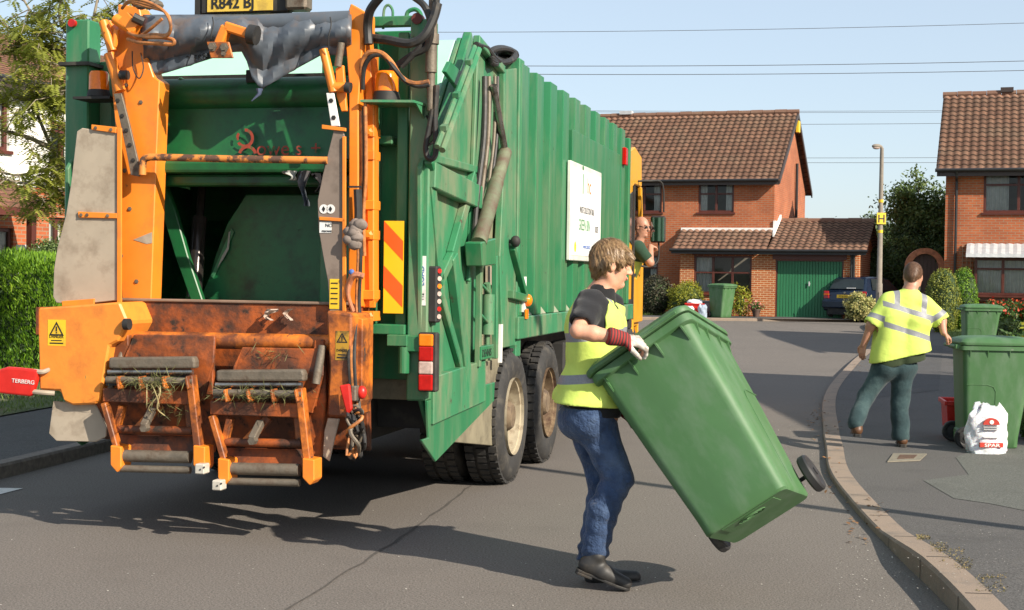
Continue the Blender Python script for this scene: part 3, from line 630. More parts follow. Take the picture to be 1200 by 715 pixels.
# ---- houses of the same street out of frame to the right: they throw the shadows across the road
def plain_house(label, loc, rz, W, D, E, R, along='x'):
    h = thing('brick_house', label, 'house', loc, rz); m = MB(); ws = [(W*.15, W*.35, 3.3, 4.3), (W*.6, W*.8, 3.3, 4.3), (W*.15, W*.4, .8, 2.1)]
    wall(m, 0, W, -.4, E, 0, ws); m.quad((0, 0, -.4), (0, D, -.4), (0, D, E), (0, 0, E)); m.quad((W, 0, -.4), (W, D, -.4), (W, D, E), (W, 0, E)); m.quad((0, D, -.4), (W, D, -.4), (W, D, E), (0, D, E))
    for x in (0, W): m.add([(x, 0, E), (x, D, E), (x, D/2, R)], [(0, 1, 2)])
    m.build('wall', M_br, h)
    for w in ws: window(h, *w, 0, 2, 1, curtain='sides')
    s = Vector((0, D/2, R-E)); tiles('roof', h, (-.28, -.3, E-.2), (1, 0, 0), W+.56, s, s.length+.4, M_tile, seed=31); tiles('roof', h, (-.28, D+.3, E-.2), (1, 0, 0), W+.56, (0, -D/2, R-E), s.length+.4, M_tile, seed=32)
    return h
plain_house('brick house out of frame to the right, nearest the camera', (9.3, 16.0, .02), radians(-90), 6.2, 6.6, 4.8, 7.2)
plain_house('brick house out of frame to the right, next to the bay-windowed house', (12.7, 31.6, .15), radians(-90), 6.2, 6.5, 4.8, 7.3)
# ================================================================== REFUSE TRUCK
TH = radians(13.3); TP = Vector((.03, 11.2, 0)); TU = Vector((sin(TH), cos(TH), 0)); TV = Vector((cos(TH), -sin(TH), 0))
T = thing('refuse_truck', 'green refuse lorry with ribbed body, open rear hopper and rusty orange bin lift', 'refuse lorry', TP, -TH)
RS = -2.4
def R(x, y, s=RS):
    d = ray(x, y); k = (s-(CO-TP).dot(TU))/d.dot(TU); q = CO+d*k-TP; return Vector((q.dot(TV), s, q.z))
def S(x, y, t=0.):
    d = ray(x, y); k = (t-(CO-TP).dot(TV))/d.dot(TV); q = CO+d*k-TP; return Vector((t, q.dot(TU), q.z))
RUSTC = (.10, .035, .015); DUST = (.26, .21, .15)
M_green = paint('green_body_paint', (.021, .165, .066), .36, var=.12, vs=2, dirt=(.11, .19, .10), da=(.46, .74), ds=3.2, rust=(.05, .06, .035), ra=(.66, .74), rs=10, st=(2, 2, .35))
M_greend = paint('green_dusty_paint', (.034, .185, .082), .5, var=.16, vs=2, dirt=(.17, .21, .12), da=(.45, .68), ds=3, rust=(.07, .05, .03), ra=(.62, .72), rs=8, st=(1.6, 1.6, .5))
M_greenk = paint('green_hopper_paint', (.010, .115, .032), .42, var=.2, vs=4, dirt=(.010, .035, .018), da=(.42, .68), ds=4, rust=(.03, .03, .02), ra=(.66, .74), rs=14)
M_mint = paint('pale_mint_panel', (.36, .62, .48), .5, var=.06, vs=2, dirt=(.3, .45, .35), da=(.6, .8), ds=3)
M_or = paint('orange_paint', (.78, .225, .018), .45, var=.1, vs=3, dirt=(.55, .16, .03), da=(.5, .75), ds=4, rust=(.10, .045, .025), ra=(.66, .71), rs=7)
M_orr = paint('rusty_orange_paint', (.36, .08, .012), .6, var=.3, vs=5, dirt=(.085, .03, .014), da=(.38, .58), ds=4.5, rust=(.028, .018, .012), ra=(.58, .66), rs=9, bump=.35, bs=40)
M_ord = paint('worn_orange_paint', (.66, .18, .018), .5, var=.2, vs=4, dirt=(.14, .042, .015), da=(.36, .58), ds=5, rust=(.045, .028, .018), ra=(.61, .67), rs=9, bump=.2, bs=40)
M_khaki = paint('scuffed_rubber_sheet', (.37, .31, .235), .75, var=.12, vs=3, dirt=(.22, .17, .12), da=(.5, .72), ds=4.5, rust=(.55, .28, .10), ra=(.71, .76), rs=5)
M_worn = paint('worn_steel', (.17, .142, .108), .6, .35, var=.35, vs=9, dirt=(.09, .06, .04), da=(.5, .7), ds=9, bump=.3, bs=60)
M_mudsteel = paint('muddy_steel', (.20, .175, .115), .85, var=.25, vs=4, dirt=(.10, .085, .055), da=(.5, .7), ds=5, rust=(.06, .045, .03), ra=(.68, .74), rs=6)
M_chassis = paint('chassis_black', (.018, .017, .016), .7, var=.3, dirt=(.05, .045, .035), da=(.5, .7), ds=4)
M_rub = paint('rubber_hose', (.022, .021, .020), .55, var=.3, vs=20, dirt=(.07, .055, .04), da=(.55, .75), ds=12)
M_tan = paint('orange_hose', (.46, .17, .045), .5, var=.3, vs=20, dirt=(.10, .05, .03), da=(.5, .7), ds=14)
M_tarp = paint('grey_tarpaulin', (.085, .10, .12), .40, var=.2, vs=3, dirt=(.15, .105, .08), da=(.5, .7), ds=3.5, bump=.12, bs=9)
M_chrome = paint('ram_steel', (.35, .33, .3), .25, .9, var=.2, dirt=(.08, .06, .05), da=(.5, .7), ds=9)
M_tyre = paint('tyre_rubber', (.028, .027, .026), .8, var=.25, vs=12, dirt=(.085, .075, .06), da=(.5, .72), ds=7, bump=.2, bs=80)
M_rim = paint('painted_wheel', (.44, .38, .27), .5, .2, var=.18, vs=7, dirt=(.15, .10, .06), da=(.52, .7), ds=7)
M_rimr = paint('rusty_wheel', (.20, .14, .08), .7, .1, var=.4, vs=7, dirt=(.07, .035, .02), da=(.45, .65), ds=9)
M_hub = paint('muddy_hub', (.16, .115, .07), .8, var=.3, vs=9, dirt=(.06, .04, .03), da=(.5, .7), ds=8)
M_yel = paint('yellow_cab_paint', (.66, .31, .02), .35, var=.06, dirt=(.42, .25, .05), da=(.55, .8), ds=3)
M_redp = paint('red_plastic', (.55, .018, .012), .35, var=.15, vs=8)
M_redl = paint('red_lens', (.42, .008, .006), .12, var=.15, vs=30)
M_amb = paint('amber_lens', (.85, .20, .008), .12, var=.12, vs=40)
M_clr = paint('clear_lens', (.5, .38, .33), .15, var=.2, vs=40)
M_wht = paint('white_sticker', (.72, .71, .68), .5, var=.06, dirt=(.5, .47, .4), da=(.6, .8), ds=9)
M_ysk = paint('yellow_sticker', (.75, .48, .02), .5, var=.1, dirt=(.45, .28, .04), da=(.55, .75), ds=14)
M_ink = paint('black_print', (.012, .012, .012), .6); M_redink = paint('red_print', (.45, .03, .015), .6); M_fade = paint('faded_red_print', (.26, .035, .018), .7, var=.3, vs=14, dirt=(.03, .09, .03), da=(.55, .65), ds=16); M_grnink = paint('green_print', (.03, .22, .06), .6); M_blueink = paint('blue_print', (.05, .12, .35), .6)
M_bagblk = paint('black_polythene', (.015, .015, .017), .25)
FW = Vector((0, 1, 0))
def plate(name, px, s, th, mat, par=T, bevel=.006, sm=False):
    m = MB(); m.prism([R(x, y, s) for x, y in px], (0, th, 0)); return m.build(name, mat, par, bevel=bevel)
def splate(name, px, t, th, mat, par=T, bevel=.006):
    m = MB(); m.prism([S(x, y, t) for x, y in px], (-th, 0, 0)); return m.build(name, mat, par, bevel=bevel)
def hose(name, px, s, r, mat, par=T, n=6, wob=0):
    P = spline([R(x, y, s+(q[0] if q else 0)) for x, y, *q in px], 6); m = MB(); m.tube(P, r, 8); return m.build(name, mat, par, smooth=True)
def bolt(m, p, r=.016, h=.014, ax=(0, -1, 0)):
    p = Vector(p); m.lathe([(r*1.5, 0), (r*1.5, h*.3), (r, h*.3), (r, h), (0, h)], p, ax, 6)
WD = 2.5; HB = 3.3
# ---------------- body with ribs
Y0, Y1, ZB = .22, 5.72, 1.30
m = MB(); m.box(-WD+.11, -.11, Y0, Y1, ZB-.02, HB-.2); body = m.build('body', M_greend, T, bevel=.01)
ribs = [.22+.555*i for i in range(10)]
for i, y in enumerate(ribs):
    for t0, sg in ((-.11, 1), (-WD+.11, -1)):
        m = MB(); z1 = HB-.01; a = .145
        m.prism([(t0, y-a-.015, ZB), (t0+sg*.115, y-a+.01, ZB), (t0+sg*.115, y+a-.01, ZB), (t0, y+a+.015, ZB)], (0, 0, z1-ZB)); m.build('body_rib', M_green, T, bevel=.006)
m = MB(); m.box(-WD+.3, -.3, Y0+.1, Y1, HB-.201, HB-.1); m.build('body_roof', M_green, T)
for i, y in enumerate(ribs[:-1]): m = MB(); m.prism([(-.108, y+.165, ZB-.001), (-.005, y+.165, ZB-.001), (-.108, y+.165, ZB+.13)], (0, .225, 0)); m.build('dust_fillet', MATS['dusty_ledge'] if i else paint('dusty_ledge', (.17, .25, .16), .8, var=.2, dirt=(.30, .27, .20), da=(.4, .65), ds=4), T)
# lower rail with the dusty ledge
for a, b in ((-.16, .03), (-WD-.03, -WD+.16)): m = MB(); m.box(a, b, -.02, 6.0, 1.12, ZB-.004); m.build('sill_rail', M_greend, T, bevel=.008)
m = MB(); m.box(-WD+.2, -.2, .2, 5.7, 1.0, 1.12); m.build('floor_frame', M_chassis, T)
# flat zone carrying the notice board and the box section beneath it
m = MB(); m.box(-.109, .016, 2.24, 5.0, 1.80, 1.92); m.build('body_stiffener', M_green, T, bevel=.004)
m = MB(); m.box(-.109, .012, 2.16, 4.95, 1.93, 2.98); m.build('board_backing_panel', M_green, T, bevel=.004)
bz0, bz1 = S(665, 305, .03).z, S(665, 187, .03).z; by0, by1 = S(666, 250, .03).y, S(702, 250, .03).y
m = MB(); m.box(.014, .050, by0, by1, bz0, bz1); bd = m.build('notice_board', paint('board_frame', (.62, .62, .55), .4), T, bevel=.006)
m = MB(); m.box(.0501, .054, by0+.05, by1-.05, bz0+.05, bz1-.05); m.build('board_face', paint('board_white', (.82, .82, .80), .35, var=.03), bd)
XA, ZA = (0, 1, 0), (0, 0, 1); W = by1-by0
def btxt(s, y, z, size, mat, al='CENTER', sx=1): text('lettering', s, (.0545, by0+y*W, bz0+z*(bz1-bz0)), XA, ZA, size, mat, bd, .001, al, sx)
btxt('WASTE COLLECTION TRIAL', .5, .50, .085, M_ink, sx=.72); btxt('GREEN BIN', .42, .32, .15, M_grnink, sx=.8); btxt('ROUTE', .84, .32, .09, M_ink, sx=.6); btxt('www.council', .5, .13, .07, M_blueink)
btxt('i', .36, .70, .42, M_grnink); btxt('hc', .56, .72, .22, M_amb)
m = MB(); m.cyl((.054, by0+.14*W, bz0+.14*(bz1-bz0)), (.056, by0+.14*W, bz0+.14*(bz1-bz0)), .05, n=20); m.build('emblem', M_ysk, bd)
m = MB(); m.cyl((.054, by0+.88*W, bz0+.16*(bz1-bz0)), (.056, by0+.88*W, bz0+.16*(bz1-bz0)), .055, n=20); m.build('emblem', M_grnink, bd)
# red marker at the front top of the body, side markers
m = MB(); m.box(.0, .05, 5.15, 5.3, HB-.42, HB-.22); m.build('marker_lamp', M_redl, T, bevel=.01)
m = MB(); m.ell(S(619, 352, .04), (.035, .05, .05), 12, 8); m.build('side_marker', M_amb, T, smooth=True)
m = MB(); q = S(616, 368, .03); m.box(.03, .045, q.y-.04, q.y+.04, q.z-.04, q.z+.04); m.build('side_reflector', M_amb, T, bevel=.004)
m = MB(); q = S(615, 342, .02); m.box(.0, .024, q.y-.04, q.y+.04, q.z-.16, q.z+.12); m.build('sticker', M_wht, T)
m = MB(); q = S(604, 283, .05); m.ell(q, (.04, .04, .045), 12, 8); m.tube([(.0, q.y, q.z), q], .015, 6); m.build('release_knob', M_chassis, T, smooth=True)
m = MB(); a = S(600, 290, .02); b = S(616, 350, .02); c = S(598, 345, .02); m.bar(a, b, .05, .05); m.bar(c, b, .05, .06); m.build('locking_bracket', M_green, T, bevel=.004)
# front bulkhead frame
m = MB(); m.box(-WD+.02, .0, Y1-.001, Y1+.12, 1.3, HB-.06); m.build('front_bulkhead', M_green, T, bevel=.01)
# ---------------- rear edge frame of body (post between tailgate and ribs)
m = MB(); m.box(-.14, .0, .03, .19, .98, HB+.02); m.box(-WD, -WD+.14, .03, .19, .98, HB+.02); m.box(-WD+.14, -.14, .03, .19, HB-.2, HB-.02); m.build('rear_body_frame', M_greend, T, bevel=.008)
# ---------------- tailgate shell
side = [(500, 196), (516, 140), (546, 44), (560, 47), (592, 84), (586, 150), (578, 205), (570, 232), (567, 300), (563, 455), (530, 487), (512, 512), (501, 470)]
def tprof(t, th, mat, nm='tailgate_side'):
    m = MB(); m.prism([Vector((t, *S(x, y, 0)[1:])) for x, y in side], (th, 0, 0)); return m.build(nm, mat, T, bevel=.006)
tprof(-.035, -.03, M_greend); tprof(-WD+.035, .03, M_greend)
# lower triangular foot plates
ft = [(513, 508), (581, 451), (577, 492), (560, 506), (516, 542), (502, 520), (509, 518)]
ft = [(501, 470), (580, 448), (579, 470), (511, 541), (494, 516), (503, 513)]
for t in (.0, -WD):
    m = MB(); m.prism([Vector((t, *S(x, y, 0)[1:])) for x, y in ft], (-.02 if t == 0 else .02, 0, 0)); m.build('foot_plate', M_green, T, bevel=.004)
# stiffening frame on the side sheet (right side seen)
def sbar(p, q, w, d=.045, t=-.035):
    a, b = S(*p, 0), S(*q, 0); a.x = b.x = t+d/2; dv = (b-a); L = dv.length; dv.normalize(); n = Vector((1, 0, 0)).cross(dv)
    sm.obox((a+b)/2, dv*L/2, n*w/2, Vector((d/2, 0, 0)))
sm = MB()
sbar((510, 186), (562, 200), .05); sbar((504, 205), (560, 232), .16, .07); sbar((556, 205), (530, 300), .09, .05); sbar((506, 215), (516, 330), .10, .05)
sbar((530, 300), (548, 455), .12, .06); sbar((556, 240), (552, 330), .05, .03); sbar((507, 330), (512, 470), .16, .05); sbar((505, 470), (566, 446), .30, .055); sbar((516, 330), (530, 300), .07, .05); sbar((514, 330), (545, 440), .07, .04)
sbar((560, 46), (590, 82), .06, .05); sbar((562, 60), (557, 200), .05, .03)
sm.build('side_stiffeners', M_greend, T, bevel=.006)
for pts in ([(544, 284), (562, 279), (562, 310), (546, 312)],):
    m = MB(); m.prism([S(x, y, 0) for x, y in pts], (.12, 0, 0)); m.build('hinge_box', M_green, T, bevel=.008)
# slanted lock arm: box beam with twin pipes
m = MB(); a, b = S(503, 196, .0), S(549, 42, .0); m.bar(a, b, .075, .06, (1, 0, 0)); m.build('slanted_beam', M_green, T, bevel=.008)
m = MB(); m.tube([S(512, 172, .12), S(556, 55, .12)], .018, 8); m.tube([S(518, 176, .13), S(561, 58, .13)], .022, 8)
for k in (.18, .5, .84):
    p = S(512, 172, .13).lerp(S(556, 55, .13), k); m.obox(p, (.02, 0, 0), (0, .028, .01), (0, -.006, .014))
m.build('hydraulic_pipe', M_greend, T, smooth=True)
m = MB(); m.prism([S(517, 84, .03), S(523, 72, .03), S(536, 84, .03), S(532, 104, .03)], (.03, 0, 0)); m.build('lifting_eye', M_green, T, bevel=.004)
# main tailgate lift ram
m = MB(); a, b = S(561, 285, .07), S(592, 178, .07); m.tube([a, a.lerp(b, .65), a.lerp(b, .651), b], [.055, .055, .05, .05], 14); m.build('lift_ram', paint('dusty_ram', (.13, .15, .09), .6, var=.3, dirt=(.11, .075, .05), da=(.4, .65), ds=9), T, smooth=True)
m = MB(); m.tube([b, S(578, 100, .05)], .026, 10); m.build('lift_ram_rod', M_chrome, T, smooth=True)
m = MB(); m.box(-.5, -.35, S(575, 200, 0).y, .03, 1.0, HB-.3); m.build('hinge_recess', M_chassis, T)
splate('hinge_post', [(591, 82), (606, 80), (604, 405), (589, 408), (586, 300), (591, 190)], .0, .05, M_greend)
splate('hinge_panel', [(560, 235), (590, 182), (589, 425), (560, 432)], -.07, .03, paint('dusty_panel', (.11, .20, .10), .7, var=.2, dirt=(.26, .20, .13), da=(.40, .62), ds=3, rust=(.07, .05, .03), ra=(.64, .7), rs=7))
m = MB(); m.prism([S(572, 312, -.03), S(582, 312, -.03), (S(582, 334, -.03)), S(572, 334, -.03)], (-.02, 0, 0)); m.build('access_plate', M_khaki, T)
for k, (xx, r_) in enumerate(((573, .016), (568, .02), (580, .012), (583, .014))):
    m = MB(); m.tube(spline([S(xx, 90, .01), S(xx-1, 160, .03), S(xx-9, 230, .02), S(xx-14, 300, .01)], 6), r_, 8); m.build('hydraulic_hose', M_rub if k % 2 else M_worn, T, smooth=True)
# hoses bunched on top
for k in range(7):
    a = random.uniform(-.02, .02); cx, cy = 590+random.uniform(-3, 3), 65; P = []
    for i in range(15):
        an = 2*pi*i/14; P.append(S(cx+15*cos(an)*(1-.07*k), cy+8.5*sin(an)*(1-.11*k), -.02-.035*k+.02*sin(an*2+k)))
    m = MB(); m.tube(spline(P, 3), .024, 8); m.build('coiled_hose', M_rub, T, smooth=True)
for k in range(4): 
    m = MB(); m.tube(spline([S(558+k, 52+2*k, .0-.03*k), S(570, 56+3*k, -.02*k), S(578, 66+3*k, .02), S(585+2*k, 72, -.03*k)], 5), .02, 8); m.build('hydraulic_hose', M_rub, T, smooth=True)
# lower side gear: valve cylinder, ladder frame
m = MB(); q0, q1 = S(572, 345, .01), S(571, 392, .01); m.tube([q0, q1], .05, 14); m.tube([q1, S(571, 408, .01)], .018, 8); m.tube([q0, S(571, 332, .01)], .025, 8); m.build('valve_cylinder', M_greend, T, smooth=True)
m = MB(); m.bar(S(561, 330, .02), S(575, 345, .02), .02, .02); m.bar(S(561, 366, .02), S(575, 382, .02), .02, .02); m.bar(S(580, 300, .02), S(580, 420, .02), .05, .04, (1, 0, 0)); m.bar(S(562, 290, .02), S(560, 430, .02), .05, .04, (1, 0, 0)); m.build('gear_frame', M_greend, T, bevel=.004)
m = MB(); q = S(570, 412, .03); m.box(.0, .05, q.y-.22, q.y+.14, q.z-.05, q.z+.045); st = m.build('step_plate', M_green, T, bevel=.004)
text('lettering', 'DENNIS', (.051, q.y-.2, q.z-.03), XA, ZA, .075, M_ink, st, .001)
m = MB(); m.bar(S(587, 380, .03), S(586, 425, .03), .05, .02, (1, 0, 0)); m.build('sticker', M_wht, T)
# muddy splash plate ahead of the wheel
mp = [(534, 486), (562, 452), (566, 425), (593, 418), (596, 524), (530, 518)]
mp = [S(x, y, -.05) for x, y in mp]
m = MB(); m.prism(mp, (-.02, 0, 0)); m.build('splash_plate', M_mudsteel, T, bevel=.004)
m = MB(); m.prism([S(x, y, -2.4) for x, y in ((536, 470), (575, 470), (575, 500), (540, 500))], (.02, 0, 0)); m.build('splash_plate', M_mudsteel, T)
m = MB(); m.box(-WD+.1, -.1, -2.0, -.75, .62, .95); m.build('hopper_underside', M_chassis, T)
# ---------------- tailgate roof, back plates
sp = [S(x, y, 0) for x, y in ((500, 196), (546, 44), (592, 84))]
m = MB(); m.prism([Vector((-.07, *S(516, 142, 0)[1:])), Vector((-.07, *S(546, 46, 0)[1:])), Vector((-.07, *S(590, 82, 0)[1:])), Vector((-.07, S(592, 84, 0).y, S(592, 84, 0).z-.3)), Vector((-.07, S(520, 160, 0).y+.1, S(520, 160, 0).z-.2))], (-WD+.14, 0, 0)); m.build('tailgate_roof', M_mint, T, bevel=.01)
# pale rounded cover seen above the hopper and beyond the post
m = MB(); P = [Vector((0, -1.75, 2.75)), Vector((0, -1.72, 2.98)), Vector((0, -1.55, 3.13)), Vector((0, -1.2, 3.2)), Vector((0, -.4, 3.2)), Vector((0, -.4, 2.75))]
m.prism([Vector((-.32, p.y, p.z)) for p in P], (-WD+.62, 0, 0)); m.build('top_cover', M_mint, T, bevel=.01)
# ---------------- hopper
HL, HR = -2.2, -.50       # inner side walls
m = MB(); m.box(HL, HR, -2.33, -2.30, 2.28, 2.60); 
z = R(290, 186).z; zt = R(290, 122).z
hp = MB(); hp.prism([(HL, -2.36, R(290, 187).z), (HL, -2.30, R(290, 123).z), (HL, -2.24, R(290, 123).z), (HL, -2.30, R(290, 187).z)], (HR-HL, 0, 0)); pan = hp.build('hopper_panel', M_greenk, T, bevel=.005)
c = Vector((0, -2.26, R(290, 107).z)); m = MB(); m.cyl((HL, c.y, c.z), (HR, c.y, c.z), .105, n=28); m.build('hopper_beam', M_greenk, T, smooth=True)
m = MB(); m.box(HL, HR, -2.5, -2.3, R(290, 200).z-.02, R(290, 189).z); m.box(HL, HR, -2.42, -2.3, R(290, 218).z, R(290, 200).z-.021); m.build('hopper_lip', M_greenk, T, bevel=.02, seg=2)
m = MB(); zt = R(290, 92).z+.005; m.box(HL, HR, -2.2, -1.8, zt, zt+.05); m.build('hopper_seal', M_rub, T)
m = MB(); q = R(290, 90); m.box(q.x-.03, q.x+.16, -2.36, -2.28, q.z-.03, q.z+.05); hb_ = m.build('hinge_block', M_chassis, T, bevel=.004); m = MB(); bolt(m, (q.x+.06, -2.36, q.z+.01), .014); m.build('bolt', M_worn, hb_)
# faint red lettering
pm = R(290, 150, -2.345); 
def arc(name, cx, cy, r, a0, a1, w, par, s=-2.352):
    c = R(cx, cy, s); P0 = [(c.x+(r-w/2)*cos(a), c.y, c.z+(r-w/2)*sin(a)) for a in np.linspace(a0, a1, 16)]; P1 = [(c.x+(r+w/2)*cos(a), c.y, c.z+(r+w/2)*sin(a)) for a in np.linspace(a0, a1, 16)]
    m = MB(); m.add(P0+P1, [(i, i+1, 17+i, 16+i) for i in range(15)]); return m.build(name, M_fade, par)
arc('worn_emblem', 287, 162, .052, -2.6, 1.6, .02, pan, -2.372); arc('worn_emblem', 287, 162, .052, 2.5, 3.4, .018, pan, -2.372); arc('worn_emblem', 290, 182, .055, .2, 2.9, .02, pan, -2.385)
q = R(300, 182, -2.385); text('lettering', 'owe s', q, (1, 0, 0), (0, .08, 1), .13, M_fade, pan, .001)
q = R(363, 182, -2.385); text('lettering', '+', q, (1, 0, 0), (0, .08, 1), .13, M_fade, pan, .001)
# side gussets, inner walls, packer blade, floor, ram
plate('hopper_gusset', [(210, 90), (216, 93), (212, 130), (214, 175), (222, 222), (190, 215), (182, 190), (187, 120)], -2.30, .03, M_green)
plate('hopper_gusset', [(392, 92), (402, 92), (402, 220), (388, 222), (396, 180), (398, 130)], -2.30, .03, M_green)
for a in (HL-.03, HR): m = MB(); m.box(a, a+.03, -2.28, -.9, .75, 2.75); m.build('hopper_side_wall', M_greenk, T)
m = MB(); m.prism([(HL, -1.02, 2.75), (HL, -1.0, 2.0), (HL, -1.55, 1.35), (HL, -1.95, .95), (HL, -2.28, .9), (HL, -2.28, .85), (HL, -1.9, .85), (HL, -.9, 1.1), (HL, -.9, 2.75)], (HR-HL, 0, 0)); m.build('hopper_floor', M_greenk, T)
M_scr = paint('scraped_green', (.012, .15, .048), .38, var=.3, vs=4, dirt=(.010, .05, .02), da=(.44, .68), ds=4, rust=(.02, .03, .02), ra=(.64, .72), rs=9)
plate('packer_blade', [(288, 228), (392, 228), (392, 356), (232, 356), (246, 322), (252, 300), (266, 262)], -1.95, .05, M_scr)
plate('torn_edge', [(271, 268), (274, 272), (263, 300), (250, 326), (247, 324), (259, 296)], -1.965, .006, paint('torn_edge_green', (.05, .20, .09), .4), bevel=0)
plate('bare_scratch', [(268, 272), (270, 271), (268, 292), (262, 303), (254, 315), (260, 300), (266, 290)], -1.975, .003, paint('bare_scratch', (.30, .33, .28), .5), bevel=0)
plate('blade_link', [(180, 218), (193, 214), (206, 250), (220, 300), (238, 354), (224, 354), (205, 300)], -2.20, .05, M_greenk)
plate('blade_link', [(193, 244), (203, 246), (212, 280), (208, 284)], -2.1, .03, M_green)
a, b = R(227, 350, -2.15), R(236, 225, -1.9); m = MB(); m.tube([a, a.lerp(b, .75), a.lerp(b, .751), a.lerp(b, 1.4)], [.052, .052, .03, .03], 18); m.build('packer_ram', paint('black_ram', (.05, .042, .038), .2, .5, var=.4, vs=4), T, smooth=True)
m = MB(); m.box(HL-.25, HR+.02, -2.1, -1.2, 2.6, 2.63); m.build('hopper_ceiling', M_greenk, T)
# rags caught on the lip
def rag(name, x, y, s, w, h, mat, seed, par=T):
    g = np.random.default_rng(seed); m = MB(); c = R(x, y, s); n = 10; vs = []
    for i in range(n+1):
        k = i/n
        for j in range(7):
            a = j/6; ww = w*(1-.65*k**1.5)*(.7+.3*sin(k*7)); vs.append((c.x+(a-.5)*ww+.02*sin(k*5+seed), c.y+.03*sin(a*9+k*4)+g.uniform(-.008, .008), c.z-k*h))
    m.add(vs, [(i*7+j, i*7+j+1, (i+1)*7+j+1, (i+1)*7+j) for i in range(n) for j in range(6)]); return m.build(name, mat, par, smooth=True)
rag('caught_rag', 357, 200, -2.53, .10, .22, M_tarp, 3); rag('caught_rag', 342, 200, -2.53, .12, .06, paint('pale_rag', (.35, .36, .34), .7), 4); rag('caught_rag', 374, 203, -2.52, .09, .12, M_bagblk, 5)
rag('caught_rag', 316, 362, -2.72, .10, .07, paint('dirty_plastic', (.42, .33, .27), .6), 8); rag('caught_rag', 338, 362, -2.72, .04, .07, MATS['dirty_plastic'], 9)
# ---------------- rear frame, right and left pillars
m = MB(); x0, x1 = R(480, 100).x, R(501, 100).x
m.box(x0, 0.0, RS, RS+.16, R(490, 470).z, R(490, 22).z); m.build('rear_post', M_greend, T, bevel=.01)
m = MB(); a = R(463, 60).x; b = R(476, 60).x; m.box(a, b, RS+.06, RS+.14, R(470, 385).z, R(470, 36).z); m.build('rear_post', M_green, T, bevel=.006)
m = MB(); a = R(438, 60, RS+.2).x; m.box(a-.35, b, RS+.2, RS+.24, .95, R(470, 36, RS+.2).z); m.build('rear_panel', M_green, T, bevel=.006)
m = MB(); a = R(438, 60, RS+.1).x; m.box(a, a+.03, RS+.05, RS+.199, R(440, 385).z, R(440, 36).z); m.build('rear_flange', M_green, T)
m = MB(); za = R(460, 30).z; m.box(R(437, 20).x-.1, R(482, 20).x, RS+.02, RS+.08, za, R(460, 18).z); m.build('top_crossbar', M_green, T, bevel=.006)
m = MB(); z0, z1 = R(450, 168).z, R(450, 158).z; m.box(R(440, 60, RS+.1).x+.031, R(463, 60, RS+.1).x, RS+.06, RS+.19, z0, z1); m.build('cross_member', M_green, T, bevel=.006); m = MB(); z0, z1 = R(450, 392).z, R(450, 380).z; m.box(R(438, 60).x, R(480, 60).x-.004, RS-.02, RS+.19, z0, z1); m.build('cross_member', M_green, T, bevel=.006)
q = R(489, 22); m = MB(); m.cyl((q.x, RS-.012, q.z), (q.x, RS+.05, q.z), .035, n=16); m.build('pivot_pin', paint('red_brown_pin', (.10, .02, .015), .6), T, smooth=True)
m = MB(); P = [R(x, y, RS+.06) for x, y in ((476, 22), (478, 14), (486, 11), (492, 15), (494, 22))]; m.tube(spline(P, 4), .014, 8); m.build('lifting_hook', M_green, T, smooth=True)
m = MB(); P = [R(x, y, RS+.1) for x, y in ((449, 34), (450, 12), (455, 6), (460, 12), (460, 24))]; m.tube(spline(P, 4), .009, 8); m.build('wire_hook', M_greend, T, smooth=True)
m = MB(); m.box(R(480, 300).x-.02, R(503, 300).x, RS-.06, RS-.002, R(490, 412).z, R(490, 393).z); m.build('hinge_bracket', M_green, T, bevel=.006)
m = MB(); q = R(485, 400, RS-.04); q = R(483, 410, RS-.05); 
m = MB(); q = R(473, 400, RS-.05); m.box(q.x-.10, q.x+.03, RS-.08, RS-.002, q.z-.03, q.z+.04); m.cyl((q.x, RS-.04, q.z-.2), (q.x, RS-.04, q.z-.03), .035); m.build('lower_hinge', M_green, T, bevel=.004)
# left pillar
xl0, xl1 = -WD, R(128, 60).x
m = MB(); m.box(xl0, xl0+.17, RS, RS+.16, .6, R(115, 22).z); m.build('rear_post', M_green, T, bevel=.01)
m = MB(); m.box(xl0+.171, HL-.03, RS+.14, RS+.18, .8, 3.0); m.build('rear_panel', M_greend, T, bevel=.006)
q = R(109, 27); m = MB(); m.cyl((-WD+.06, RS-.03, q.z), (-WD+.06, RS, q.z), .026); m.build('marker_lamp', M_redl, T, smooth=True)
m = MB(); m.box(xl0-.02, xl0+.20, RS-.05, RS+.18, R(115, 77).z, R(115, 73).z); m.build('pillar_step', M_chassis, T)
# lower rear apron between the posts
m = MB(); m.box(-WD+.02, R(478, 400).x, RS+.25, RS+.29, R(440, 440, RS+.25).z-.15, R(440, 392, RS+.25).z); m.build('rear_apron', M_mudsteel, T)
m = MB(); m.box(-2.0, -.45, RS+.3, 6.0, .55, .95); m.build('chassis', M_chassis, T)
# ---------------- lamps and hazard board
q0, q1 = R(489, 459, RS-.06), R(512, 390, RS-.06)
m = MB(); m.box(q0.x, q1.x, RS-.06, RS+.01, q0.z, q1.z); lamp = m.build('rear_lamp', M_chassis, T, bevel=.01)
hz = q1.z-q0.z
for nm, a, b, mt in (('indicator_lens', .77, .975, M_amb), ('brake_lens', .52, .765, M_redl), ('reverse_lens', .30, .515, M_clr), ('tail_lens', .025, .295, M_redl)):
    m = MB(); m.box(q0.x+.012, q1.x-.02, RS-.085, RS-.061, q0.z+hz*a, q0.z+hz*b); m.build(nm, mt, lamp, bevel=.008, seg=2)
h0, h1 = R(449, 367, RS-.03), R(473, 259, RS-.03)
m = MB(); m.box(h0.x, h1.x, RS-.03, RS-.018, h0.z, h1.z); hz_ = m.build('hazard_board', paint('hazard_yellow', (.86, .47, .01), .4, var=.05), T)
W = h1.x-h0.x; H = h1.z-h0.z; m = MB(); 
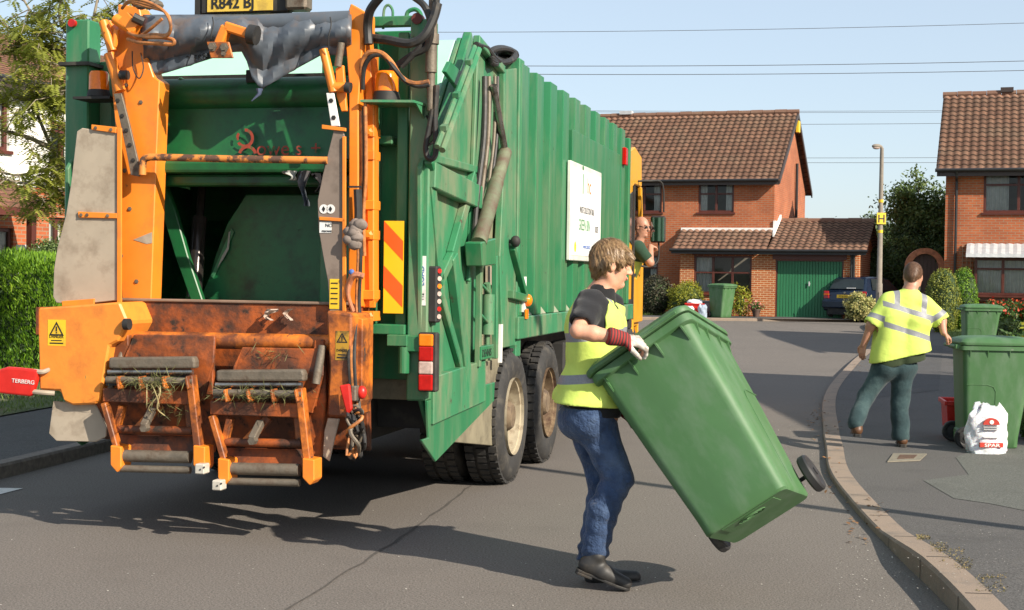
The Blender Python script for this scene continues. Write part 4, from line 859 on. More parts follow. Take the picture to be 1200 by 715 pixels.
def strp(z0, z1):
    # diagonal: falls to the right
    a = [(h0.x, z0), (h1.x, z0-W*1.0), (h1.x, z1-W*1.0), (h0.x, z1)]; out = []
    for x, z_ in a: out.append((x, RS-.032, min(max(z_, h0.z), h1.z)))
    m.quad(*out)
strp(h0.z+H*.285, h0.z+H*.285+H*.235); strp(h0.z+H*.79, h0.z+H*1.0-.0); 
m.build('hazard_stripe', paint('hazard_orange', (.85, .10, .01), .4, var=.05), hz_)
q = R(495, 329, RS-.004); m = MB(); m.box(q.x-.022, q.x+.022, RS-.004, RS-.001, R(495, 358).z, R(495, 300).z); stk = m.build('sticker', M_wht, T)
text('lettering', 'LOAD', (q.x+.012, RS-.0055, R(495, 335).z), (0, 0, 1), (-1, 0, 0), .045, M_blueink, stk, .001)
text('lettering', '112', (q.x+.012, RS-.0055, R(495, 352).z), (0, 0, 1), (-1, 0, 0), .03, M_ink, stk, .001)
# stacked round lamps at the corner
m = MB(); a, b = R(500, 378, RS+.06), R(513, 312, RS+.06); m.box(a.x, a.x+.075, RS+.02, RS+.12, a.z, b.z); ls = m.build('lamp_stack', M_chassis, T, bevel=.01)
for k, mt in enumerate((M_redl, M_clr, M_amb, M_clr, M_clr, M_redl, M_clr)):
    zc_ = b.z-.03-(b.z-a.z-.05)*k/6.4; m = MB(); m.cyl((a.x+.06, RS+.07, zc_), (a.x+.085, RS+.045, zc_), .015, n=12); m.build('lamp', mt, ls, smooth=True)
# ---------------- beacons
def beacon(x0, x1, ytop, ymid, ybot, s, dark=True):
    a, b = R(x0, ybot, s), R(x1, ytop, s); r = (b.x-a.x)/2; cx = (a.x+b.x)/2; zm = R(x0, ymid, s).z
    m = MB(); m.lathe([(0, 0), (r*1.15, 0), (r*1.1, (zm-a.z)*.5), (r*1.0, zm-a.z)], (cx, s, a.z), (0, 0, 1), 24); bb = m.build('beacon', M_chassis, T, smooth=True)
    m = MB(); m.lathe([(r*.97, 0), (r*.95, (b.z-zm)*.85), (r*.8, (b.z-zm)), (0, (b.z-zm))], (cx, s, zm+.001), (0, 0, 1), 24); m.build('amber_dome', M_amb, bb, smooth=True); return cx, a.z, r
cx, zb, r = beacon(439, 467, 84, 108, 119, RS-.12); m = MB(); m.prism([(cx-.12, RS-.26, zb-.004), (cx+.2, RS-.2, zb-.004), (cx+.22, RS+.05, zb-.004), (cx-.1, RS+.05, zb-.004)], (0, 0, -.015)); m.prism([(cx+.19, RS-.18, zb-.004), (cx+.2, RS+.05, zb-.004), (cx+.2, RS+.05, zb-.12)], (.01, 0, 0)); m.build('beacon_shelf', M_greend, T)
cx, zb, r = beacon(105, 127, 84, 106, 114, RS-.12); m = MB(); m.box(cx-.14, cx+.12, RS-.2, RS+.02, zb-.02, zb-.004); m.build('beacon_shelf', M_chassis, T)
# ---------------- number plate bar on top
q0, q1 = R(240, 16, -2.45), R(334, -8, -2.45); m = MB(); m.box(q0.x-.03, q1.x+.03, -2.45, -2.38, q0.z-.005, q1.z+.07); pb = m.build('plate_holder', M_chassis, T, bevel=.01)
m = MB(); m.box(q0.x+.02, q1.x-.08, -2.458, -2.4505, q0.z+.008, q1.z+.055); m.build('number_plate', paint('grubby_plate_yellow', (.62, .42, .06), .5, var=.1, dirt=(.35, .22, .05), da=(.5, .7), ds=9), pb); text('lettering', 'R842 BJ', (q0.x+.045, -2.46, q0.z+.028), (1, 0, 0), (0, 0, 1), .098, M_ink, pb, .0015, sx=.95, bold=.002)
m = MB(); m.box(q1.x+.02, q1.x+.16, -2.5, -2.38, q0.z, q0.z+.15); m.build('plate_lamp', M_worn, T, bevel=.015); m = MB(); m.box(q0.x-.075, q0.x-.035, -2.44, -2.4, q0.z-.03, q1.z+.1); m.build('plate_bracket', M_chassis, T)
m = MB(); m.ell((q0.x+.5, -2.4, q0.z-.03), (.09, .05, .04)); m.build('grommet', M_rub, T, smooth=True)
# ---------------- tarpaulin rolled between the lift columns
g = np.random.default_rng(11); n, k_ = 40, 16; vs = []
xa, xb = R(168, 40, -2.62).x, R(410, 40, -2.62).x; zt0 = R(280, 19, -2.62).z
def tarp_bottom(px):   # lower edge of the hanging sheet, in photo pixels
    K = [(168, 85), (185, 88), (200, 84), (250, 68), (268, 62), (283, 60), (288, 62), (293, 88), (306, 106), (318, 98), (345, 82), (378, 64), (412, 66)]
    for (a, b), (c, d) in zip(K, K[1:]):
        if a <= px <= c: return b+(d-b)*(px-a)/(c-a)
    return 66
for i in range(n+1):
    px = 168+(412-168)*i/n; yb = tarp_bottom(px)
    for j in range(k_+1):
        w = j/k_; py = 19+(yb-19)*w; bul = .10*sin(min(w*1.35, 1)*pi)*(1 if px < 285 else .8); s = -2.60-bul-.018*sin(px*.11+w*4)-.012*sin(px*.31+w*9+1)-.05*max(0, 1-abs(px-300)/22)*w
        q = R(px, py, s); vs.append(q)
m = MB(); m.add(vs, [(i*(k_+1)+j, i*(k_+1)+j+1, (i+1)*(k_+1)+j+1, (i+1)*(k_+1)+j) for i in range(n) for j in range(k_)])
tp = m.build('tarpaulin', M_tarp, T, smooth=True); sd = tp.modifiers.new('s', 'SOLIDIFY'); sd.thickness = .012; sd.offset = 1
m = MB(); m.cyl((xa, -2.60, zt0-.06), (xb, -2.60, zt0-.045), .062, n=18); m.build('tarpaulin_roller', M_tarp, T, smooth=True)
m = MB(); q = R(304, 104, -2.70); m.tube([q, q+Vector((0, 0, -.03)), q+Vector((-.05, 0, -.075))], [.022, .012, .003], 6); m.build('tarpaulin_tail', paint('blue_grey_cloth', (.08, .10, .17), .5), tp, smooth=True)
for px in (249, 387):
    m = MB(); m.tube(spline([R(px, 20, -2.72), R(px+1, 30, -2.74), R(px-2, 44, -2.75), R(px-2, 60, -2.72)], 4), .004, 5); m.build('tie_cord', M_rub, tp)
tl_ = text('lettering', 'TERBERG', R(213, 71, -2.70), (1, 0, .17), (-.1, 0, 1), .055, M_ink, tp, .0)
from mathutils.bvhtree import BVHTree
_bt = BVHTree.FromPolygons([v.co[:] for v in tp.data.vertices], [tuple(p.vertices) for p in tp.data.polygons])
for v in tl_.data.vertices:
    h_ = _bt.ray_cast(Vector((v.co.x, -5, v.co.z)), Vector((0, 1, 0)))
    if h_[0]: v.co.y = h_[0].y-.016
# orange dog-leg bracket on the tarp
m = MB(); a, b, c = R(256, 56, -2.80), R(266, 31, -2.80), R(292, 40, -2.80); m.bar(a, b, .06, .07, (0, 1, 0)); m.bar(b+Vector((-.01, 0, 0)), c, .06, .07, (0, 1, 0)); m.build('roller_bracket', M_or, T, bevel=.01)
m = MB(); m.prism([R(242, 49, -2.86), R(268, 49, -2.86), R(273, 68, -2.86), R(247, 68, -2.86)], (0, .015, 0)); bp = m.build('bracket_plate', M_ord, T, bevel=.003)
m = MB(); bolt(m, R(249, 55, -2.861), .02, .02); bolt(m, R(263, 56, -2.861), .02, .02); bolt(m, R(262, 63, -2.861), .012, .015); m.build('bolt', M_worn, bp)
m = MB(); m.cyl(c, c+Vector((.05, 0, -.01)), .06); m.build('rubber_stop', M_rub, T, smooth=True)
# ---------------- ORANGE BIN LIFT
# left column
plate('lift_column', [(138, 5), (163, 8), (170, 40), (172, 66), (180, 90), (187, 95), (183, 190), (177, 355), (143, 355), (137, 170), (131, 105), (121, 27), (128, 23), (138, 40)], -2.62, .14, M_or)
m = MB(); m.bar(R(147, 20, -2.70), R(160, 35, -2.70), .07, .07, (0, 1, 0)); m.tube([R(135, 22, -2.7), R(160, 38, -2.7)], .035, 12); m.tube([R(137, 35, -2.68), R(134, 55, -2.68)], .02, 8); m.build('pivot_arm', M_or, T, smooth=True)
m = MB(); m.tube([R(121, 25, -2.68), R(132, 60, -2.68)], .03, 10); m.tube([R(128, 63, -2.68), R(141, 107, -2.68)], .035, 12); m.build('lift_link', M_or, T, smooth=True)
m = MB(); m.tube([R(141, 88, -2.72), R(150, 88, -2.72)], .03, 10); m.tube([R(156, 20, -2.75), R(168, 26, -2.72)], .03, 8); m.build('rubber_stop', M_rub, T, smooth=True)
m = MB(); m.prism([R(133, 110, -2.70), R(142, 109, -2.70), R(150, 140, -2.70), R(163, 195, -2.70), (R(163, 207, -2.70)), R(153, 205, -2.70), R(148, 178, -2.70), R(140, 140, -2.70)], (0, .02, 0)); ls_ = m.build('slotted_strip', M_worn, T, bevel=.003)
m = MB()
for x, y in ((138, 118), (143, 136), (148, 153), (152, 170), (156, 188)): bolt(m, R(x, y, -2.701), .010, .008)
m.build('bolt', M_chassis, ls_)
m = MB()
for x, y in ((148, 100), (165, 120), (140, 240), (142, 300), (160, 330), (152, 245), (146, 200)): bolt(m, R(x, y, -2.621), .010, .008)
m.build('bolt', M_worn, T)
plate('bare_patch', [(156, 281), (178, 272), (178, 285), (172, 286)], -2.623, .003, M_khaki, bevel=0)
# right column and second rail
plate('lift_column', [(407, 16), (411, 4), (431, 16), (431, 40), (425, 46), (420, 120), (420, 360), (408, 360), (409, 100), (403, 30)], -2.62, .14, M_or)
plate('lift_rail', [(426, 40), (431, 40), (438, 120), (438, 352), (432, 360), (428, 130)], -2.52, .10, M_or)
m = MB(); q = R(420, 330, -2.62); m.box(R(418, 300, -2.58).x, R(434, 300, -2.58).x, -2.5, -2.47, R(420, 360, -2.5).z, R(420, 60, -2.5).z); m.build('rail_web', M_or, T)
for y in (155, 182, 240, 275, 345, 370):
    a, b = R(424, y+6, -2.5), R(440, y-5, -2.5); m = MB(); m.box(a.x, b.x, -2.53, -2.40, a.z, b.z)
    if y in (155, 275, 370): bolt(m, ((a.x+b.x)/2+.01, -2.53, (a.z+b.z)/2), .02, .02)
    m.build('guide_bracket', M_or, T, bevel=.004)
m = MB(); m.tube([R(379, 58, -2.68), R(391, 108, -2.68)], .028, 12); m.tube([R(388, 102, -2.68), R(408, 102, -2.66)], .03, 10); m.build('lift_link', M_or, T, smooth=True)
m = MB(); m.tube([R(400, 50, -2.66), R(396, 78, -2.66)], .022, 10); m.build('gas_strut', M_worn, T, smooth=True)
m = MB(); m.prism([R(393, 80, -2.65), R(402, 76, -2.65), R(406, 130, -2.65), R(400, 131, -2.65), (R(394, 112, -2.65))], (0, .03, 0)); m.build('strut_bracket', M_or, T, bevel=.004)
m = MB(); m.cyl(R(405, 102, -2.70), R(411, 103, -2.70), .032); m.build('rubber_stop', M_rub, T, smooth=True)
m = MB(); m.prism([R(382, 109, -2.70), R(391, 109, -2.70), R(398, 148, -2.70), R(388, 148, -2.70)], (0, .015, 0)); sp_ = m.build('slotted_strip', M_wht, T, bevel=.003); m = MB(); bolt(m, R(388, 118, -2.701), .010, .006); bolt(m, R(391, 138, -2.701), .010, .006); m.build('bolt', M_chassis, sp_)
# rusty crossbar
m = MB(); P = [R(167, 205, -2.72), R(168, 188, -2.72), R(176, 184, -2.72), R(250, 186, -2.72), R(320, 187, -2.72), R(384, 188, -2.72)]; m.tube(spline(P[:3], 4)+P[3:], .023, 10); m.build('cross_bar', paint('flaking_orange', (.62, .22, .04), .6, var=.2, dirt=(.10, .05, .03), da=(.48, .56), ds=11), T, smooth=True)
# side screens (scuffed sheets)
def screen(px, s, name='side_screen', mat=M_khaki, bulge=.03):
    vs = [R(x, y, s) for x, y in px]; m = MB(); m.prism(vs, (0, .012, 0)); return m.build(name, mat, T, bevel=.004)
sc1 = screen([(90, 154), (96, 150), (137, 156), (137, 352), (92, 357), (66, 355), (62, 348), (63, 315), (67, 290), (77, 252), (83, 215), (87, 180)], -2.72)
for pts in ([(107, 146), (136, 149), (136, 156), (107, 152)], [(91, 248), (137, 250), (137, 256), (92, 255)], [(72, 353), (110, 350), (110, 357), (73, 359)], [(137, 150), (142, 150), (142, 355), (137, 355)]):
    m = MB(); m.prism([R(x, y, -2.735) for x, y in pts], (0, .014, 0)); m.build('clamp_strip', M_or, sc1, bevel=.002)
m = MB()
for x, y in ((95, 252), (102, 252), (126, 253), (112, 150), (130, 152)): bolt(m, R(x, y, -2.736), .008, .007)
m.build('bolt', M_worn, sc1)
sc2 = screen([(391, 152), (400, 149), (404, 160), (404, 367), (386, 365), (384, 330), (378, 298), (373, 268), (372, 235), (378, 205), (386, 172)], -2.72, mat=paint('scuffed_grey_sheet', (.20, .155, .125), .7, var=.12, dirt=(.12, .09, .07), da=(.5, .7), ds=5))
m = MB(); 
for pts in ([(377, 146), (405, 150), (405, 154), (377, 151)], [(374, 254), (404, 256), (404, 260), (374, 258)], [(401, 160), (405, 160), (405, 367), (401, 367)]): m.prism([R(x, y, -2.735) for x, y in pts], (0, .014, 0))
m.build('clamp_strip', M_or, sc2, bevel=.002)
for x in (379.5, 387.5):
    c = R(x, 245, -2.7215); m = MB(); m.lathe([(.028, 0), (.028, .002), (0, .002)], c, (0, -1, 0), 20); d = m.build('round_sticker', M_wht, sc2); m = MB(); m.obox(c+Vector((0, -.0035, 0)), (.005, 0, .009), (0, .001, 0), (-.006, 0, .008)); m.build('pictogram', M_ink, d)
m = MB(); m.box(R(376, 266, -2.7).x, R(390, 266, -2.7).x, -2.7235, -2.7205, R(380, 273, -2.7235).z, R(380, 260, -2.7235).z); st = m.build('sticker', M_wht, sc2); text('lettering', 'NO', R(381, 266, -2.725), (1, 0, 0), ZA, .03, M_ink, st, .0008); text('lettering', 'PERSONNEL', R(377, 272, -2.725), (1, 0, 0), ZA, .016, M_ink, st, .0008, sx=.8)
m = MB(); m.box(R(388, 330, -2.7).x, R(399, 330, -2.7).x, -2.7235, -2.7205, R(390, 362, -2.7235).z, R(390, 327, -2.7235).z); st = m.build('sticker', M_ysk, sc2)
m = MB()
for k in range(5): 
    z_ = R(390, 331+k*6, -2.7235).z; m.box(R(389.5, 330, -2.7).x, R(397.5, 330, -2.7).x, -2.7255, -2.724, z_-.008, z_-.001)
m.build('small_print', M_ink, st)
# sill of the hopper
z0, z1 = R(260, 395, -2.66).z, R(260, 353, -2.66).z
m = MB(); m.prism([(-2.22, -2.66, z0), (-2.22, -2.66, z1-.01), (-2.22, -2.64, z1), (-2.22, -2.34, z1-.03), (-2.22, -2.34, z0-.1)], (1.83, 0, 0)); m.build('hopper_sill', M_orr, T, bevel=.008)
m = MB(); m.box(-2.2, -.4, -2.675, -2.63, z1-.012, z1+.008); m.build('sill_edge', paint('sill_wear', (.20, .13, .09), .7, var=.3), T, bevel=.006)
# rear wall of the lift below the sill, main shaft
m = MB(); m.prism([(-2.28, -2.52, z0-.0), (-2.28, -2.62, z0-.03), (-2.28, -2.52, .55), (-2.28, -2.46, .52)], (1.95, 0, 0)); m.build('lift_back_wall', M_orr, T, bevel=.006)
a, b = R(143, 397, -2.80), R(388, 402, -2.80); m = MB(); m.tube([a, b], .05, 18); m.build('lift_shaft', M_ord, T, smooth=True)
# left gear box
def gearbox(front, sidep, s, mat):
    m = MB(); m.prism([R(x, y, s) for x, y in front], (0, .35, 0)); return m.build('gear_casing', mat, T, bevel=.012)
gb = gearbox([(43, 361), (87, 358), (140, 354), (150, 378), (138, 400), (128, 405), (117, 468), (112, 474), (85, 475), (74, 470), (70, 458), (46, 457)], None, -2.98, paint('marked_orange_paint', (.76, .25, .03), .5, var=.12, vs=4, dirt=(.46, .13, .025), da=(.48, .72), ds=4, rust=(.06, .03, .02), ra=(.67, .71), rs=8, bump=.1, bs=40))
m = MB(); m.prism([R(x, y, -2.99) for x, y in ((42, 360), (45, 360), (45, 392), (42, 392))], (0, .2, 0)); m.build('casing_edge', M_orr, gb)
def warn(par, x0, x1, y0, y1, s, mat, words):
    a, b = R(x0, y1, s), R(x1, y0, s); m = MB(); m.box(a.x, b.x, s-.002, s-.0005, a.z, b.z); st = m.build('warning_sticker', mat, par); w = b.x-a.x; cx = (a.x+b.x)/2; zt = b.z-.01; h = w*.72
    m = MB(); s2 = s-.0035; o = [(cx-w*.42, zt-h), (cx+w*.42, zt-h), (cx, zt)]; i_ = [(cx-w*.29, zt-h+w*.075), (cx+w*.29, zt-h+w*.075), (cx, zt-w*.15)]
    for k in range(3): j = (k+1) % 3; m.add([(o[k][0], s2, o[k][1]), (o[j][0], s2, o[j][1]), (i_[j][0], s2, i_[j][1]), (i_[k][0], s2, i_[k][1])], [(0, 1, 2, 3)])
    m.box(cx-w*.035, cx+w*.035, s2-.0005, s2, zt-h+w*.22, zt-w*.26); m.box(cx-w*.035, cx+w*.035, s2-.0005, s2, zt-h+w*.115, zt-h+w*.18); m.build('warning_triangle', M_ink, st)
    text('lettering', words, (cx, s2, a.z+(b.z-a.z)*.30), (1, 0, 0), ZA, w*.25, M_ink, st, .0006, 'CENTER', .8)
    m = MB(); m.box(a.x+w*.12, b.x-w*.12, s2, s2+.0008, a.z+.012, a.z+.02); m.box(a.x+w*.2, b.x-w*.2, s2, s2+.0008, a.z+.03, a.z+.036); m.build('small_print', M_ink, st)
warn(gb, 56, 77, 375, 405, -2.98, M_ysk, 'DANGER'); 
# beige rubber flap under the left casing
screen([(62, 470), (112, 474), (125, 500), (124, 512), (112, 518), (66, 517), (57, 508)], -2.93, 'rubber_flap')
# red guard paddle with tube arms
m = MB(); pts = [(-2, 433), (8, 430), (22, 431), (44, 433.5), (42, 445), (37, 462), (34, 465), (-2, 461), (-6, 448)]
m.prism([R(x, y, -3.02) for x, y in pts], (0, .05, 0)); pd = m.build('guard_paddle', M_redp, T, bevel=.014, seg=3)
text('lettering', 'TERBERG', R(13.5, 448, -3.0225), (1, 0, -.06), (0.06, 0, 1), .035, M_wht, pd, .0008, sx=1.1)
m = MB(); m.tube(spline([R(40, 435, -3.0), R(50, 436, -3.0), R(58, 433, -2.97)], 4), .015, 8); m.tube(spline([R(38, 459, -3.0), R(50, 460, -3.0), R(64, 461, -2.97)], 4), .015, 8); m.build('paddle_arm', M_khaki, T, smooth=True)
# right gear box, beige edge, red paddle seen edge on, hoses
gb2 = gearbox([(382, 364), (412, 368), (412, 490), (383, 488), (386, 430)], None, -2.92, M_ord); warn(gb2, 393, 409, 388, 422, -2.92, paint('oily_yellow', (.40, .22, .02), .5, dirt=(.1, .06, .02), da=(.45, .6), ds=12), 'DANGER')
plate('casing_side', [(412, 369), (425, 374), (424, 470), (412, 490)], -2.80, .2, M_ord)
screen([(384, 490), (398, 491), (392, 515), (386, 541), (378, 535), (380, 505)], -2.9, 'rubber_flap')
m = MB(); m.prism([R(x, y, -3.0) for x, y in ((397, 452), (409, 450), (412, 480), (406, 487))], (0, .03, 0)); m.build('guard_paddle', M_redp, T, bevel=.008)
m = MB(); m.box(R(412, 460, -2.95).x, R(418, 460, -2.95).x, -2.97, -2.9, R(412, 470, -2.95).z, R(412, 452, -2.95).z); m.build('valve_block', M_worn, T, bevel=.006)
m = MB(); q = R(424, 460, -2.9); m.ell(q, (.03, .03, .04)); m.build('emergency_stop', M_redp, T, smooth=True)
random.seed(21)
for k in range(20):
    x, y = 404+random.uniform(0, 10), 475+random.uniform(0, 15); P = [R(x, y, -2.9+random.uniform(-.06, .06))]
    for j in range(4): P.append(R(404+random.uniform(0, 24), 485+j*14+random.uniform(-8, 10), -2.9+random.uniform(-.12, .1)))
    P.append(R(420, 462+random.uniform(0, 20), -2.85)); m = MB(); m.tube(spline(P, 5), random.choice((.010, .013, .008)), 7); m.build('hydraulic_hose', random.choice((M_rub, M_rub, M_tan, M_worn)), T, smooth=True)
for k in range(5):
    x = 410+k*3; P = [R(x+1, 380, -2.82), R(x-1, 420, -2.93), R(x+2, 470, -2.93)] if k < 3 else [R(x, 260, -2.66), R(x+1, 300, -2.7), R(x-1, 350, -2.68), R(x, 372, -2.7)]
    m = MB(); m.tube(spline(P, 5), .011, 7); m.build('hydraulic_hose', M_tan if k % 2 else M_rub, T, smooth=True)
# grey grease-caked knot on the right column, small blue/orange fittings
random.seed(5); m = MB()
for k in range(9): q = R(408+random.uniform(0, 15), 262+k*3+random.uniform(-2, 2), -2.74+random.uniform(-.02, .02)); m.ell(q, (.045, .035, .035), 10, 7, jit=.08)
m.build('tied_rag', paint('grey_rag', (.20, .16, .135), .85, var=.25, vs=20), T, smooth=True)
m = MB(); m.tube(spline([R(405, 350, -2.7), R(410, 330, -2.74), R(416, 322, -2.76), R(426, 324, -2.74)], 4), .02, 8); m.tube(spline([R(411, 325, -2.74), R(408, 345, -2.74), R(414, 365, -2.72)], 4), .013, 8); m.build('hand_lever', paint('oily_orange', (.45, .17, .08), .5, dirt=(.1, .04, .03), da=(.5, .7), ds=12), T, smooth=True)
m = MB(); m.ell(R(412, 319, -2.76), (.018, .015, .018)); m.build('blue_cap', M_blueink, T, smooth=True)
# orange hoses looping on the left column top, black ones on the right
for k, (dx, r_) in enumerate(((0, .010), (3, .009), (6, .008))):
    hose('orange_hose', [(143, 10, -.1), (152, 1+k, -.15), (172, 2+dx, -.2), (193, 14, -.25), (200, 30-k*2, -.25), (196, 42-k, -.22), (180, 44-2*k, -.18), (160, 42, -.1), (150, 38)], -2.72, r_, M_tan)
hose('orange_hose', [(150, 46), (165, 50, -.1), (185, 51, -.15), (202, 52, -.15), (203, 47, -.15), (190, 44, -.1), (172, 44)], -2.75, .012, M_tan); hose('orange_hose', [(160, 45), (175, 35, -.1), (190, 22, -.12)], -2.75, .010, M_tan)
hose('control_cable', [(155, 60), (156, 80), (163, 92, -.02), (168, 80), (165, 62)], -2.66, .004, M_rub)
m = MB()
for k in range(6): m.ell(R(160+k*5, 3+3*(k % 2), -2.72), (.035, .04, .03), 8, 6, jit=.1)
m.build('hose_fittings', M_worn, T, smooth=True)
hose('hydraulic_hose', [(432, 52), (431, 30), (434, 12, -.05), (446, -4, -.1)], -2.62, .028, M_rub)
hose('hydraulic_hose', [(436, 45), (455, 47, -.05), (480, 51, -.08), (497, 42, -.08), (508, 22, -.06), (513, 4, -.05)], -2.55, .028, M_rub)
hose('hydraulic_hose', [(484, -4), (498, 8, -.05), (505, 30, -.05), (500, 55), (482, 65), (462, 80), (448, 95), (436, 118, .1)], -2.5, .022, M_rub)
hose('hydraulic_hose', [(425, 98), (424, 75, -.03), (432, 62, -.05), (446, 62, -.05), (458, 72, -.05), (470, 90), (485, 98), (503, 96)], -2.6, .016, M_tan)
hose('hydraulic_hose', [(425, 105), (427, 80, -.03), (436, 66, -.05), (450, 66, -.05), (462, 80, -.05), (475, 95), (490, 101), (503, 99)], -2.6, .014, M_rub)
hose('hydraulic_hose', [(508, -2), (507, 30), (505, 60)], -2.45, .03, M_worn)
m = MB(); m.tube([R(506, 30, RS-.05), R(505, 85, RS-.05)], .036, 12); m.tube([R(506, 40, RS-.05), R(506, 52, RS-.05)], .046, 12); m.tube([R(505, 85, RS-.05), R(505, 130, RS-.05)], .025, 10); m.build('hose_swivel', M_worn, T, smooth=True)
hose('hydraulic_hose', [(507, 128), (503, 150), (499, 172), (501, 184), (507, 186), (511, 176), (510, 140), (512, 100)], RS-.06, .018, M_rub)
hose('hydraulic_hose', [(512, -3), (510, 15), (500, 40), (488, 60), (470, 78)], -2.5, .02, M_rub)
for k in range(5): hose('hydraulic_hose', [(420+k*2, 140-k*5), (421+k*2, 200), (420+k*1.5, 250), (423+k, 300)], -2.58-.01*k, .010+.002*(k % 3), M_rub if k % 2 else M_tan)
hose('black_sleeve', [(419, 222), (420, 250), (419, 268)], -2.68, .026, M_rub)
m = MB(); m.bar(R(408, 219, -2.68), R(423, 219, -2.68), .012, .012); m.build('hose_clip', M_rub, T)
random.seed(8)
for k in range(4): hose('control_cable', [(500, 100+k*12), (506, 120+k*8, -.03), (502+k, 140, .02), (508, 150+k*5), (499, 170)], RS+.0, .008, random.choice((M_rub, M_greend, M_worn)))
# ---------------- the two comb lifts
def comb(x0, x1, yt, s, skew=0):
    """x0..x1 photo width of the grey bar, yt its top; all parts hang at depth s"""
    U = MB(); dy = yt-418
    def q(x, y, ds=0): return R(x, y+dy, s+ds)
    w = x1-x0; L = lambda k: x0+w*k
    cm = MB(); cm.prism([q(L(.30), 392, .12), q(L(1.26), 394, .12), q(L(1.24), 425, .10), q(L(1.12), 470, .12), q(L(.1), 455, .12), q(L(.20), 415, .10)], (0, .03, 0)); bp = cm.build('comb_back_plate', M_orr, T, bevel=.006)
    m = MB(); m.prism([q(L(0), 419), q(L(1), 418), q(L(1.02), 424), q(L(1.02), 432), q(L(0), 432)], (0, .07, 0)); m.build('comb_bar', M_worn, T, bevel=.012, seg=2)
    m = MB(); m.tube([q(L(0), 436, .02), q(L(1), 436, .02)], .016, 10); m.build('comb_rod', M_chrome, T, smooth=True)
    m = MB(); m.prism([q(L(-.03), 440, .04), q(L(.98), 440, .04), q(L(1.0), 452, .02), q(L(-.03), 452, .02)], (0, .05, 0)); m.build('comb_trough', M_chassis, T)
    m = MB(); m.prism([q(L(-.07), 455), q(L(1.02), 458), q(L(1.05), 475), q(L(-.07), 471)], (0, .03, 0)); m.build('comb_lower_plate', M_orr, T, bevel=.005)
    m = MB(); m.tube([q(L(-.02), 445, -.02), q(L(1.0), 447, -.02)], .022, 10); m.build('comb_shaft', M_worn, T, smooth=True)
    for k in (.08, .34, .62, .9): m = MB(); m.prism([q(L(k), 443, -.07), q(L(k+.025), 441, -.07), q(L(k+.05), 455, -.07), q(L(k+.03), 457, -.07)], (0, .09, 0)); m.build('comb_tooth', M_ord, T, bevel=.003)
    m = MB()
    m.bar(q(L(-.04), 472), q(L(.12), 528), .035, .06, (0, 1, 0)); m.bar(q(L(.98), 440), q(L(1.09), 536), .045, .07, (0, 1, 0)); m.bar(q(L(.17), 475, .05), q(L(.1), 505, .05), .04, .05, (0, 1, 0)); m.bar(q(L(.95), 470, .06), q(L(.98), 505, .06), .04, .05, (0, 1, 0)); m.bar(q(L(.34), 504, .05), q(L(.62), 474, .1), .05, .05, (0, 1, 0))
    m.build('comb_frame', M_ord, T, bevel=.005)
    m = MB(); m.tube([q(L(.12), 503, .04), q(L(1.0), 505, .04)], .026, 12); m.build('comb_shaft', M_orr, T, smooth=True)
    m = MB(); m.bar(q(L(.42), 500, -.1), q(L(.52), 480, .05), .045, .045); m.build('bolt_arm', M_worn, T, bevel=.006); m = MB(); a = q(L(.41), 502, -.13); m.cyl(a, a+Vector((0, .05, 0)), .024, n=6); m.build('bolt', M_worn, T)
    m = MB(); m.prism([q(L(.12), 510, .1), q(L(1.05), 512, .1), q(L(1.07), 535, .06), q(L(.12), 533, .06)], (0, .03, 0)); m.build('comb_apron', M_orr, T)
    for y_, ds, r_ in ((534, -.01, .037), (549, -.02, .022)):
        m = MB(); m.tube([q(L(.15), y_, ds), q(L(.97), y_+2, ds)], r_, 16); m.build('roller', M_worn, T, smooth=True)
    for k0, k1, sgn in ((.02, .15, -1), (1.0, 1.14, 1)):
        m = MB(); m.prism([q(L(k0), 522, -.06), q(L(k1), 524, -.06), q(L(k1), 548, -.06), q(L((k0*.4+k1*.6)), 554, -.06), q(L(k0), 545, -.06)], (0, .13, 0)); m.build('roller_bracket', M_or, T, bevel=.006)
    return q, L
q1_, L1 = comb(127, 226, 418, -3.0); q2_, L2 = comb(253, 354, 433, -3.0)
for (x, y) in ((237, 551), (257, 570)): m = MB(); m.obox(R(x, y-2, -3.08), (.03, 0, .0), (0, .04, 0), (0, 0, .03)); m.build('guide_block', paint('dirty_white_block', (.45, .42, .36), .6, var=.2, vs=12) if x == 237 else MATS['dirty_white_block'], T, bevel=.006)
m = MB()
for (x, y) in ((237, 551), (257, 570)):
    for d in (-.012, .012): m.cyl(R(x, y-2, -3.122)+Vector((d, 0, d*.6)), R(x, y-2, -3.115)+Vector((d, 0, d*.6)), .006, n=8)
m.build('screw', M_ink, T)
# shaft-side casings and arms
plate('lift_arm', [(137, 395), (150, 392), (150, 405), (130, 450), (122, 462), (116, 450)], -2.9, .05, M_ord)
plate('lift_arm', [(368, 398), (380, 398), (382, 470), (372, 560), (362, 560), (362, 480)], -2.86, .05, M_orr)
plate('comb_back_plate', [(236, 400), (249, 402), (250, 530), (232, 540), (226, 470)], -2.80, .04, M_orr)
m = MB(); m.tube([R(378, 405, -2.88), R(370, 450, -2.92)], .025, 12); m.tube([R(150, 392, -2.85), R(128, 460, -2.95)], .02, 12); m.build('lift_cylinder', M_worn, T, smooth=True)
m = MB(); m.tube(spline([R(153, 362, -2.75), R(148, 370, -2.8), R(150, 378, -2.8)], 3), .01, 6); m.cyl(R(146, 380, -2.99), R(152, 380, -2.99), .035); m.tube([R(155, 370, -2.78), R(165, 373, -2.78)], .012, 6); m.build('linkage', M_chassis, T, smooth=True)
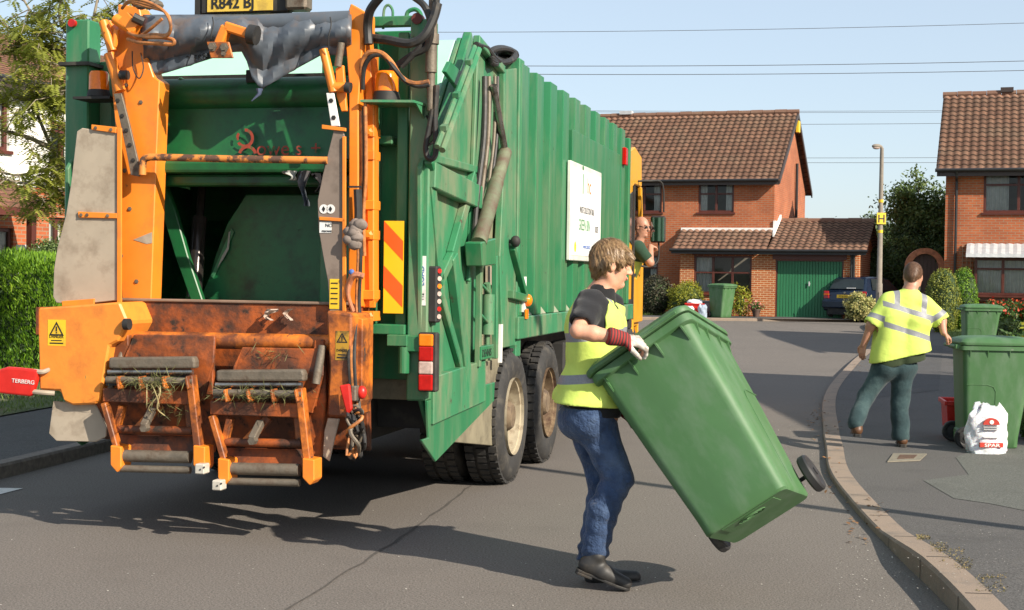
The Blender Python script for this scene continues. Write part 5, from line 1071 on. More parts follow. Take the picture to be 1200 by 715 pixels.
# grass caught in the combs
def tuft(cx, cy, n, s, seed, sx=22, sy=9):
    g_ = np.random.default_rng(seed); P = []
    for k in range(n): q = R(cx+g_.normal()*sx, cy+g_.normal()*sy*.4, s+g_.normal()*.03); P.append(tuple(q))
    V, F = leaves(np.array(P), .06, 1, (0, -.3, -.1), .05, jit=.7); o = np_mesh('caught_grass', V, F, foliage('straw%d' % seed, (.06, .07, .02), (.16, .16, .06), (.35, .28, .14), .1), T, tints(n)); o['kind'] = 'stuff'
tuft(178, 446, 260, -3.08, 1); tuft(300, 462, 320, -3.05, 2, 26, 7); tuft(318, 415, 60, -2.9, 3, 12, 8); tuft(188, 460, 90, -3.1, 4, 8, 14); tuft(205, 482, 50, -3.0, 5, 10, 10)
for k in range(4):
    x = 172+k*5; m = MB(); m.tube(spline([R(x, 450, -3.08), R(x+6*sin(k), 460, -3.14), R(x+10*sin(k*2), 475+k, -3.13), R(x+14*sin(k*3), 478+3*k, -3.08)], 5), .0035, 5); m.build('caught_straw', paint('straw', (.35, .28, .13), .8) if k == 0 else MATS['straw'], T)
# ---------------- wheels
def wheel(t, y, mat, dual=True, steer=False):
    RR = .52; wdt = .29; xo = t; prof = [(.30, 0.02), (.33, 0), (.42, -.012), (.47, 0.0), (.50, .03), (RR-.004, .055), (RR-.004, wdt-.055), (.50, wdt-.03), (.44, wdt), (.30, wdt-.02)]
    m = MB(); m.lathe([(r, -h) for r, h in prof], (t, y, RR), (1, 0, 0), 56, cap=False)
    # tread blocks
    for k in range(46):
        a = 2*pi*k/46
        for h0, h1, da in ((.02, .085, 0), (.11, .18, .045), (.205, .27, 0)):
            ca, sa = cos(a+da), sin(a+da); c = Vector((t-(h0+h1)/2, y+ca*(RR-.001), RR+sa*(RR-.001))); m.obox(c, ((h1-h0)/2, 0, 0), (0, -sa*.026, ca*.026), (0, ca*.012, sa*.012))
    tw = m.build('wheel', M_tyre, T, smooth=True)
    m = MB()
    prof = [(.302, .01), (.30, -.015), (.285, -.02), (.272, -.17), (.26, -.19)] if not steer else [(.302, .01), (.30, .0), (.27, -.03), (.2, -.01), (.1, .03), (0, .04)]
    m.lathe([(r, h) for r, h in prof], (t, y, RR), (1, 0, 0), 40, cap=False)
    rm = m.build('rim', mat, tw, smooth=True); m = MB()
    if not steer: m.lathe([(.262, -.185), (.235, -.20), (.13, -.19), (.12, -.12), (.115, -.04), (.09, -.01), (0, -.01)], (t, y, RR), (1, 0, 0), 32, cap=False); m.build('hub', M_hub, rm, smooth=True); m = MB()
    for k in range(10): a = 2*pi*k/10; bolt(m, (t-(.0 if steer else .195), y+cos(a)*.17, RR+sin(a)*.17), .016, .035, (1, 0, 0))
    m.build('wheel_nut', M_worn, rm)
    m = MB()
    for k in range(10):
        a = 2*pi*(k+.5)/10; m.cyl((t-.19, y+cos(a)*.215, RR+sin(a)*.215), (t-.1955, y+cos(a)*.215, RR+sin(a)*.215), .02, n=12)
    m.build('hand_hole', M_chassis, rm)
    return tw
for i, y in enumerate((.0, 1.32)):
    for t in (0.0, -.34, -WD+.29, -WD+.63): wheel(t, y, M_rim if i == 0 else M_rimr)
wheel(-.02, 6.35, M_rim, steer=True); wheel(-WD+.3, 6.35, M_rim, steer=True)
m = MB(); m.cyl((-WD+.2, 0, .52), (-.2, 0, .52), .09); m.cyl((-WD+.2, 1.32, .52), (-.2, 1.32, .52), .09); m.cyl((-WD+.2, 6.35, .52), (-.2, 6.35, .52), .06); m.build('axle', M_chassis, T)
m = MB(); m.box(-.35, -.06, 2.3, 5.3, .5, 1.0); m.box(-WD+.06, -WD+.35, 2.3, 5.3, .5, 1.0); m.build('side_tank', M_chassis, T, bevel=.02)
# ---------------- cab
CX0, CX1, CY0, CY1 = -WD+.06, -.04, 5.95, 7.3
m = MB(); prof = [(CY0, 1.05), (CY0, 2.95), (CY0+.12, 3.12), (CY0+.5, 3.2), (CY1-.3, 3.12), (CY1-.06, 2.85), (CY1, 2.0), (CY1, .7), (CY0+.95, .7), (CY0+.9, 1.05)]
# side skins with the door window opening, plus roof, front and back
def skin(x, th):
    m.prism([(x, CY0, 1.05), (x, CY0+.35, 1.05), (x, CY0+.35, 2.7), (x, CY0+.5, 2.75), (x, CY1-.25, 2.75), (x, CY1-.3, 3.12), (x, CY0+.5, 3.2), (x, CY0+.12, 3.12), (x, CY0, 2.95)], (th, 0, 0))
    m.prism([(x, CY0+.351, 1.05), (x, CY1, 1.05), (x, CY1, 1.95), (x, CY0+.351, 1.95)], (th, 0, 0)); m.prism([(x, CY1-.12, 1.951), (x, CY1, 1.951), (x, CY1-.2, 2.749), (x, CY1-.3, 2.749)], (th, 0, 0))
skin(CX1, -.05); skin(CX0, .05)
m.box(CX0+.05, CX1-.05, CY0, CY0+.04, 1.05, 2.95); m.prism([(CX0+.05, CY0, 2.95), (CX0+.05, CY0+.12, 3.12), (CX0+.05, CY0+.5, 3.2), (CX0+.05, CY1-.3, 3.12), (CX0+.05, CY1-.3, 3.06), (CX0+.05, CY0+.5, 3.14), (CX0+.05, CY0+.1, 2.95)], (CX1-CX0-.1, 0, 0)); m.box(CX0+.05, CX1-.05, CY1-.05, CY1, .7, 1.95); m.box(CX0+.05, CX1-.05, CY0+.04, CY1-.05, 1.0, 1.05)
cab = m.build('cab', M_yel, T, bevel=.01)
m = MB(); m.prism([(CX0+.06, CY1-.03, 1.96), (CX1-.06, CY1-.03, 1.96), (CX1-.06, CY1-.28, 3.05), (CX0+.06, CY1-.28, 3.05)], (0, .01, 0)); m.build('windscreen', M_glass, cab)
m = MB(); m.prism([(CX1+.003, CY0+.08, 2.05), (CX1+.003, CY0+.30, 2.0), (CX1+.003, CY0+.30, 2.65), (CX1+.003, CY0+.08, 2.6)], (.008, 0, 0)); m.build('quarter_window', paint('dark_glass', (.03, .035, .04), .08), cab, bevel=.004)
m = MB(); m.box(CX1+.001, CX1+.03, CY0+.33, CY0+.36, 1.1, 2.72); m.box(CX1+.001, CX1+.02, CY0+.45, CY0+.6, 1.62, 1.66); m.build('door_handle', M_chassis, cab, bevel=.004)
m = MB(); m.box(-.2, CX1+.02, CY0-.02, CY0+.3, 1.0, 1.35); m.box(-.4, -.02, CY0-.12, CY0-.03, .62, 1.25); m.build('cab_mounting', M_chassis, cab, bevel=.01)
m = MB(); m.box(-.3, CX1+.03, CY0+.32, CY0+.42, .45, 1.3); m.box(-.3, CX1+.025, CY0+.9, CY1+.05, .35, .72); m.build('wheel_arch', M_yel, cab, bevel=.02)
m = MB(); m.box(-.35, -.28, 5.76, 5.9, 1.1, 2.8); m.box(-.5, -.05, 5.78, 5.9, 1.1, 1.5); m.build('air_intake', M_greend, T, bevel=.02)
m = MB(); m.box(-.9, -.25, CY0+.55, CY0+1.0, 1.05, 1.35); m.box(-.9, -.25, CY0+.5, CY0+.62, 1.35, 2.1); m.build('seat', M_chassis, cab, bevel=.04)
ML = [S(x, y, .10) for x, y in ((762, 253), (776, 287))]; my = ML[0].y; mz0, mz1 = ML[1].z, ML[0].z; mx = .10
m = MB(); m.tube(spline([(CX1, my-.15, mz1+.42), (mx, my-.05, mz1+.43), (mx+.14, my+.04, mz1+.40), (mx+.16, my+.06, mz1+.05)], 4), .012, 8); m.build('mirror_arm', M_chassis, cab, smooth=True); m = MB(); m.tube(spline([(CX1, my-.12, mz0-.28), (mx, my-.04, mz0-.30), (mx+.10, my+.04, mz0-.22), (mx+.10, my+.06, mz0+.05)], 4), .012, 8); mr = m.build('mirror_arm', M_chassis, cab, smooth=True)
m = MB(); m.box(mx+.0, mx+.19, my, my+.07, mz0, mz1); mi = m.build('mirror_housing', M_chassis, cab, bevel=.03, seg=3)
N = NT('mirror_glass'); N.col((.35, .35, .36)); N.b.inputs['Metallic'].default_value = 1; N.rough(.05)
m = MB(); m.box(mx+.015, mx+.175, my-.004, my-.0005, mz0+.02, mz1-.02); m.build('mirror_glass', N.m, mi)
# ================================================================== PEOPLE: signed-distance bodies meshed with surface nets
def _net(D, lo, h):
    S = D < 0; nx, ny, nz = D.shape; cs = np.zeros((nx-1, ny-1, nz-1), np.int8); A = np.zeros((nx-1, ny-1, nz-1, 3), np.float32); C = np.zeros((nx-1, ny-1, nz-1), np.float32)
    sl = lambda o: tuple(slice(a, a+n-1) for a, n in zip(o, D.shape)); cr = [(i, j, k) for i in (0, 1) for j in (0, 1) for k in (0, 1)]
    for a in cr:
        for ax in range(3):
            if a[ax]: continue
            b = list(a); b[ax] = 1; d0, d1 = D[sl(a)], D[sl(b)]; x = (d0 < 0) != (d1 < 0); t = np.where(x, d0/np.where(x, d0-d1, 1), 0)
            for q in range(3): A[..., q] += np.where(x, a[q]+(t if q == ax else 0), 0)
            C += x
    act = C > 0; idx = -np.ones(act.shape, np.int64); idx[act] = np.arange(act.sum()); ii = np.argwhere(act); V = (ii+A[act]/C[act][:, None])*h+np.array(lo)
    F = []
    for ax in range(3):
        s0 = [slice(None)]*3; s1 = [slice(None)]*3; s0[ax] = slice(0, -1); s1[ax] = slice(1, None); a, b = S[tuple(s0)], S[tuple(s1)]; u, v = [q for q in range(3) if q != ax]
        if ax == 1: u, v = v, u
        x = np.argwhere(a != b); x = x[(x[:, u] > 0) & (x[:, v] > 0) & (x[:, u] < D.shape[u]-1) & (x[:, v] < D.shape[v]-1)]
        if not len(x): continue
        def g(du, dv): y = x.copy(); y[:, u] -= du; y[:, v] -= dv; return idx[y[:, 0], y[:, 1], y[:, 2]]
        q = np.stack([g(1, 1), g(0, 1), g(0, 0), g(1, 0)], 1); fl = a[tuple(x.T)] == False; q[fl] = q[fl][:, ::-1]; F.append(q)
    return V, np.concatenate(F)
def sdf(prims, h, k=.03, fn=None, cuts=(), noise=None, pad=.03):
    """prims: ('c',a,b,ra,rb) tapered capsule, ('e',c,r,R) ellipsoid, ('-e',...) subtract, ('b',c,half,R,round) box"""
    P = [p for p in prims if not p[0].startswith('-')]; los, his = [], []
    for p in P:
        if p[0] == 'c': a, b = np.array(p[1]), np.array(p[2]); r = max(p[3], p[4]); los.append(np.minimum(a, b)-r); his.append(np.maximum(a, b)+r)
        else: r = max(p[2]); c = np.array(p[1]); los.append(c-r*1.2); his.append(c+r*1.2)
    lo = np.min(los, 0)-pad; hi = np.max(his, 0)+pad; n = np.ceil((hi-lo)/h).astype(int)+1; D = np.full(n, 1., np.float32); ax = [lo[i]+h*np.arange(n[i]) for i in range(3)]
    for p in prims:
        neg = p[0].startswith('-'); ty = p[0].lstrip('-'); kk = p[-1] if isinstance(p[-1], dict) else {}; kl = kk.get('k', k)
        if ty == 'c': a, b = np.array(p[1]), np.array(p[2]); r = max(p[3], p[4]); l2, h2 = np.minimum(a, b)-r, np.maximum(a, b)+r
        else: r = max(p[2]); c = np.array(p[1]); l2, h2 = c-r*1.3, c+r*1.3
        m = kl+.04; i0 = np.maximum(((l2-m-lo)/h).astype(int), 0); i1 = np.minimum(np.ceil((h2+m-lo)/h).astype(int)+1, n)
        if (i1 <= i0).any(): continue
        s = tuple(slice(x, y) for x, y in zip(i0, i1)); X, Y, Z = np.meshgrid(*[ax[i][s[i]] for i in range(3)], indexing='ij'); Q = np.stack([X, Y, Z], -1).astype(np.float32)
        if ty == 'c':
            ab = b-a; t = np.clip(((Q-a)@ab)/max(ab@ab, 1e-9), 0, 1); d = np.linalg.norm(Q-(a+t[..., None]*ab), axis=-1)-(p[3]+(p[4]-p[3])*t)
        elif ty == 'e':
            R_ = p[3] if len(p) > 3 and not isinstance(p[3], dict) else np.eye(3); q = (Q-c)@R_; rr = np.array(p[2]); k0 = np.linalg.norm(q/rr, axis=-1); k1 = np.linalg.norm(q/rr**2, axis=-1); d = k0*(k0-1)/np.maximum(k1, 1e-6)
        else:
            q = np.abs((Q-c)@p[3])-np.array(p[2])+p[4]; d = np.linalg.norm(np.maximum(q, 0), axis=-1)+np.minimum(q.max(-1), 0)-p[4]
        o = D[s]
        if neg: d = -d; hh = np.clip(.5-.5*(o-d)/kl, 0, 1); D[s] = o*(1-hh)+d*hh+kl*hh*(1-hh)
        else: hh = np.clip(.5+.5*(o-d)/kl, 0, 1); D[s] = o*(1-hh)+d*hh-kl*hh*(1-hh)
    if cuts or noise or fn:
        X, Y, Z = np.meshgrid(*ax, indexing='ij')
        if noise: D = D+noise(X, Y, Z).astype(np.float32)
        for (c, nn) in cuts: D = np.maximum(D, (X-c[0])*nn[0]+(Y-c[1])*nn[1]+(Z-c[2])*nn[2])
        if fn: D = fn(D, X, Y, Z)
    return _net(D.astype(np.float32), lo, h)
def sdf_obj(name, prims, h, mat, par, attr=None, **kw):
    V, F = sdf(prims, h, **kw); a = {'m': attr(V)} if attr else None
    return np_mesh(name, V, F, mat, par, smooth=True, attr=a)
def fold(amp, fx, fy, fz, ph=0):
    return lambda X, Y, Z: amp*(np.sin(X*fx+Z*fz*.6+ph+1.5*np.sin(Z*fz*.35))*np.sin(Z*fz+Y*fy+ph*2)+.5*np.sin(X*fx*2.1-Z*fz*1.7+Y*fy))
# materials
def skin(name, c):
    N = NT(name); v = N.noise(30, 4, .6); N.col(N.mix(N.ramp(v, .3, .7), sc(c, .88), (min(c[0]*1.1, 1), c[1]*1.0, c[2]*.95))); N.rough(.5); N.b.inputs['Subsurface Weight'].default_value = .12; N.b.inputs['Subsurface Radius'].default_value = (.02, .008, .004); N.b.inputs['Subsurface Scale'].default_value = .5; N.bump(N.noise(200, 2, .6), .1, .002); return N.m
M_skin = skin('skin', (.62, .33, .22)); M_skin2 = skin('sunburnt_skin', (.46, .24, .16))
def hairm(name, c, sd):
    N = NT(name); n = N.noise(170, 4, .75, stretch=sd); N.col(N.mix(N.ramp(n, .3, .7), sc(c, .45), sc(c, 1.5))); N.rough(.45); N.bump(n, .9, .012); return N.m
M_hair = hairm('light_brown_hair', (.27, .155, .07), (1.2, .8, .15)); M_hair2 = hairm('cropped_brown_hair', (.16, .085, .05), (1, 1, 1))
def cloth(name, c, var=.12, weave=700, rough=.85, dirt=None, da=(.5, .7), ds=4, bump=.12):
    N = NT(name); v = N.noise(6, 5, .65); a = N.mix(N.ramp(v, .3, .7), sc(c, 1-var), sc(c, 1+var))
    if dirt: a = N.mix(N.ramp(N.noise(ds, 5, .6), *da), a, dirt)
    a = N.mix(N.ramp(N.noise(weave, 1, .5), .3, .7), a, N.mix(1., a, (.8, .8, .8), 'MULTIPLY')); N.col(a); N.rough(rough); N.b.inputs['Sheen Weight'].default_value = .15; N.b.inputs['Specular IOR Level'].default_value = .2
    N.bump(N.noise(22, 5, .6), bump*2.5, .012); return N.m
def hivis(name, c):
    N = NT(name); v = N.noise(9, 5, .65); a = N.mix(N.ramp(v, .3, .7), sc(c, .92), sc(c, 1.05)); f = N.math('GREATER_THAN', N.attr('m'), 0.)
    N.col(N.mix(f, a, N.mix(N.ramp(N.noise(300, 2, .5), .3, .7), (.17, .175, .19), (.27, .275, .295)))); N.rough(N.ramp(f, 0, 1, .8, .5)); N.bump(N.noise(18, 5, .6), .35, .012); return N.m
M_hv = hivis('fluorescent_yellow', (.56, .70, .13)); M_tee = cloth('black_cotton', (.016, .016, .018)); M_jean = cloth('blue_denim', (.040, .072, .150), .35, 500, dirt=(.11, .165, .27), da=(.46, .72), ds=5, bump=.8)
M_trou = cloth('dark_green_trousers', (.030, .058, .064), .25, 500, dirt=(.06, .10, .10), da=(.5, .75), ds=6, bump=.25); M_poly = cloth('dark_olive_shirt', (.03, .045, .02))
M_shoe = paint('black_leather', (.02, .019, .018), .55, var=.3, vs=20, dirt=(.06, .05, .04), da=(.55, .75), ds=12); M_boot = paint('brown_leather', (.10, .045, .02), .5, var=.3, vs=20)
def gm(name):
    N = NT(name); f = N.math('GREATER_THAN', N.attr('m'), 0.); w = N.n('TexWave'); w.wave_type = 'BANDS'; w.bands_direction = 'X'; w.inputs['Scale'].default_value = 20; w.inputs['Distortion'].default_value = .3
    cb = N.n('CombineXYZ'); N.l(N.attr('u'), cb.inputs[0]); N.l(cb.outputs[0], w.inputs['Vector'])
    st = N.mix(N.ramp(w.outputs['Fac'], .45, .55), (.28, .022, .018), (.055, .02, .02)); lea = N.mix(N.ramp(N.noise(30, 5, .7), .4, .65), (.52, .49, .44), (.22, .18, .15)); N.col(N.mix(f, lea, st)); N.rough(.85); N.bump(N.noise(60, 4, .6), .4, .005); return N.m
M_glove = gm('rigger_glove'); M_eye = paint('eye_white', (.42, .36, .33), .3); M_iris = paint('iris', (.03, .03, .03), .6); M_lip = paint('lips', (.48, .21, .16), .5, var=.1)
def nv(v): v = np.asarray(v, float); return v/np.linalg.norm(v)
def head_prims(c, f, up, sz=1.0, lat=None):
    """c centre of the skull, f facing, up; returns prims in world axes plus landmark function"""
    f = nv(f); up = nv(np.asarray(up)-f*np.dot(up, f)); l = np.cross(up, f); Rm = np.stack([f, l, up], 1)      # columns: forward, left, up
    W = lambda x, y, z: c+(f*x+l*y+up*z)*sz
    E = lambda x, y, z, rx, ry, rz, ty='e', k=.012: (ty, W(x, y, z), (rx*sz, ry*sz, rz*sz), Rm, {'k': k})
    P = [E(-.012, 0, .022, .097, .077, .100), E(.028, 0, -.045, .062, .060, .075, k=.03), ('c', W(.02, .03, -.095), W(.070, 0, -.098), .018*sz, .016*sz, {'k': .02}), ('c', W(.02, -.03, -.095), W(.070, 0, -.098), .018*sz, .016*sz, {'k': .02}),
         ('c', W(-.02, .052, -.055), W(.02, .035, -.092), .018*sz, .016*sz, {'k': .02}), ('c', W(-.02, -.052, -.055), W(.02, -.035, -.092), .018*sz, .016*sz, {'k': .02}),
         E(.078, 0, .028, .012, .050, .011, k=.012), ('c', W(.088, 0, .014), W(.112, 0, -.026), .008*sz, .0125*sz, {'k': .012}), E(.100, .011, -.030, .011, .008, .008, k=.006), E(.100, -.011, -.030, .011, .008, .008, k=.006),
         E(.087, .0, -.052, .011, .022, .0075, k=.006), E(.084, .0, -.066, .011, .020, .008, k=.006), E(.080, .0, -.094, .014, .018, .014, k=.01),
         E(.060, .033, -.020, .018, .018, .016, k=.02), E(.060, -.033, -.020, .018, .018, .016, k=.02),
         E(.088, .032, .004, .018, .016, .011, '-e', .012), E(.088, -.032, .004, .018, .016, .011, '-e', .012)]
    for s in (1, -1):
        P += [E(-.008, s*.077, -.012, .018, .010, .030, k=.006), E(-.006, s*.088, -.008, .010, .006, .018, '-e', .004)]
    return P, W, Rm
def eyes(W, Rm, par, sz=1.):
    for s in (1, -1):
        m = MB(); rot = Matrix([list(r) for r in Rm]); c = W(.063, s*.032, .004); m.ell(c, (.0105*sz, .0115*sz, .0085*sz), 12, 8, rot); e = m.build('eye', M_eye, par, smooth=True); m = MB(); m.ell(W(.0712, s*.032, .004), (.0048*sz, .006*sz, .006*sz), 10, 6, rot); m.build('iris', M_iris, e, smooth=True)
        m = MB(); m.tube([W(.080, s*.018, .024), W(.084, s*.032, .030), W(.074, s*.050, .025)], [.003*sz, .004*sz, .002*sz], 6); m.build('eyebrow', M_hair, par, smooth=True)
def hand_prims(w, d, n, sz=1., curl=(.9, .9, .9, .9), thumb=.6, spread=.04, r=.0095):
    """w wrist, d direction of the fingers, n palm normal (palm side). palm + four unequal bent fingers + thumb"""
    w = np.asarray(w, float); d = nv(d); n = nv(np.asarray(n)-d*np.dot(n, d)); s = np.cross(n, d); P = []     # s: across the palm, towards the thumb
    for k in range(4):
        y = (-.030+.020*k)*sz; a = w+d*.012*sz+s*y*.6; b = w+d*(.088-.003*abs(k-2))*sz+s*y; P.append(('c', a, b, .0145*sz, .0115*sz, {'k': .01}))
    L = [.062, .078, .084, .074]
    for k in range(4):
        y = (-.030+.020*k)*sz; p = w+d*(.090-.004*abs(k-2))*sz+s*y; dd = nv(d+s*(k-1.5)*spread); seg = [.44, .32, .24]; a_ = 0
        for j in range(3):
            a_ += curl[k]*(.75, 1.0, .6)[j]; v = dd*cos(a_)+n*sin(a_); q = p+v*L[k]*seg[j]*sz; P.append(('c', p, q, (r-.0006*j)*sz, (r-.0012-.0006*j)*sz, {'k': .003})); p = q
    a = w+d*.02*sz+s*.030*sz; b = a+nv(d*.6+s*.7+n*.3)*.040*sz; c = b+nv(d*.85+s*.2+n*thumb)*.033*sz; e = c+nv(d*.8-s*.1+n*thumb*1.3)*.026*sz
    P += [('c', a, b, .015*sz, .0125*sz, {'k': .01}), ('c', b, c, .0125*sz, .0105*sz, {'k': .003}), ('c', c, e, .0105*sz, .0085*sz, {'k': .003})]; return P
# ------------------------------------------------------------------ worker swinging the bin
A_, B_ = radians(14), radians(26)
x0_ = Vector((.80, 0, .60)); y0_ = Vector((0, 1, 0)); z0_ = Vector((-.60, 0, .80))
xa_ = x0_*cos(A_)-y0_*sin(A_); ya_ = x0_*sin(A_)+y0_*cos(A_); zb_ = z0_*cos(B_)+ya_*sin(B_); yb_ = -z0_*sin(B_)+ya_*cos(B_)
RM = Matrix((xa_, yb_, zb_)).transposed(); O_ = onY(873, 601, 6.90)-RM@Vector((0, -.225, 0))
BP = lambda x, y, z: O_+RM@Vector((x, y, z))
B1 = gnd(705, 683, 0); MX, MY = B1.x, 7.5
A1 = thing('person', 'young worker in yellow vest, black T-shirt and jeans swinging a green bin', 'person', (MX, MY, 0))
def Q(px, py, dy=0): p = onY(px, py, MY+dy); return np.array([p.x-MX, p.y-MY, p.z])
f1 = nv((.93, .36, 0)); l1 = np.array([f1[1], -f1[0], 0])      # l1 towards the camera: his right
hd, Wh, Rh = head_prims(Q(716, 309, .0), (.96, .20, -.20), (.14, -.02, 1), 1.02)
shr, shl = Q(694, 356, -.17), Q(712, 356, .20); elr = Q(677, 388, -.40); gr = BP(.0, -.43, .94); gp = np.array([gr.x-MX, gr.y-MY, gr.z]); HD = nv((.86, .20, -.16)); wrr = gp-HD*.080+np.array([0, -.012, .030]); elr[1] = wrr[1]+.02
ell_ = Q(728, 420, .30); gl_ = BP(-.30, .02, .80); wrl = np.array([gl_.x-MX-.04, gl_.y-MY+.10, gl_.z+.02])
hipc = Q(692, 487, 0); hr_, hl_ = Q(697, 496, -.085), Q(690, 494, .10); knr, knl = Q(724, 560, -.10), Q(708, 566, .12); anr, anl = Q(697, 648, -.07), Q(695, 656, .10)
chr_, chl = Q(696, 380, -.085), Q(702, 380, .10)
torso = [('c', hr_+[0, .02, .05], chr_, .125, .125), ('c', hl_+[0, -.02, .05], chl, .125, .12), ('c', chr_, shr+[0, .03, -.03], .12, .075), ('c', chl, shl+[0, -.03, -.03], .12, .075), ('c', Q(699, 352, .01), Q(709, 333, .01), .085, .058), ('e', Q(688, 484, 0), (.11, .12, .10))]
neck = [('c', Q(705, 350, .01), Q(713, 325, .0), .056, .050)]
KA = {'k': .010}
arm_r = [('c', shr, elr, .055, .038, KA), ('c', elr, elr*.65+wrr*.35, .037, .041, KA), ('c', elr*.65+wrr*.35, wrr, .041, .025, KA)]
arm_l = [('c', shl, ell_, .055, .044), ('c', ell_, wrl, .042, .029)]
legs = [('c', hr_, knr, .075, .055), ('c', knr, knr*.6+anr*.4+[-.02, 0, 0], .058, .058), ('c', knr*.6+anr*.4+[-.02, 0, 0], anr, .058, .042), ('c', hl_, knl, .075, .055), ('c', knl, anl, .058, .042)]
hr1 = hand_prims(wrr, HD, (.10, .55, -.83), 1.0, (.85, .8, .75, .7), .5); hl1 = hand_prims(wrl, (.3, -.75, -.5), (.8, .1, .3), 1.0)
ftr = [('c', anr, Q(690, 662, -.09), .040, .036), ('c', Q(690, 664, -.09), Q(722, 684, -.11), .026, .02)]; ftl = [('c', anl, Q(695, 676, .10), .040, .03), ('c', Q(696, 679, .11), Q(738, 679, .135), .022, .018)]
sdf_obj('body', torso+neck+hd+arm_r+arm_l+legs+hr1+hl1+ftr+ftl, .0055, M_skin, A1, k=.035); eyes(Wh, Rh, A1, 1.02)
# hair: a cap over the skull, cut away from the face, with a fringe and a ragged nape
hp_ = [('e', Wh(-.014, 0, .026), (.106, .086, .106), Rh), ('c', Wh(.055, .045, .068), Wh(.080, .0, .056), .026, .020), ('c', Wh(.055, -.045, .068), Wh(.080, .0, .056), .026, .020), ('c', Wh(.082, -.02, .05), Wh(.094, -.034, .022), .014, .005), ('c', Wh(.082, .02, .05), Wh(.095, .02, .024), .014, .005), ('c', Wh(.070, -.06, .05), Wh(.072, -.070, .016), .014, .005),
       ('c', Wh(-.070, -.03, -.02), Wh(-.070, -.022, -.072), .036, .016), ('c', Wh(-.070, .03, -.02), Wh(-.070, .022, -.072), .036, .016), ('c', Wh(.022, -.086, .01), Wh(.024, -.082, -.028), .016, .007), ('c', Wh(.022, .086, .01), Wh(.024, .082, -.028), .016, .007), ('c', Wh(-.04, -.085, .0), Wh(-.05, -.072, -.045), .026, .012), ('c', Wh(-.04, .085, .0), Wh(-.05, .072, -.045), .026, .012)]
hp_ += [('-e', Wh(.115, 0, -.045), (.085, .14, .082), Rh, {'k': .012}), ('-e', Wh(-.002, -.102, -.025), (.026, .03, .034), Rh, {'k': .01}), ('-e', Wh(-.002, .102, -.025), (.026, .03, .034), Rh, {'k': .01})]
sdf_obj('hair', hp_, .0045, M_hair, A1, k=.02, noise=lambda X, Y, Z: .0014*np.sin(X*380+Y*160+3*np.sin(Z*22+X*30))+.0010*np.sin(X*150-Z*50+Y*60))
m = MB(); m.ell(Wh(.097, 0, -.059), (.008, .02, .010), 10, 6, Matrix([list(r) for r in Rh])); m.build('lips', M_lip, A1, smooth=True)
def strands(base, crown, fwd, n, L, w, mat, keep=None, seed=1, lift=.0025):
    me = base.data; V = np.array([v.co[:] for v in me.vertices]); Nn = np.array([v.normal[:] for v in me.vertices]); g = np.random.default_rng(seed)
    if keep is not None: ok = keep(V); V, Nn = V[ok], Nn[ok]
    i = g.integers(0, len(V), n); P, N_ = V[i], Nn[i]
    d = P-crown; d = d/np.linalg.norm(d, axis=1, keepdims=True)+np.asarray(fwd)*.35+np.array([0, 0, -.35])+g.normal(size=(n, 3))*.10; d -= N_*(d*N_).sum(1, keepdims=True); d /= np.linalg.norm(d, axis=1, keepdims=True)+1e-9
    s = np.cross(d, N_); l = L*g.uniform(.6, 1.3, (n, 1)); ww = w*g.uniform(.6, 1.3, (n, 1)); p0 = P+N_*.0005; p1 = P+d*l*.5+N_*(lift*g.uniform(.3, 1.2, (n, 1))); p2 = P+d*l+N_*(-.0005+lift*.6*g.random((n, 1)))
    Q_ = np.stack([p0-s*ww*.5, p0+s*ww*.5, p1+s*ww*.5, p1-s*ww*.5, p2+s*ww*.15, p2-s*ww*.15], 1).reshape(-1, 3); k = np.arange(n)[:, None]*6; F = np.concatenate([k+np.array([0, 1, 2, 3]), k+np.array([3, 2, 4, 5])], 0); t = g.random(n)
    o = np_mesh('hair_strands', Q_, F, mat, base, np.concatenate([t, t])); o['kind'] = 'stuff'; return o
def strandm(name, a, b, c):
    N = NT(name); t = N.attr('tint'); x = N.mix(N.ramp(t, 0, .6), a, b); N.col(N.mix(N.ramp(t, .7, 1), x, c)); N.rough(.42); return N.m
hr_o = [o for o in bpy.data.objects if o.name.startswith('hair') and o.parent is A1][0]
strands(hr_o, Wh(-.045, 0, .13), (.9, .3, 0), 9000, .026, .0026, strandm('blond_brown_strands', (.15, .085, .04), (.25, .15, .07), (.38, .25, .12)), keep=lambda V: (np.linalg.norm(V-Wh(.0, -.085, -.012), axis=1) > .040) & (np.linalg.norm(V-Wh(.0, .085, -.012), axis=1) > .040))
# T-shirt
tor2 = [(p[0], p[1], p[2], p[3]+.012, p[4]+.012) if p[0] == 'c' else (p[0], p[1], tuple(r+.012 for r in p[2])) for p in torso[:5]]
cut_hem = (Q(690, 485, 0), (-.05, 0, -1)); sl_end = shr*.05+elr*.95
sdf_obj('t_shirt', tor2[:4]+[('c', Q(700, 356, .01), Q(708, 338, .01), .095, .070)]+[('c', shr+[0, .03, 0], shr*.25+elr*.75, .078, .068), ('c', shl, shl*.4+ell_*.6, .075, .07), ('-c', shr*.20+elr*.80, elr*1.5-shr*.5, .052, .07), ('-c', shl*.35+ell_*.65, ell_, .052, .06)], .007, M_tee, A1, k=.03, cuts=[cut_hem, (Q(708, 334, .01), (.15, 0, 1))], noise=fold(.004, 30, 25, 34))
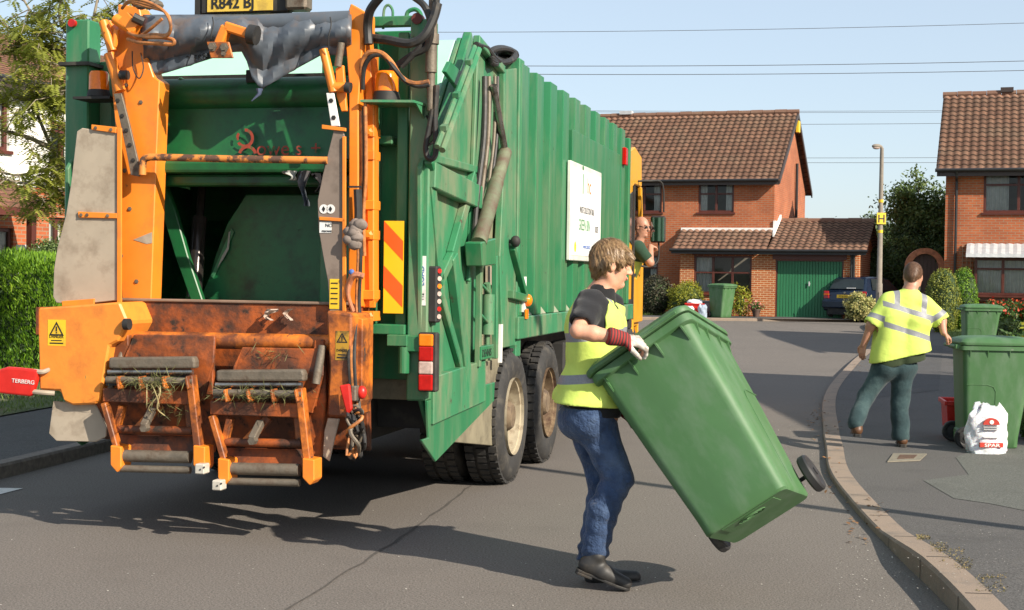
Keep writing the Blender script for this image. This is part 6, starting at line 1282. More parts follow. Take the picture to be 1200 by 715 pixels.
# vest with reflective bands (the bands are sewn into the same garment: a mask stored on its vertices)
def band(V):
    z = V[:, 2]; x = V[:, 0]; t = z-.10*(x-hipc[0]); b1 = .0235-np.abs(t-(Q(690, 440)[2])); b2 = .0235-np.abs(t-(Q(690, 392)[2]))
    lat = (V-np.asarray(Q(699, 380, 0)))@l1; fr = (V-np.asarray(Q(699, 380, 0)))@f1; v = .0235-np.abs(np.abs(lat)-.11); v = np.where(z > Q(690, 394)[2], v, -1); v = np.where(fr < .30, v, -1)
    return np.maximum(np.maximum(b1, b2), v)
tv = [(p[0], p[1], p[2], p[3]+.024, p[4]+.022) if p[0] == 'c' else p for p in torso[:4]]
tv += [('c', Q(686, 470, -.07), Q(686, 455, -.07), .168, .15), ('c', Q(684, 470, .08), Q(690, 455, .08), .165, .15), ('c', Q(700, 356, .01), Q(706, 340, .01), .100, .082)]
tv += [('-c', shr+[-.0, -.10, -.01], shr+[-.01, -.02, -.0], .10, .085, {'k': .01}), ('-c', shr+[0, -.05, -.10], shr+[-.02, -.12, -.16], .07, .07, {'k': .01}), ('-c', shl+[0, .10, -.01], shl+[0, .02, 0], .10, .085, {'k': .01}), ('-c', Q(712, 334, .01), Q(728, 352, .02), .068, .06, {'k': .01})]
sdf_obj('safety_vest', tv, .006, M_hv, A1, attr=band, k=.03, cuts=[(Q(690, 473, 0), (-.06, 0, -1)), (Q(700, 344, .01), (.45, 0, 1))], noise=fold(.004, 22, 18, 20, 1))
jn = [('e', Q(688, 492, 0), (.158, .175, .12)), ('c', Q(690, 487, -.08), Q(691, 480, -.08), .132, .132), ('c', Q(688, 487, .08), Q(689, 480, .08), .132, .132), ('c', hr_, knr, .108, .079), ('c', knr, knr*.55+anr*.45+[-.025, 0, 0], .079, .078), ('c', knr*.55+anr*.45+[-.025, 0, 0], anr+[.0, 0, .0], .078, .070), ('c', hl_+[-.01, 0, 0], knl, .108, .08), ('c', knl, anl+[-.02, 0, .0], .08, .068)]
sdf_obj('jeans', jn, .0065, M_jean, A1, k=.03, cuts=[(Q(690, 476, 0), (0, 0, 1)), (Q(694, 658, 0), (.15, 0, -1))], noise=lambda X, Y, Z: .0032*np.sin(Z*62+X*40+2*np.sin(X*17+Y*12))*np.clip(1.25-np.abs(Z-.42)*1.6, .25, 1)+.005*np.sin(Z*95+X*12+Y*9)*np.exp(-((Z-.17)/.09)**2))
def shoe(name, heel, toe, up, par, mat, w=.047):
    heel, toe, up = map(np.asarray, (heel, toe, up)); f = nv(toe-heel); L = np.linalg.norm(toe-heel); u = nv(up-f*np.dot(up, f)); s = np.cross(u, f); Rm = np.stack([f, s, u], 1)
    W = lambda x, y, z: heel+f*x*L+s*y+u*z
    o = sdf_obj(name, [('c', W(.13, 0, .045), W(.45, 0, .04), .040, .045), ('c', W(.45, .0, .036), W(.88, .005, .028), .045, .034), ('c', W(.16, 0, .05), W(.24, 0, .105), .042, .046), ('-c', W(.2, 0, .12), W(.2, 0, .2), .034, .034, {'k': .004})], .005, mat, par, k=.03, cuts=[(W(0, 0, .012), tuple(-u))])
    P = [W(a, b, 0) for a, b in ((-.02, -.02), (.02, -.036), (.3, -.036), (.5, -.044), (.75, -.052), (.93, -.036), (1.0, 0), (.93, .04), (.75, .052), (.5, .044), (.3, .036), (.02, .036), (-.02, .02))]
    m = MB(); m.prism(P, tuple(u*.014)); m.prism(P[:3]+P[10:], tuple(-u*.014)); m.build('sole', M_rub, o, bevel=.003); return o
shoe('shoe', Q(676, 668, -.09), Q(738, 693, -.12), (0.1, 0, 1), A1, M_shoe); shoe('shoe', Q(686, 686.5, .10), Q(752, 682, .14), (0, 0, 1), A1, M_shoe)
def glove(par, w, d, n, frm, **kw):
    P = hand_prims(w, d, n, 1.12, r=.0115, **kw); d = nv(d); w = np.asarray(w); P += [('c', w-d*.055, w+d*.012, .046, .036)]; c0 = w+d*.018
    V, F = sdf(P, .004, k=.012, cuts=[(w-d*.075, tuple(-d))]); u = (V-c0)@d
    knuck = .020-np.abs(u-.072)
    return np_mesh('glove', V, F, M_glove, par, smooth=True, attr={'m': .022-u, 'u': u})
glove(A1, wrr, HD, (.10, .55, -.83), elr, curl=(.85, .8, .75, .7), thumb=.5); glove(A1, wrl, (.3, -.75, -.5), (.8, .1, .3), ell_, curl=(.6, .6, .6, .6), thumb=.5)
# ------------------------------------------------------------------ worker on the footway, seen from behind
MY2 = 13.55; b2 = onY(1046, 515, MY2); GX2, GZ2 = b2.x, hR(b2.x, MY2)
A2 = thing('person', 'worker seen from behind in yellow hi-vis shirt and dark green trousers wheeling a bin', 'person', (GX2, MY2, GZ2))
def Q2(px, py, dy=0): p = onY(px, py, MY2+dy); return np.array([p.x-GX2, p.y-MY2, p.z-GZ2])
hd, Wh, Rh = head_prims(Q2(1070, 323.5, .05), (.38, .92, -.12), (.05, .05, 1), 1.07)
s_l, s_r = Q2(1036, 350, .02), Q2(1086, 352, -.02); e_l, w_l = Q2(1021, 381, -.02), Q2(1012, 404, .04); e_r, w_r = Q2(1103, 376, -.03), Q2(1106, 390, -.10)
hl2, hr2 = Q2(1037, 430, 0), Q2(1059, 430, 0); kl2, kr2 = Q2(1015, 464, .04), Q2(1054, 472, .02); al2, ar2 = Q2(1003, 497, -.12), Q2(1056, 510, .02)
cl2, cr2 = Q2(1046, 372, 0), Q2(1072, 374, 0)
torso2 = [('c', hl2+[.01, 0, .06], cl2, .125, .13), ('c', hr2+[-.01, 0, .06], cr2, .125, .13), ('c', cl2, s_l+[.06, 0, -.06], .13, .07), ('c', cr2, s_r+[-.06, 0, -.06], .13, .07), ('c', Q2(1063, 350), Q2(1068, 336), .085, .06)]
h_l = hand_prims(w_l, (-.15, .1, -1), (.75, .6, 0), .95, (.35, .35, .4, .4), .3); h_r = hand_prims(w_r, (.55, .1, -.45), (-.3, .3, -.8), .95, (.9, .9, .9, .9), .6)
sdf_obj('body', torso2+hd+[('c', Q2(1066, 346), Q2(1070, 331, .03), .070, .066), ('c', s_l+[.03, 0, -.02], e_l, .05, .044), ('c', e_l, w_l, .043, .03), ('c', s_r+[-.03, 0, -.02], e_r, .05, .044), ('c', e_r, w_r, .043, .03)]+h_l+h_r+[('c', hl2, kl2, .085, .06), ('c', kl2, al2, .058, .042), ('c', hr2, kr2, .085, .06), ('c', kr2, ar2, .058, .042), ('c', al2, al2+[.03, .12, -.05], .035, .03), ('c', ar2, ar2+[.03, .14, -.04], .035, .03)], .0075, M_skin2, A2, k=.035); eyes(Wh, Rh, A2)
sdf_obj('hair', [('e', Wh(-.016, 0, .024), (.105, .086, .106), Rh), ('c', Wh(-.07, 0, -.01), Wh(-.06, 0, -.05), .05, .04), ('-e', Wh(.11, 0, -.05), (.10, .14, .10), Rh, {'k': .01}), ('-e', Wh(-.02, .1, -.06), (.05, .05, .05), Rh, {'k': .01}), ('-e', Wh(-.02, -.1, -.06), (.05, .05, .05), Rh, {'k': .01})], .006, M_hair2, A2, k=.02, noise=lambda X, Y, Z: .0015*np.sin(X*300)*np.sin(Y*280)*np.sin(Z*290))
hr_2 = [o for o in bpy.data.objects if o.name.startswith('hair') and o.parent is A2][0]
strands(hr_2, Wh(-.03, 0, .12), (.1, .3, 0), 6000, .012, .003, strandm('cropped_brown_strands', (.07, .035, .02), (.17, .09, .05), (.26, .15, .09)), lift=.004)
def band2(V):
    z, x, y = V[:, 2], V[:, 0], V[:, 1]; sl = -.30; t = z-sl*(x-Q2(1060, 390)[0]); za = Q2(1060, 388)[2]; zb = Q2(1060, 364)[2]
    b = np.maximum(.026-np.abs(t-za-.0), .026-np.abs(t-zb)); zt = Q2(1060, 361)[2]
    c = (x-Q2(1063, 372)[0]); v = .026-np.abs(np.abs(c-.10*(z-zt))-.125+.0*z); v = np.where((t > zb) & (z > zb-.08), v, -1); tor = (np.abs(x-Q2(1061, 370)[0]) < .235)
    b = np.where(tor, np.maximum(b, v), -1)
    for s_, e_ in ((s_l, e_l), (s_r, e_r)):
        ab = e_-s_; k = ((V-s_)@ab)/(ab@ab); d = np.linalg.norm(V-(s_+np.clip(k, 0, 1.2)[:, None]*ab), axis=1); q = np.where((d < .14) & (np.abs(x-Q2(1061, 370)[0]) > .20), .026-np.abs(k-.72)*np.linalg.norm(ab), -1); b = np.maximum(b, q)
    return b
ts = [(p[0], p[1], p[2], p[3]+.03, p[4]+.028) for p in torso2[:4]]+[('c', Q2(1046, 412), Q2(1048, 400), .160, .150), ('c', Q2(1072, 416), Q2(1070, 400), .165, .150), ('c', Q2(1062, 356), Q2(1067, 343), .115, .080), ('c', Q2(1064, 352), s_l+[.03, 0, -.03], .10, .082), ('c', Q2(1066, 352), s_r+[-.03, 0, -.03], .10, .082), ('c', s_l+[.045, 0, -.03], s_l*.1+e_l*.9+[.01, 0, 0], .078, .088), ('c', s_r+[-.045, 0, -.03], s_r*.1+e_r*.9+[-.01, 0, 0], .078, .088)]
el_ = nv(e_l-s_l); er_ = nv(e_r-s_r); ts += [('-c', e_l+el_*.03, e_l+el_*.25, .085, .10, {'k': .006}), ('-c', e_r+er_*.03, e_r+er_*.25, .085, .10, {'k': .006})]
sdf_obj('hi_vis_shirt', ts, .008, M_hv, A2, attr=band2, k=.035, cuts=[(Q2(1060, 417), (.24, 0, -1)), (Q2(1068, 334), (0, .2, 1))], noise=fold(.006, 13, 9, 13, 2))
sdf_obj('undershirt', [('c', Q2(1042, 425), Q2(1044, 405), .150, .14), ('c', Q2(1066, 427), Q2(1066, 405), .150, .14)], .009, M_poly, A2, k=.03, cuts=[(Q2(1055, 427), (.22, 0, -1))], noise=fold(.004, 20, 15, 20))
sdf_obj('collar', [('c', Q2(1065, 346), Q2(1069, 338, .02), .080, .074)], .007, M_poly, A2)
sdf_obj('trousers', [('c', hl2+[.01, 0, .0], hl2+[.02, 0, .06], .135, .13), ('c', hr2+[-.01, 0, 0], hr2+[-.02, 0, .06], .14, .13), ('c', hl2, kl2, .108, .080), ('c', kl2, al2+[0, 0, .02], .080, .080), ('c', hr2, kr2, .110, .084), ('c', kr2, ar2+[0, 0, .0], .084, .086)], .008, M_trou, A2, k=.03, cuts=[(Q2(1050, 418), (0, 0, 1))], fn=lambda D, X, Y, Z: np.maximum(D, np.where(X < Q2(1030, 480)[0], -(Z-al2[2]+.045+.25*(Y-al2[1])), -(Z-ar2[2]+.045))), noise=fold(.006, 15, 12, 17, 3))
shoe('boot', al2+[0, -.07, -.10], al2+[.04, .19, -.105], (0, -.3, 1), A2, M_boot); shoe('boot', np.array([ar2[0], ar2[1]-.07, .012]), np.array([ar2[0]+.05, ar2[1]+.21, .012]), (0, 0, 1), A2, M_boot)
# ------------------------------------------------------------------ driver leaning out of the cab window
DT = TP+TV*(CX1+.02)+TU*(CY0+.75); DT.z = 0
dd = onY(754, 268, 0.1); k_ = 0
hz_p = S(752, 266, .02); hw = TP+TV*hz_p.x+TU*hz_p.y; hw.z = hz_p.z
A3 = thing('person', 'bald driver in sunglasses and green shirt leaning out of the cab window', 'person', (hw.x, hw.y, 1.05))
c3 = np.array([0, 0, hw.z-1.05]); yx = np.array(TV); yf = np.array(TU); back = np.array([TU.x, TU.y, 0])
hd, Wh, Rh = head_prims(c3, tuple(np.array([.75, -.62, -.12])), (.05, 0, 1), 1.02)
sh3r = c3+np.array(-TV*.02)+np.array([0, 0, -.26])-yf*.16; sh3l = c3-yx*.22+np.array([0, 0, -.25])+yf*.14; el3 = c3+yx*.13-yf*.14+np.array([0, 0, -.44]); wr3 = c3+yx*.10+yf*.10+np.array([0, 0, -.24])
tr3 = [('c', c3+np.array([0, 0, -.75])-yx*.28, c3+np.array([0, 0, -.38])-yx*.14, .15, .15), ('c', c3+np.array([0, 0, -.36])-yx*.12, sh3r, .13, .075), ('c', c3+np.array([0, 0, -.36])-yx*.12, sh3l, .13, .07)]
sdf_obj('body', tr3+hd+[('c', c3+np.array([0, 0, -.25])-yx*.05, c3+np.array([0, 0, -.08]), .062, .058), ('c', sh3r, el3, .055, .046), ('c', el3, wr3, .046, .034)]+hand_prims(wr3, tuple(yf*.9+yx*.15), (0, 0, -1), 1., (.5, .5, .5, .5))+[('c', c3+np.array([0, 0, -.8])-yx*.3, c3+np.array([0, 0, -.85])-yx*.3+yf*.35, .09, .08), ('c', c3+np.array([0, 0, -.8])-yx*.45, c3+np.array([0, 0, -.85])-yx*.45+yf*.35, .09, .08)], .0075, M_skin2, A3, k=.03)
sdf_obj('green_shirt', [(p[0], p[1], p[2], p[3]+.015, p[4]+.015) for p in tr3]+[('c', sh3r, sh3r*.3+el3*.7, .078, .075), ('-c', sh3r*.22+el3*.78, el3, .06, .09, {'k': .006})], .009, cloth('green_cotton', (.025, .06, .035)), A3, k=.03)
sdf_obj('hi_vis_waistcoat', [(p[0], p[1], p[2], p[3]+.02, p[4]+.02) for p in tr3[:1]], .01, M_hv, A3, attr=lambda V: np.full(len(V), -1.), k=.03)
m = MB(); Rx = Matrix([list(r) for r in Rh])
for s in (1, -1): m.ell(Wh(.092, s*.033, .006), (.006, .024, .017), 12, 8, Rx); m.tube([Wh(.085, s*.055, .010), Wh(.0, s*.082, .008)], .0025, 5)
m.tube([Wh(.098, .012, .01), Wh(.098, -.012, .01)], .003, 5); m.build('sunglasses', M_ink, A3, smooth=True)
# ================================================================== WHEELIE BINS
M_bin = paint('green_bin_plastic', (.058, .145, .052), .55, var=.1, vs=3, dirt=(.10, .175, .095), da=(.46, .72), ds=5, rust=(.16, .20, .14), ra=(.70, .74), rs=6, spec=.45, st=(1.5, 1.5, .6))
M_bin2 = paint('dark_green_bin_plastic', (.035, .135, .05), .45, var=.08, vs=3, dirt=(.07, .15, .07), da=(.56, .8), ds=3)
M_bwheel = paint('bin_wheel_rubber', (.02, .02, .021), .6, var=.2, dirt=(.07, .065, .055), da=(.55, .75), ds=9)
def rrect(x0, x1, y0, y1, r, z, n=5):
    out = []
    for cx, cy, a0 in ((x1-r, y1-r, 0), (x0+r, y1-r, pi/2), (x0+r, y0+r, pi), (x1-r, y0+r, 1.5*pi)): out += [(cx+r*cos(a0+pi/2*k/n), cy+r*sin(a0+pi/2*k/n), z) for k in range(n+1)]
    return out
def loft(m, rings, cap0=True, cap1=True):
    n = len(rings[0]); V = [p for r in rings for p in r]; F = [(i*n+k, i*n+(k+1) % n, (i+1)*n+(k+1) % n, (i+1)*n+k) for i in range(len(rings)-1) for k in range(n)]
    if cap0: F.append(tuple(range(n))[::-1])
    if cap1: F.append(tuple(range((len(rings)-1)*n, len(rings)*n)))
    m.add(V, F)
def make_bin(name, label, loc, mat, group=None, sidecut=True):
    t = thing(name, label, 'wheelie bin', loc, 0, group)
    m = MB(); loft(m, [rrect(-.225, .225, -.215, .26, .05, .0), rrect(-.235, .235, -.225, .27, .05, .012), rrect(-.238, .238, -.23, .27, .05, .10), rrect(-.262, .262, -.29, .288, .055, .5), rrect(-.282, .282, -.355, .305, .06, .93)]); body = m.build('body', mat, t, smooth=True)
    m = MB(); loft(m, [rrect(-.298, .298, -.385, .335, .055, .922), rrect(-.302, .302, -.39, .34, .055, .926), rrect(-.302, .302, -.39, .34, .055, .965), rrect(-.285, .285, -.37, .32, .05, .970)], True, True)
    m.build('rim', mat, t, smooth=True)
    for x in (-.235, -.08, .08, .235): m = MB(); m.prism([(x-.004, -.345, .925), (x-.004, -.386, .925), (x-.004, -.345, .845)], (.008, 0, 0)); m.build('rim_gusset', mat, t)
    for y in (-.28, -.12, .08, .24):
        for s in (1, -1): m = MB(); m.prism([(s*.276, y-.004, .925), (s*.299, y-.004, .925), (s*.276, y-.004, .845)], (0, .008, 0)); m.build('rim_gusset', mat, t)
    m = MB(); loft(m, [rrect(-.31, .31, -.405, .33, .06, .972), rrect(-.314, .314, -.41, .335, .06, .985), rrect(-.312, .312, -.408, .333, .06, 1.0), rrect(-.285, .285, -.375, .31, .06, 1.025), rrect(-.22, .22, -.30, .25, .08, 1.045), rrect(-.10, .10, -.15, .12, .08, 1.055)]); lid = m.build('lid', mat, t, smooth=True)
    m = MB(); m.prism([(-.26, -.400, .996), (.26, -.400, .996), (.26, -.418, .986), (-.26, -.418, .986)], (0, 0, -.014)); m.build('lid_lip', mat, lid, bevel=.008)
    m = MB(); m.tube([(-.25, .375, .955), (.25, .375, .955)], .016, 12)
    for x in (-.25, -.08, .08, .25): m.box(x-.012, x+.012, .30, .375, .935, .975)
    m.build('handle', mat, t, bevel=.003)
    m = MB(); m.tube([(-.29, .275, .10), (.29, .275, .10)], .011, 10); m.build('axle', M_chassis, t)
    m = MB(); m.box(-.20, .20, .20, .29, .03, .16); m.build('axle_housing', mat, t, bevel=.02)
    for s in (1, -1):
        m = MB(); x = s*.295; m.lathe([(.022, -.024), (.06, -.018), (.072, -.025), (.094, -.025), (.102, -.015), (.102, .015), (.094, .025), (.072, .025), (.06, .018), (.022, .024)], (x, .275, .10), (1, 0, 0), 32); w = m.build('wheel', M_bwheel, t, smooth=True)
        m = MB(); m.lathe([(.02, -.03), (.02, .03), (.0, .032)], (x, .275, .10), (1, 0, 0), 14); m.build('hub_cap', M_bwheel, w)
    # moulded side outline and lid supports
    m = MB()
    for s in (1, -1):
        f = lambda y, z: (s*(.2385+.024*(min(z, .5)-.1)/.4+max(z-.5, 0)*.0465+.001), y, z)
        m.tube([f(.265, .60), f(.08, .60), f(.02, .58), f(.0, .54), f(.0, .06)], .0035, 5)
        for y in (-.12, -.02, .10): pass
    m.build('moulded_line', mat, body)
    m = MB(); m.prism([(-.15, -.19, -.004), (.15, -.19, -.004), (.15, -.045, -.004), (-.15, -.045, -.004)], (0, 0, .006)); em = m.build('base_panel', mat, t)
    for k in (1, .72, .42):
        P = [(.075*k*cos(a), -.118+.042*k*sin(a), -.005) for a in np.linspace(0, 2*pi, 29)]; m = MB(); m.tube(P, .0035, 5); m.build('moulded_oval', mat, em, smooth=True)
    return t
# the carried bin
bin1 = make_bin('wheelie_bin', 'mid-green wheelie bin tilted in mid air by the young worker in jeans', O_, M_bin, 'green wheelie bins')
bin1.rotation_mode = 'QUATERNION'; bin1.rotation_quaternion = RM.to_quaternion()
def stand_bin(label, x, y, z, rz, k=1.0):
    b = copy_tree(bin1); b.rotation_mode = 'XYZ'; b.rotation_euler = (0, 0, rz); b.location = (x, y, z); b.scale = (k, k, k); b['label'] = label; return b
nb = onY(1158, 515, 13.75); stand_bin('big green wheelie bin behind the white carrier bag, held by the worker seen from behind', nb.x, 13.75, hR(nb.x, 13.75), radians(84))
b2_ = onY(1147, 385, 27.5); stand_bin('green wheelie bin standing behind the one the worker holds, near the lawn', b2_.x, 27.5, hR(b2_.x, 27.5), radians(82))
fb = onY(845, 375, 47.9); stand_bin('small-looking green wheelie bin across the road, left of the garage door', fb.x, 47.9, rise(47.9)+.095, radians(38), 1.08)
# ------------------------------------------------------------------ carrier bag with red print
def bag(name, label, loc, w, h, d, mat, seed, group=None, knot=True):
    t = thing(name, label, 'bag', loc, 0, group); g = np.random.default_rng(seed); ph = g.uniform(0, 6, 12); NS, NZ = 48, 40; V = []
    for j in range(NZ+1):
        z = j/NZ; wid = w/2*(.93+.12*sin(z*3.0+ph[0]))*(1-.35*max(z-.82, 0)/.18)*(1 if z > .04 else .94); dep = d/2*(1-.15*z)*(1-.6*max(z-.8, 0)/.2)
        for i in range(NS):
            a = 2*pi*i/NS; c_, s_ = cos(a), sin(a); e = 2/2.4; x = abs(c_)**e*np.sign(c_); y = abs(s_)**e*np.sign(s_)
            r = 1+.05*sin(5*a+z*9+ph[1])+.05*abs(sin(5.5*a-z*8+ph[2]))+.03*abs(sin(9*a+z*14+ph[3]))-.05+.05*sin(3*a+ph[4]-z*5)
            V.append((x*wid*r, y*dep*r, z*h*(1+(.05*sin(4*a+ph[5])+.04*sin(7*a+ph[6]))*(z**3))))
    F = [(j*NS+i, j*NS+(i+1) % NS, (j+1)*NS+(i+1) % NS, (j+1)*NS+i) for j in range(NZ) for i in range(NS)]+[tuple(range(NS))[::-1], tuple(range(NZ*NS, NZ*NS+NS))]
    m = MB(); m.add(V, F); b = m.build('bag_body', mat, t, smooth=True)
    if knot: m = MB(); m.prism([(-w*.38, -.01, h*.93), (-w*.16, -.01, h*.95), (-w*.2, -.02, h*1.10), (-w*.33, -.01, h*1.08)], (0, .02, 0)); m.build('handle', mat, t, bevel=.005)
    return t
N = NT('thin_white_polythene'); N.col(N.mix(N.ramp(N.noise(12, 5, .7), .35, .65), (.78, .78, .80), (.66, .67, .70))); N.rough(.35); N.b.inputs['Subsurface Weight'].default_value = .2; N.bump(N.noise(28, 6, .7), .6, .02); M_poly_w = N.m
sbp = onY(1156, 522, 13.15); sb = bag('carrier_bag', 'full white carrier bag with red lettering in front of the big green bin', (sbp.x, 13.15, hR(sbp.x, 13.15)), .355, .43, .22, M_poly_w, 3)
m = MB(); n = 14; vs = []
for i in range(n+1):
    a = pi*i/n; vs.append((.075*cos(a), -.130+.0*i, .27+.062*sin(a)))
m.prism(vs, (0, .018, 0)); rp = m.build('printed_dome', M_redink, sb); m = MB(); m.cyl((0, -.1345, .295), (0, -.1305, .295), .02, n=10); m.build('printed_leaf', M_wht, rp)
m = MB(); m.box(-.10, .11, -.128, -.10, .065, .105); rb_ = m.build('printed_band', M_redink, sb); text('lettering', 'SPAR', (.01, -.1295, .070), (1, 0, 0), (0, 0, 1), .042, M_wht, rb_, .0008, 'CENTER', 1.5, .0008)
for k, z in enumerate((.245, .225, .15)):
    m = MB(); m.box(-.07, .07, -.1285, -.10, z, z+.007); m.build('printed_line', paint('pale_print', (.5, .5, .5), .6) if k == 0 else MATS['pale_print'], sb)
# ------------------------------------------------------------------ red recycling boxes
def crate(label, loc, rz, group='red recycling boxes', w=.5, d=.36, h=.34, mat=None):
    t = thing('recycling_box', label, 'box', loc, rz, group); m = MB(); mat = mat or M_redp; a, b = .85, 1.0
    for z0, z1, k0, k1 in ((0, h, a, b),):
        o0 = [(-w/2*k0, -d/2*k0, z0), (w/2*k0, -d/2*k0, z0), (w/2*k0, d/2*k0, z0), (-w/2*k0, d/2*k0, z0)]; o1 = [(-w/2*k1, -d/2*k1, z1), (w/2*k1, -d/2*k1, z1), (w/2*k1, d/2*k1, z1), (-w/2*k1, d/2*k1, z1)]
        i0 = [(x*.93, y*.93, .02) for x, y, z in o0]; i1 = [(x*.94, y*.94, z) for x, y, z in o1]; V = o0+o1+i1+i0
        F = [(3, 2, 1, 0)]+[(k, (k+1) % 4, (k+1) % 4+4, k+4) for k in range(4)]+[(k+4, (k+1) % 4+4, (k+1) % 4+8, k+8) for k in range(4)]+[(k+8, (k+1) % 4+8, (k+1) % 4+12, k+12) for k in range(4)]+[(12, 13, 14, 15)]
        m.add(V, F)
    m.build('box_body', mat, t, bevel=.006)
    m = MB(); m.box(-w/2-.02, w/2+.02, -d/2-.02, -d/2-.001, h-.04, h+.004); m.box(-w/2-.02, w/2+.02, d/2+.001, d/2+.02, h-.04, h+.004); m.box(-w/2-.02, -w/2-.001, -d/2-.001, d/2+.001, h-.04, h+.004); m.box(w/2+.001, w/2+.02, -d/2-.001, d/2+.001, h-.04, h+.004); m.build('rim', mat, t, bevel=.004); return t
q = onY(1124, 500, 14.35); crate('red recycling box half hidden behind the left of the big green bin', (q.x+.04, 14.4, hR(q.x, 14.4)), radians(80), h=.38)
q = onY(1207, 470, 15.4); crate('red recycling box at the right edge of the picture beyond the bins', (q.x, 15.4, hR(q.x, 15.4)+.1), radians(10), h=.28)
zf = rise(47.9)+.09
q = onY(814, 372, 48.1); crate('red recycling box across the road with white rubbish heaped in it', (q.x, 48.1, zf+.12), radians(-10), w=.62, d=.42, h=.34)
bag('rubbish_bag', 'white rubbish bag heaped in the red box across the road', (q.x, 48.1, zf+.28), .5, .3, .36, M_poly_w, 5, 'bags by the far bin', False)
q = onY(808, 373, 47.75); bag('rubbish_bag', 'white rubbish bag on the kerb in front of the far red box', (q.x-.05, 47.72, zf), .42, .36, .3, M_poly_w, 6, 'bags by the far bin', False)
q = onY(823, 374, 47.75); bag('rubbish_bag', 'grey-blue rubbish bag between the white bag and the far green bin', (q.x, 47.7, zf), .34, .42, .28, paint('blue_grey_polythene', (.32, .38, .46), .3, var=.25, vs=14, bump=.5, bs=30), 7, 'bags by the far bin', False)
q = onY(829, 370, 48.2); t = thing('storage_box', 'grey plastic box against the left side of the far green bin', 'box', (q.x-.05, 48.35, zf), radians(-8)); m = MB(); m.box(-.2, .2, -.15, .15, 0, .5); b = m.build('box_body', paint('grey_plastic', (.28, .27, .28), .5), t, bevel=.02); m = MB(); m.box(-.22, .22, -.17, .17, .503, .55); m.build('lid', MATS['grey_plastic'], t, bevel=.01)
# ------------------------------------------------------------------ parked hatchback
M_car = paint('dark_blue_car_paint', (.012, .022, .045), .2, .25, var=.1, spec=.6); M_carg = paint('dark_car_glass', (.02, .028, .03), .05)
cp = onY(985, 373, 48.55); K = thing('parked_car', 'dark blue hatchback parked on the drive right of the green garage door', 'car', (cp.x+.1, 48.5, rise(48.5)+.09), radians(-40))
def cring(y, zb, zs, zr, wb, ws, wr):   # one cross-section: sill, shoulder, roof
    return [(-wb, y, zb), (-wb-.03, y, (zb+zs)/2), (-ws, y, zs), (-wr-.03, y, zr-.06), (-wr+.06, y, zr), (wr-.06, y, zr), (wr+.03, y, zr-.06), (ws, y, zs), (wb+.03, y, (zb+zs)/2), (wb, y, zb)]
R_ = [(.0, .42, .60, .62, .70, .72, .60), (.03, .30, .80, .84, .78, .79, .70), (.10, .26, .90, .93, .80, .81, .74), (.16, .25, .92, .98, .80, .81, .72), (.42, .25, .93, 1.36, .81, .81, .60), (.60, .25, .93, 1.42, .82, .81, .60), (1.4, .25, .93, 1.44, .82, .81, .60), (2.1, .25, .92, 1.38, .82, .81, .60), (2.65, .25, .90, .99, .82, .80, .68), (3.3, .25, .78, .84, .81, .78, .68), (3.65, .28, .66, .70, .78, .74, .62), (3.75, .38, .55, .58, .72, .70, .56)]
m = MB(); rings = [cring(*r) for r in R_]; n = 10; V = [p for r in rings for p in r]; F = [(i*n+k, i*n+(k+1) % n, (i+1)*n+(k+1) % n, (i+1)*n+k) for i in range(len(rings)-1) for k in range(n)]+[tuple(range(n))[::-1], tuple(range((len(rings)-1)*n, len(rings)*n))]; m.add(V, F); cb_ = m.build('body', M_car, K, smooth=True, bevel=.02, seg=2)
m = MB(); m.prism([(-.62, .155, 1.0), (.62, .155, 1.0), (.53, .375, 1.34), (-.53, .375, 1.34)], (0, -.02, .008)); m.build('rear_window', M_carg, K, bevel=.006)
for s in (1, -1):
    m = MB(); m.prism([(s*.808, .45, .98), (s*.80, 2.35, .98), (s*.655, 1.95, 1.34), (s*.655, .62, 1.36)], (s*.012, 0, .003)); m.build('side_window', M_carg, K)
    m = MB(); m.prism([(s*.55, -.01, .68), (s*.775, .03, .68), (s*.79, .06, .93), (s*.60, .06, .93)], (0, -.02, 0)); tl = m.build('tail_lamp', M_redl, K, bevel=.01)
    m = MB(); m.box(min(s*.55, s*.75), max(s*.55, s*.75), -.042, -.022, .80, .84); m.build('indicator_lens', M_amb, tl)
    for y in (.62, 3.05): m = MB(); m.lathe([(.17, -.08), (.27, -.09), (.30, -.07), (.30, .07), (.27, .09), (.17, .08), (.15, .05), (0, .05)], (s*.76, y, .30), (s, 0, 0), 28); w = m.build('wheel', M_tyre, K, smooth=True); m = MB(); m.lathe([(.17, .083), (.1, .095), (0, .095)], (s*.76, y, .30), (s, 0, 0), 20); m.build('hub_cap', M_worn, w, smooth=True)
m = MB(); m.box(-.80, .80, -.09, .06, .36, .62); m.build('bumper', M_car, K, bevel=.04, seg=3); m = MB(); m.box(-.60, .60, -.02, .3, .14, .35); m.build('underbody', M_chassis, K)
m = MB(); m.box(-.26, .26, -.035, -.012, .70, .81); npl = m.build('number_plate', M_ysk, K); text('lettering', 'P736 EKU', (0, -.037, .722), (1, 0, 0), (0, 0, 1), .10, M_ink, npl, .001, 'CENTER', .85)
m = MB(); m.cyl((0, -.0, .88), (0, .06, .88), .035); m.build('badge', M_chrome, K); m = MB(); m.box(.02, .34, .12, .135, 1.02, 1.06); m.build('window_sticker', M_wht, K)
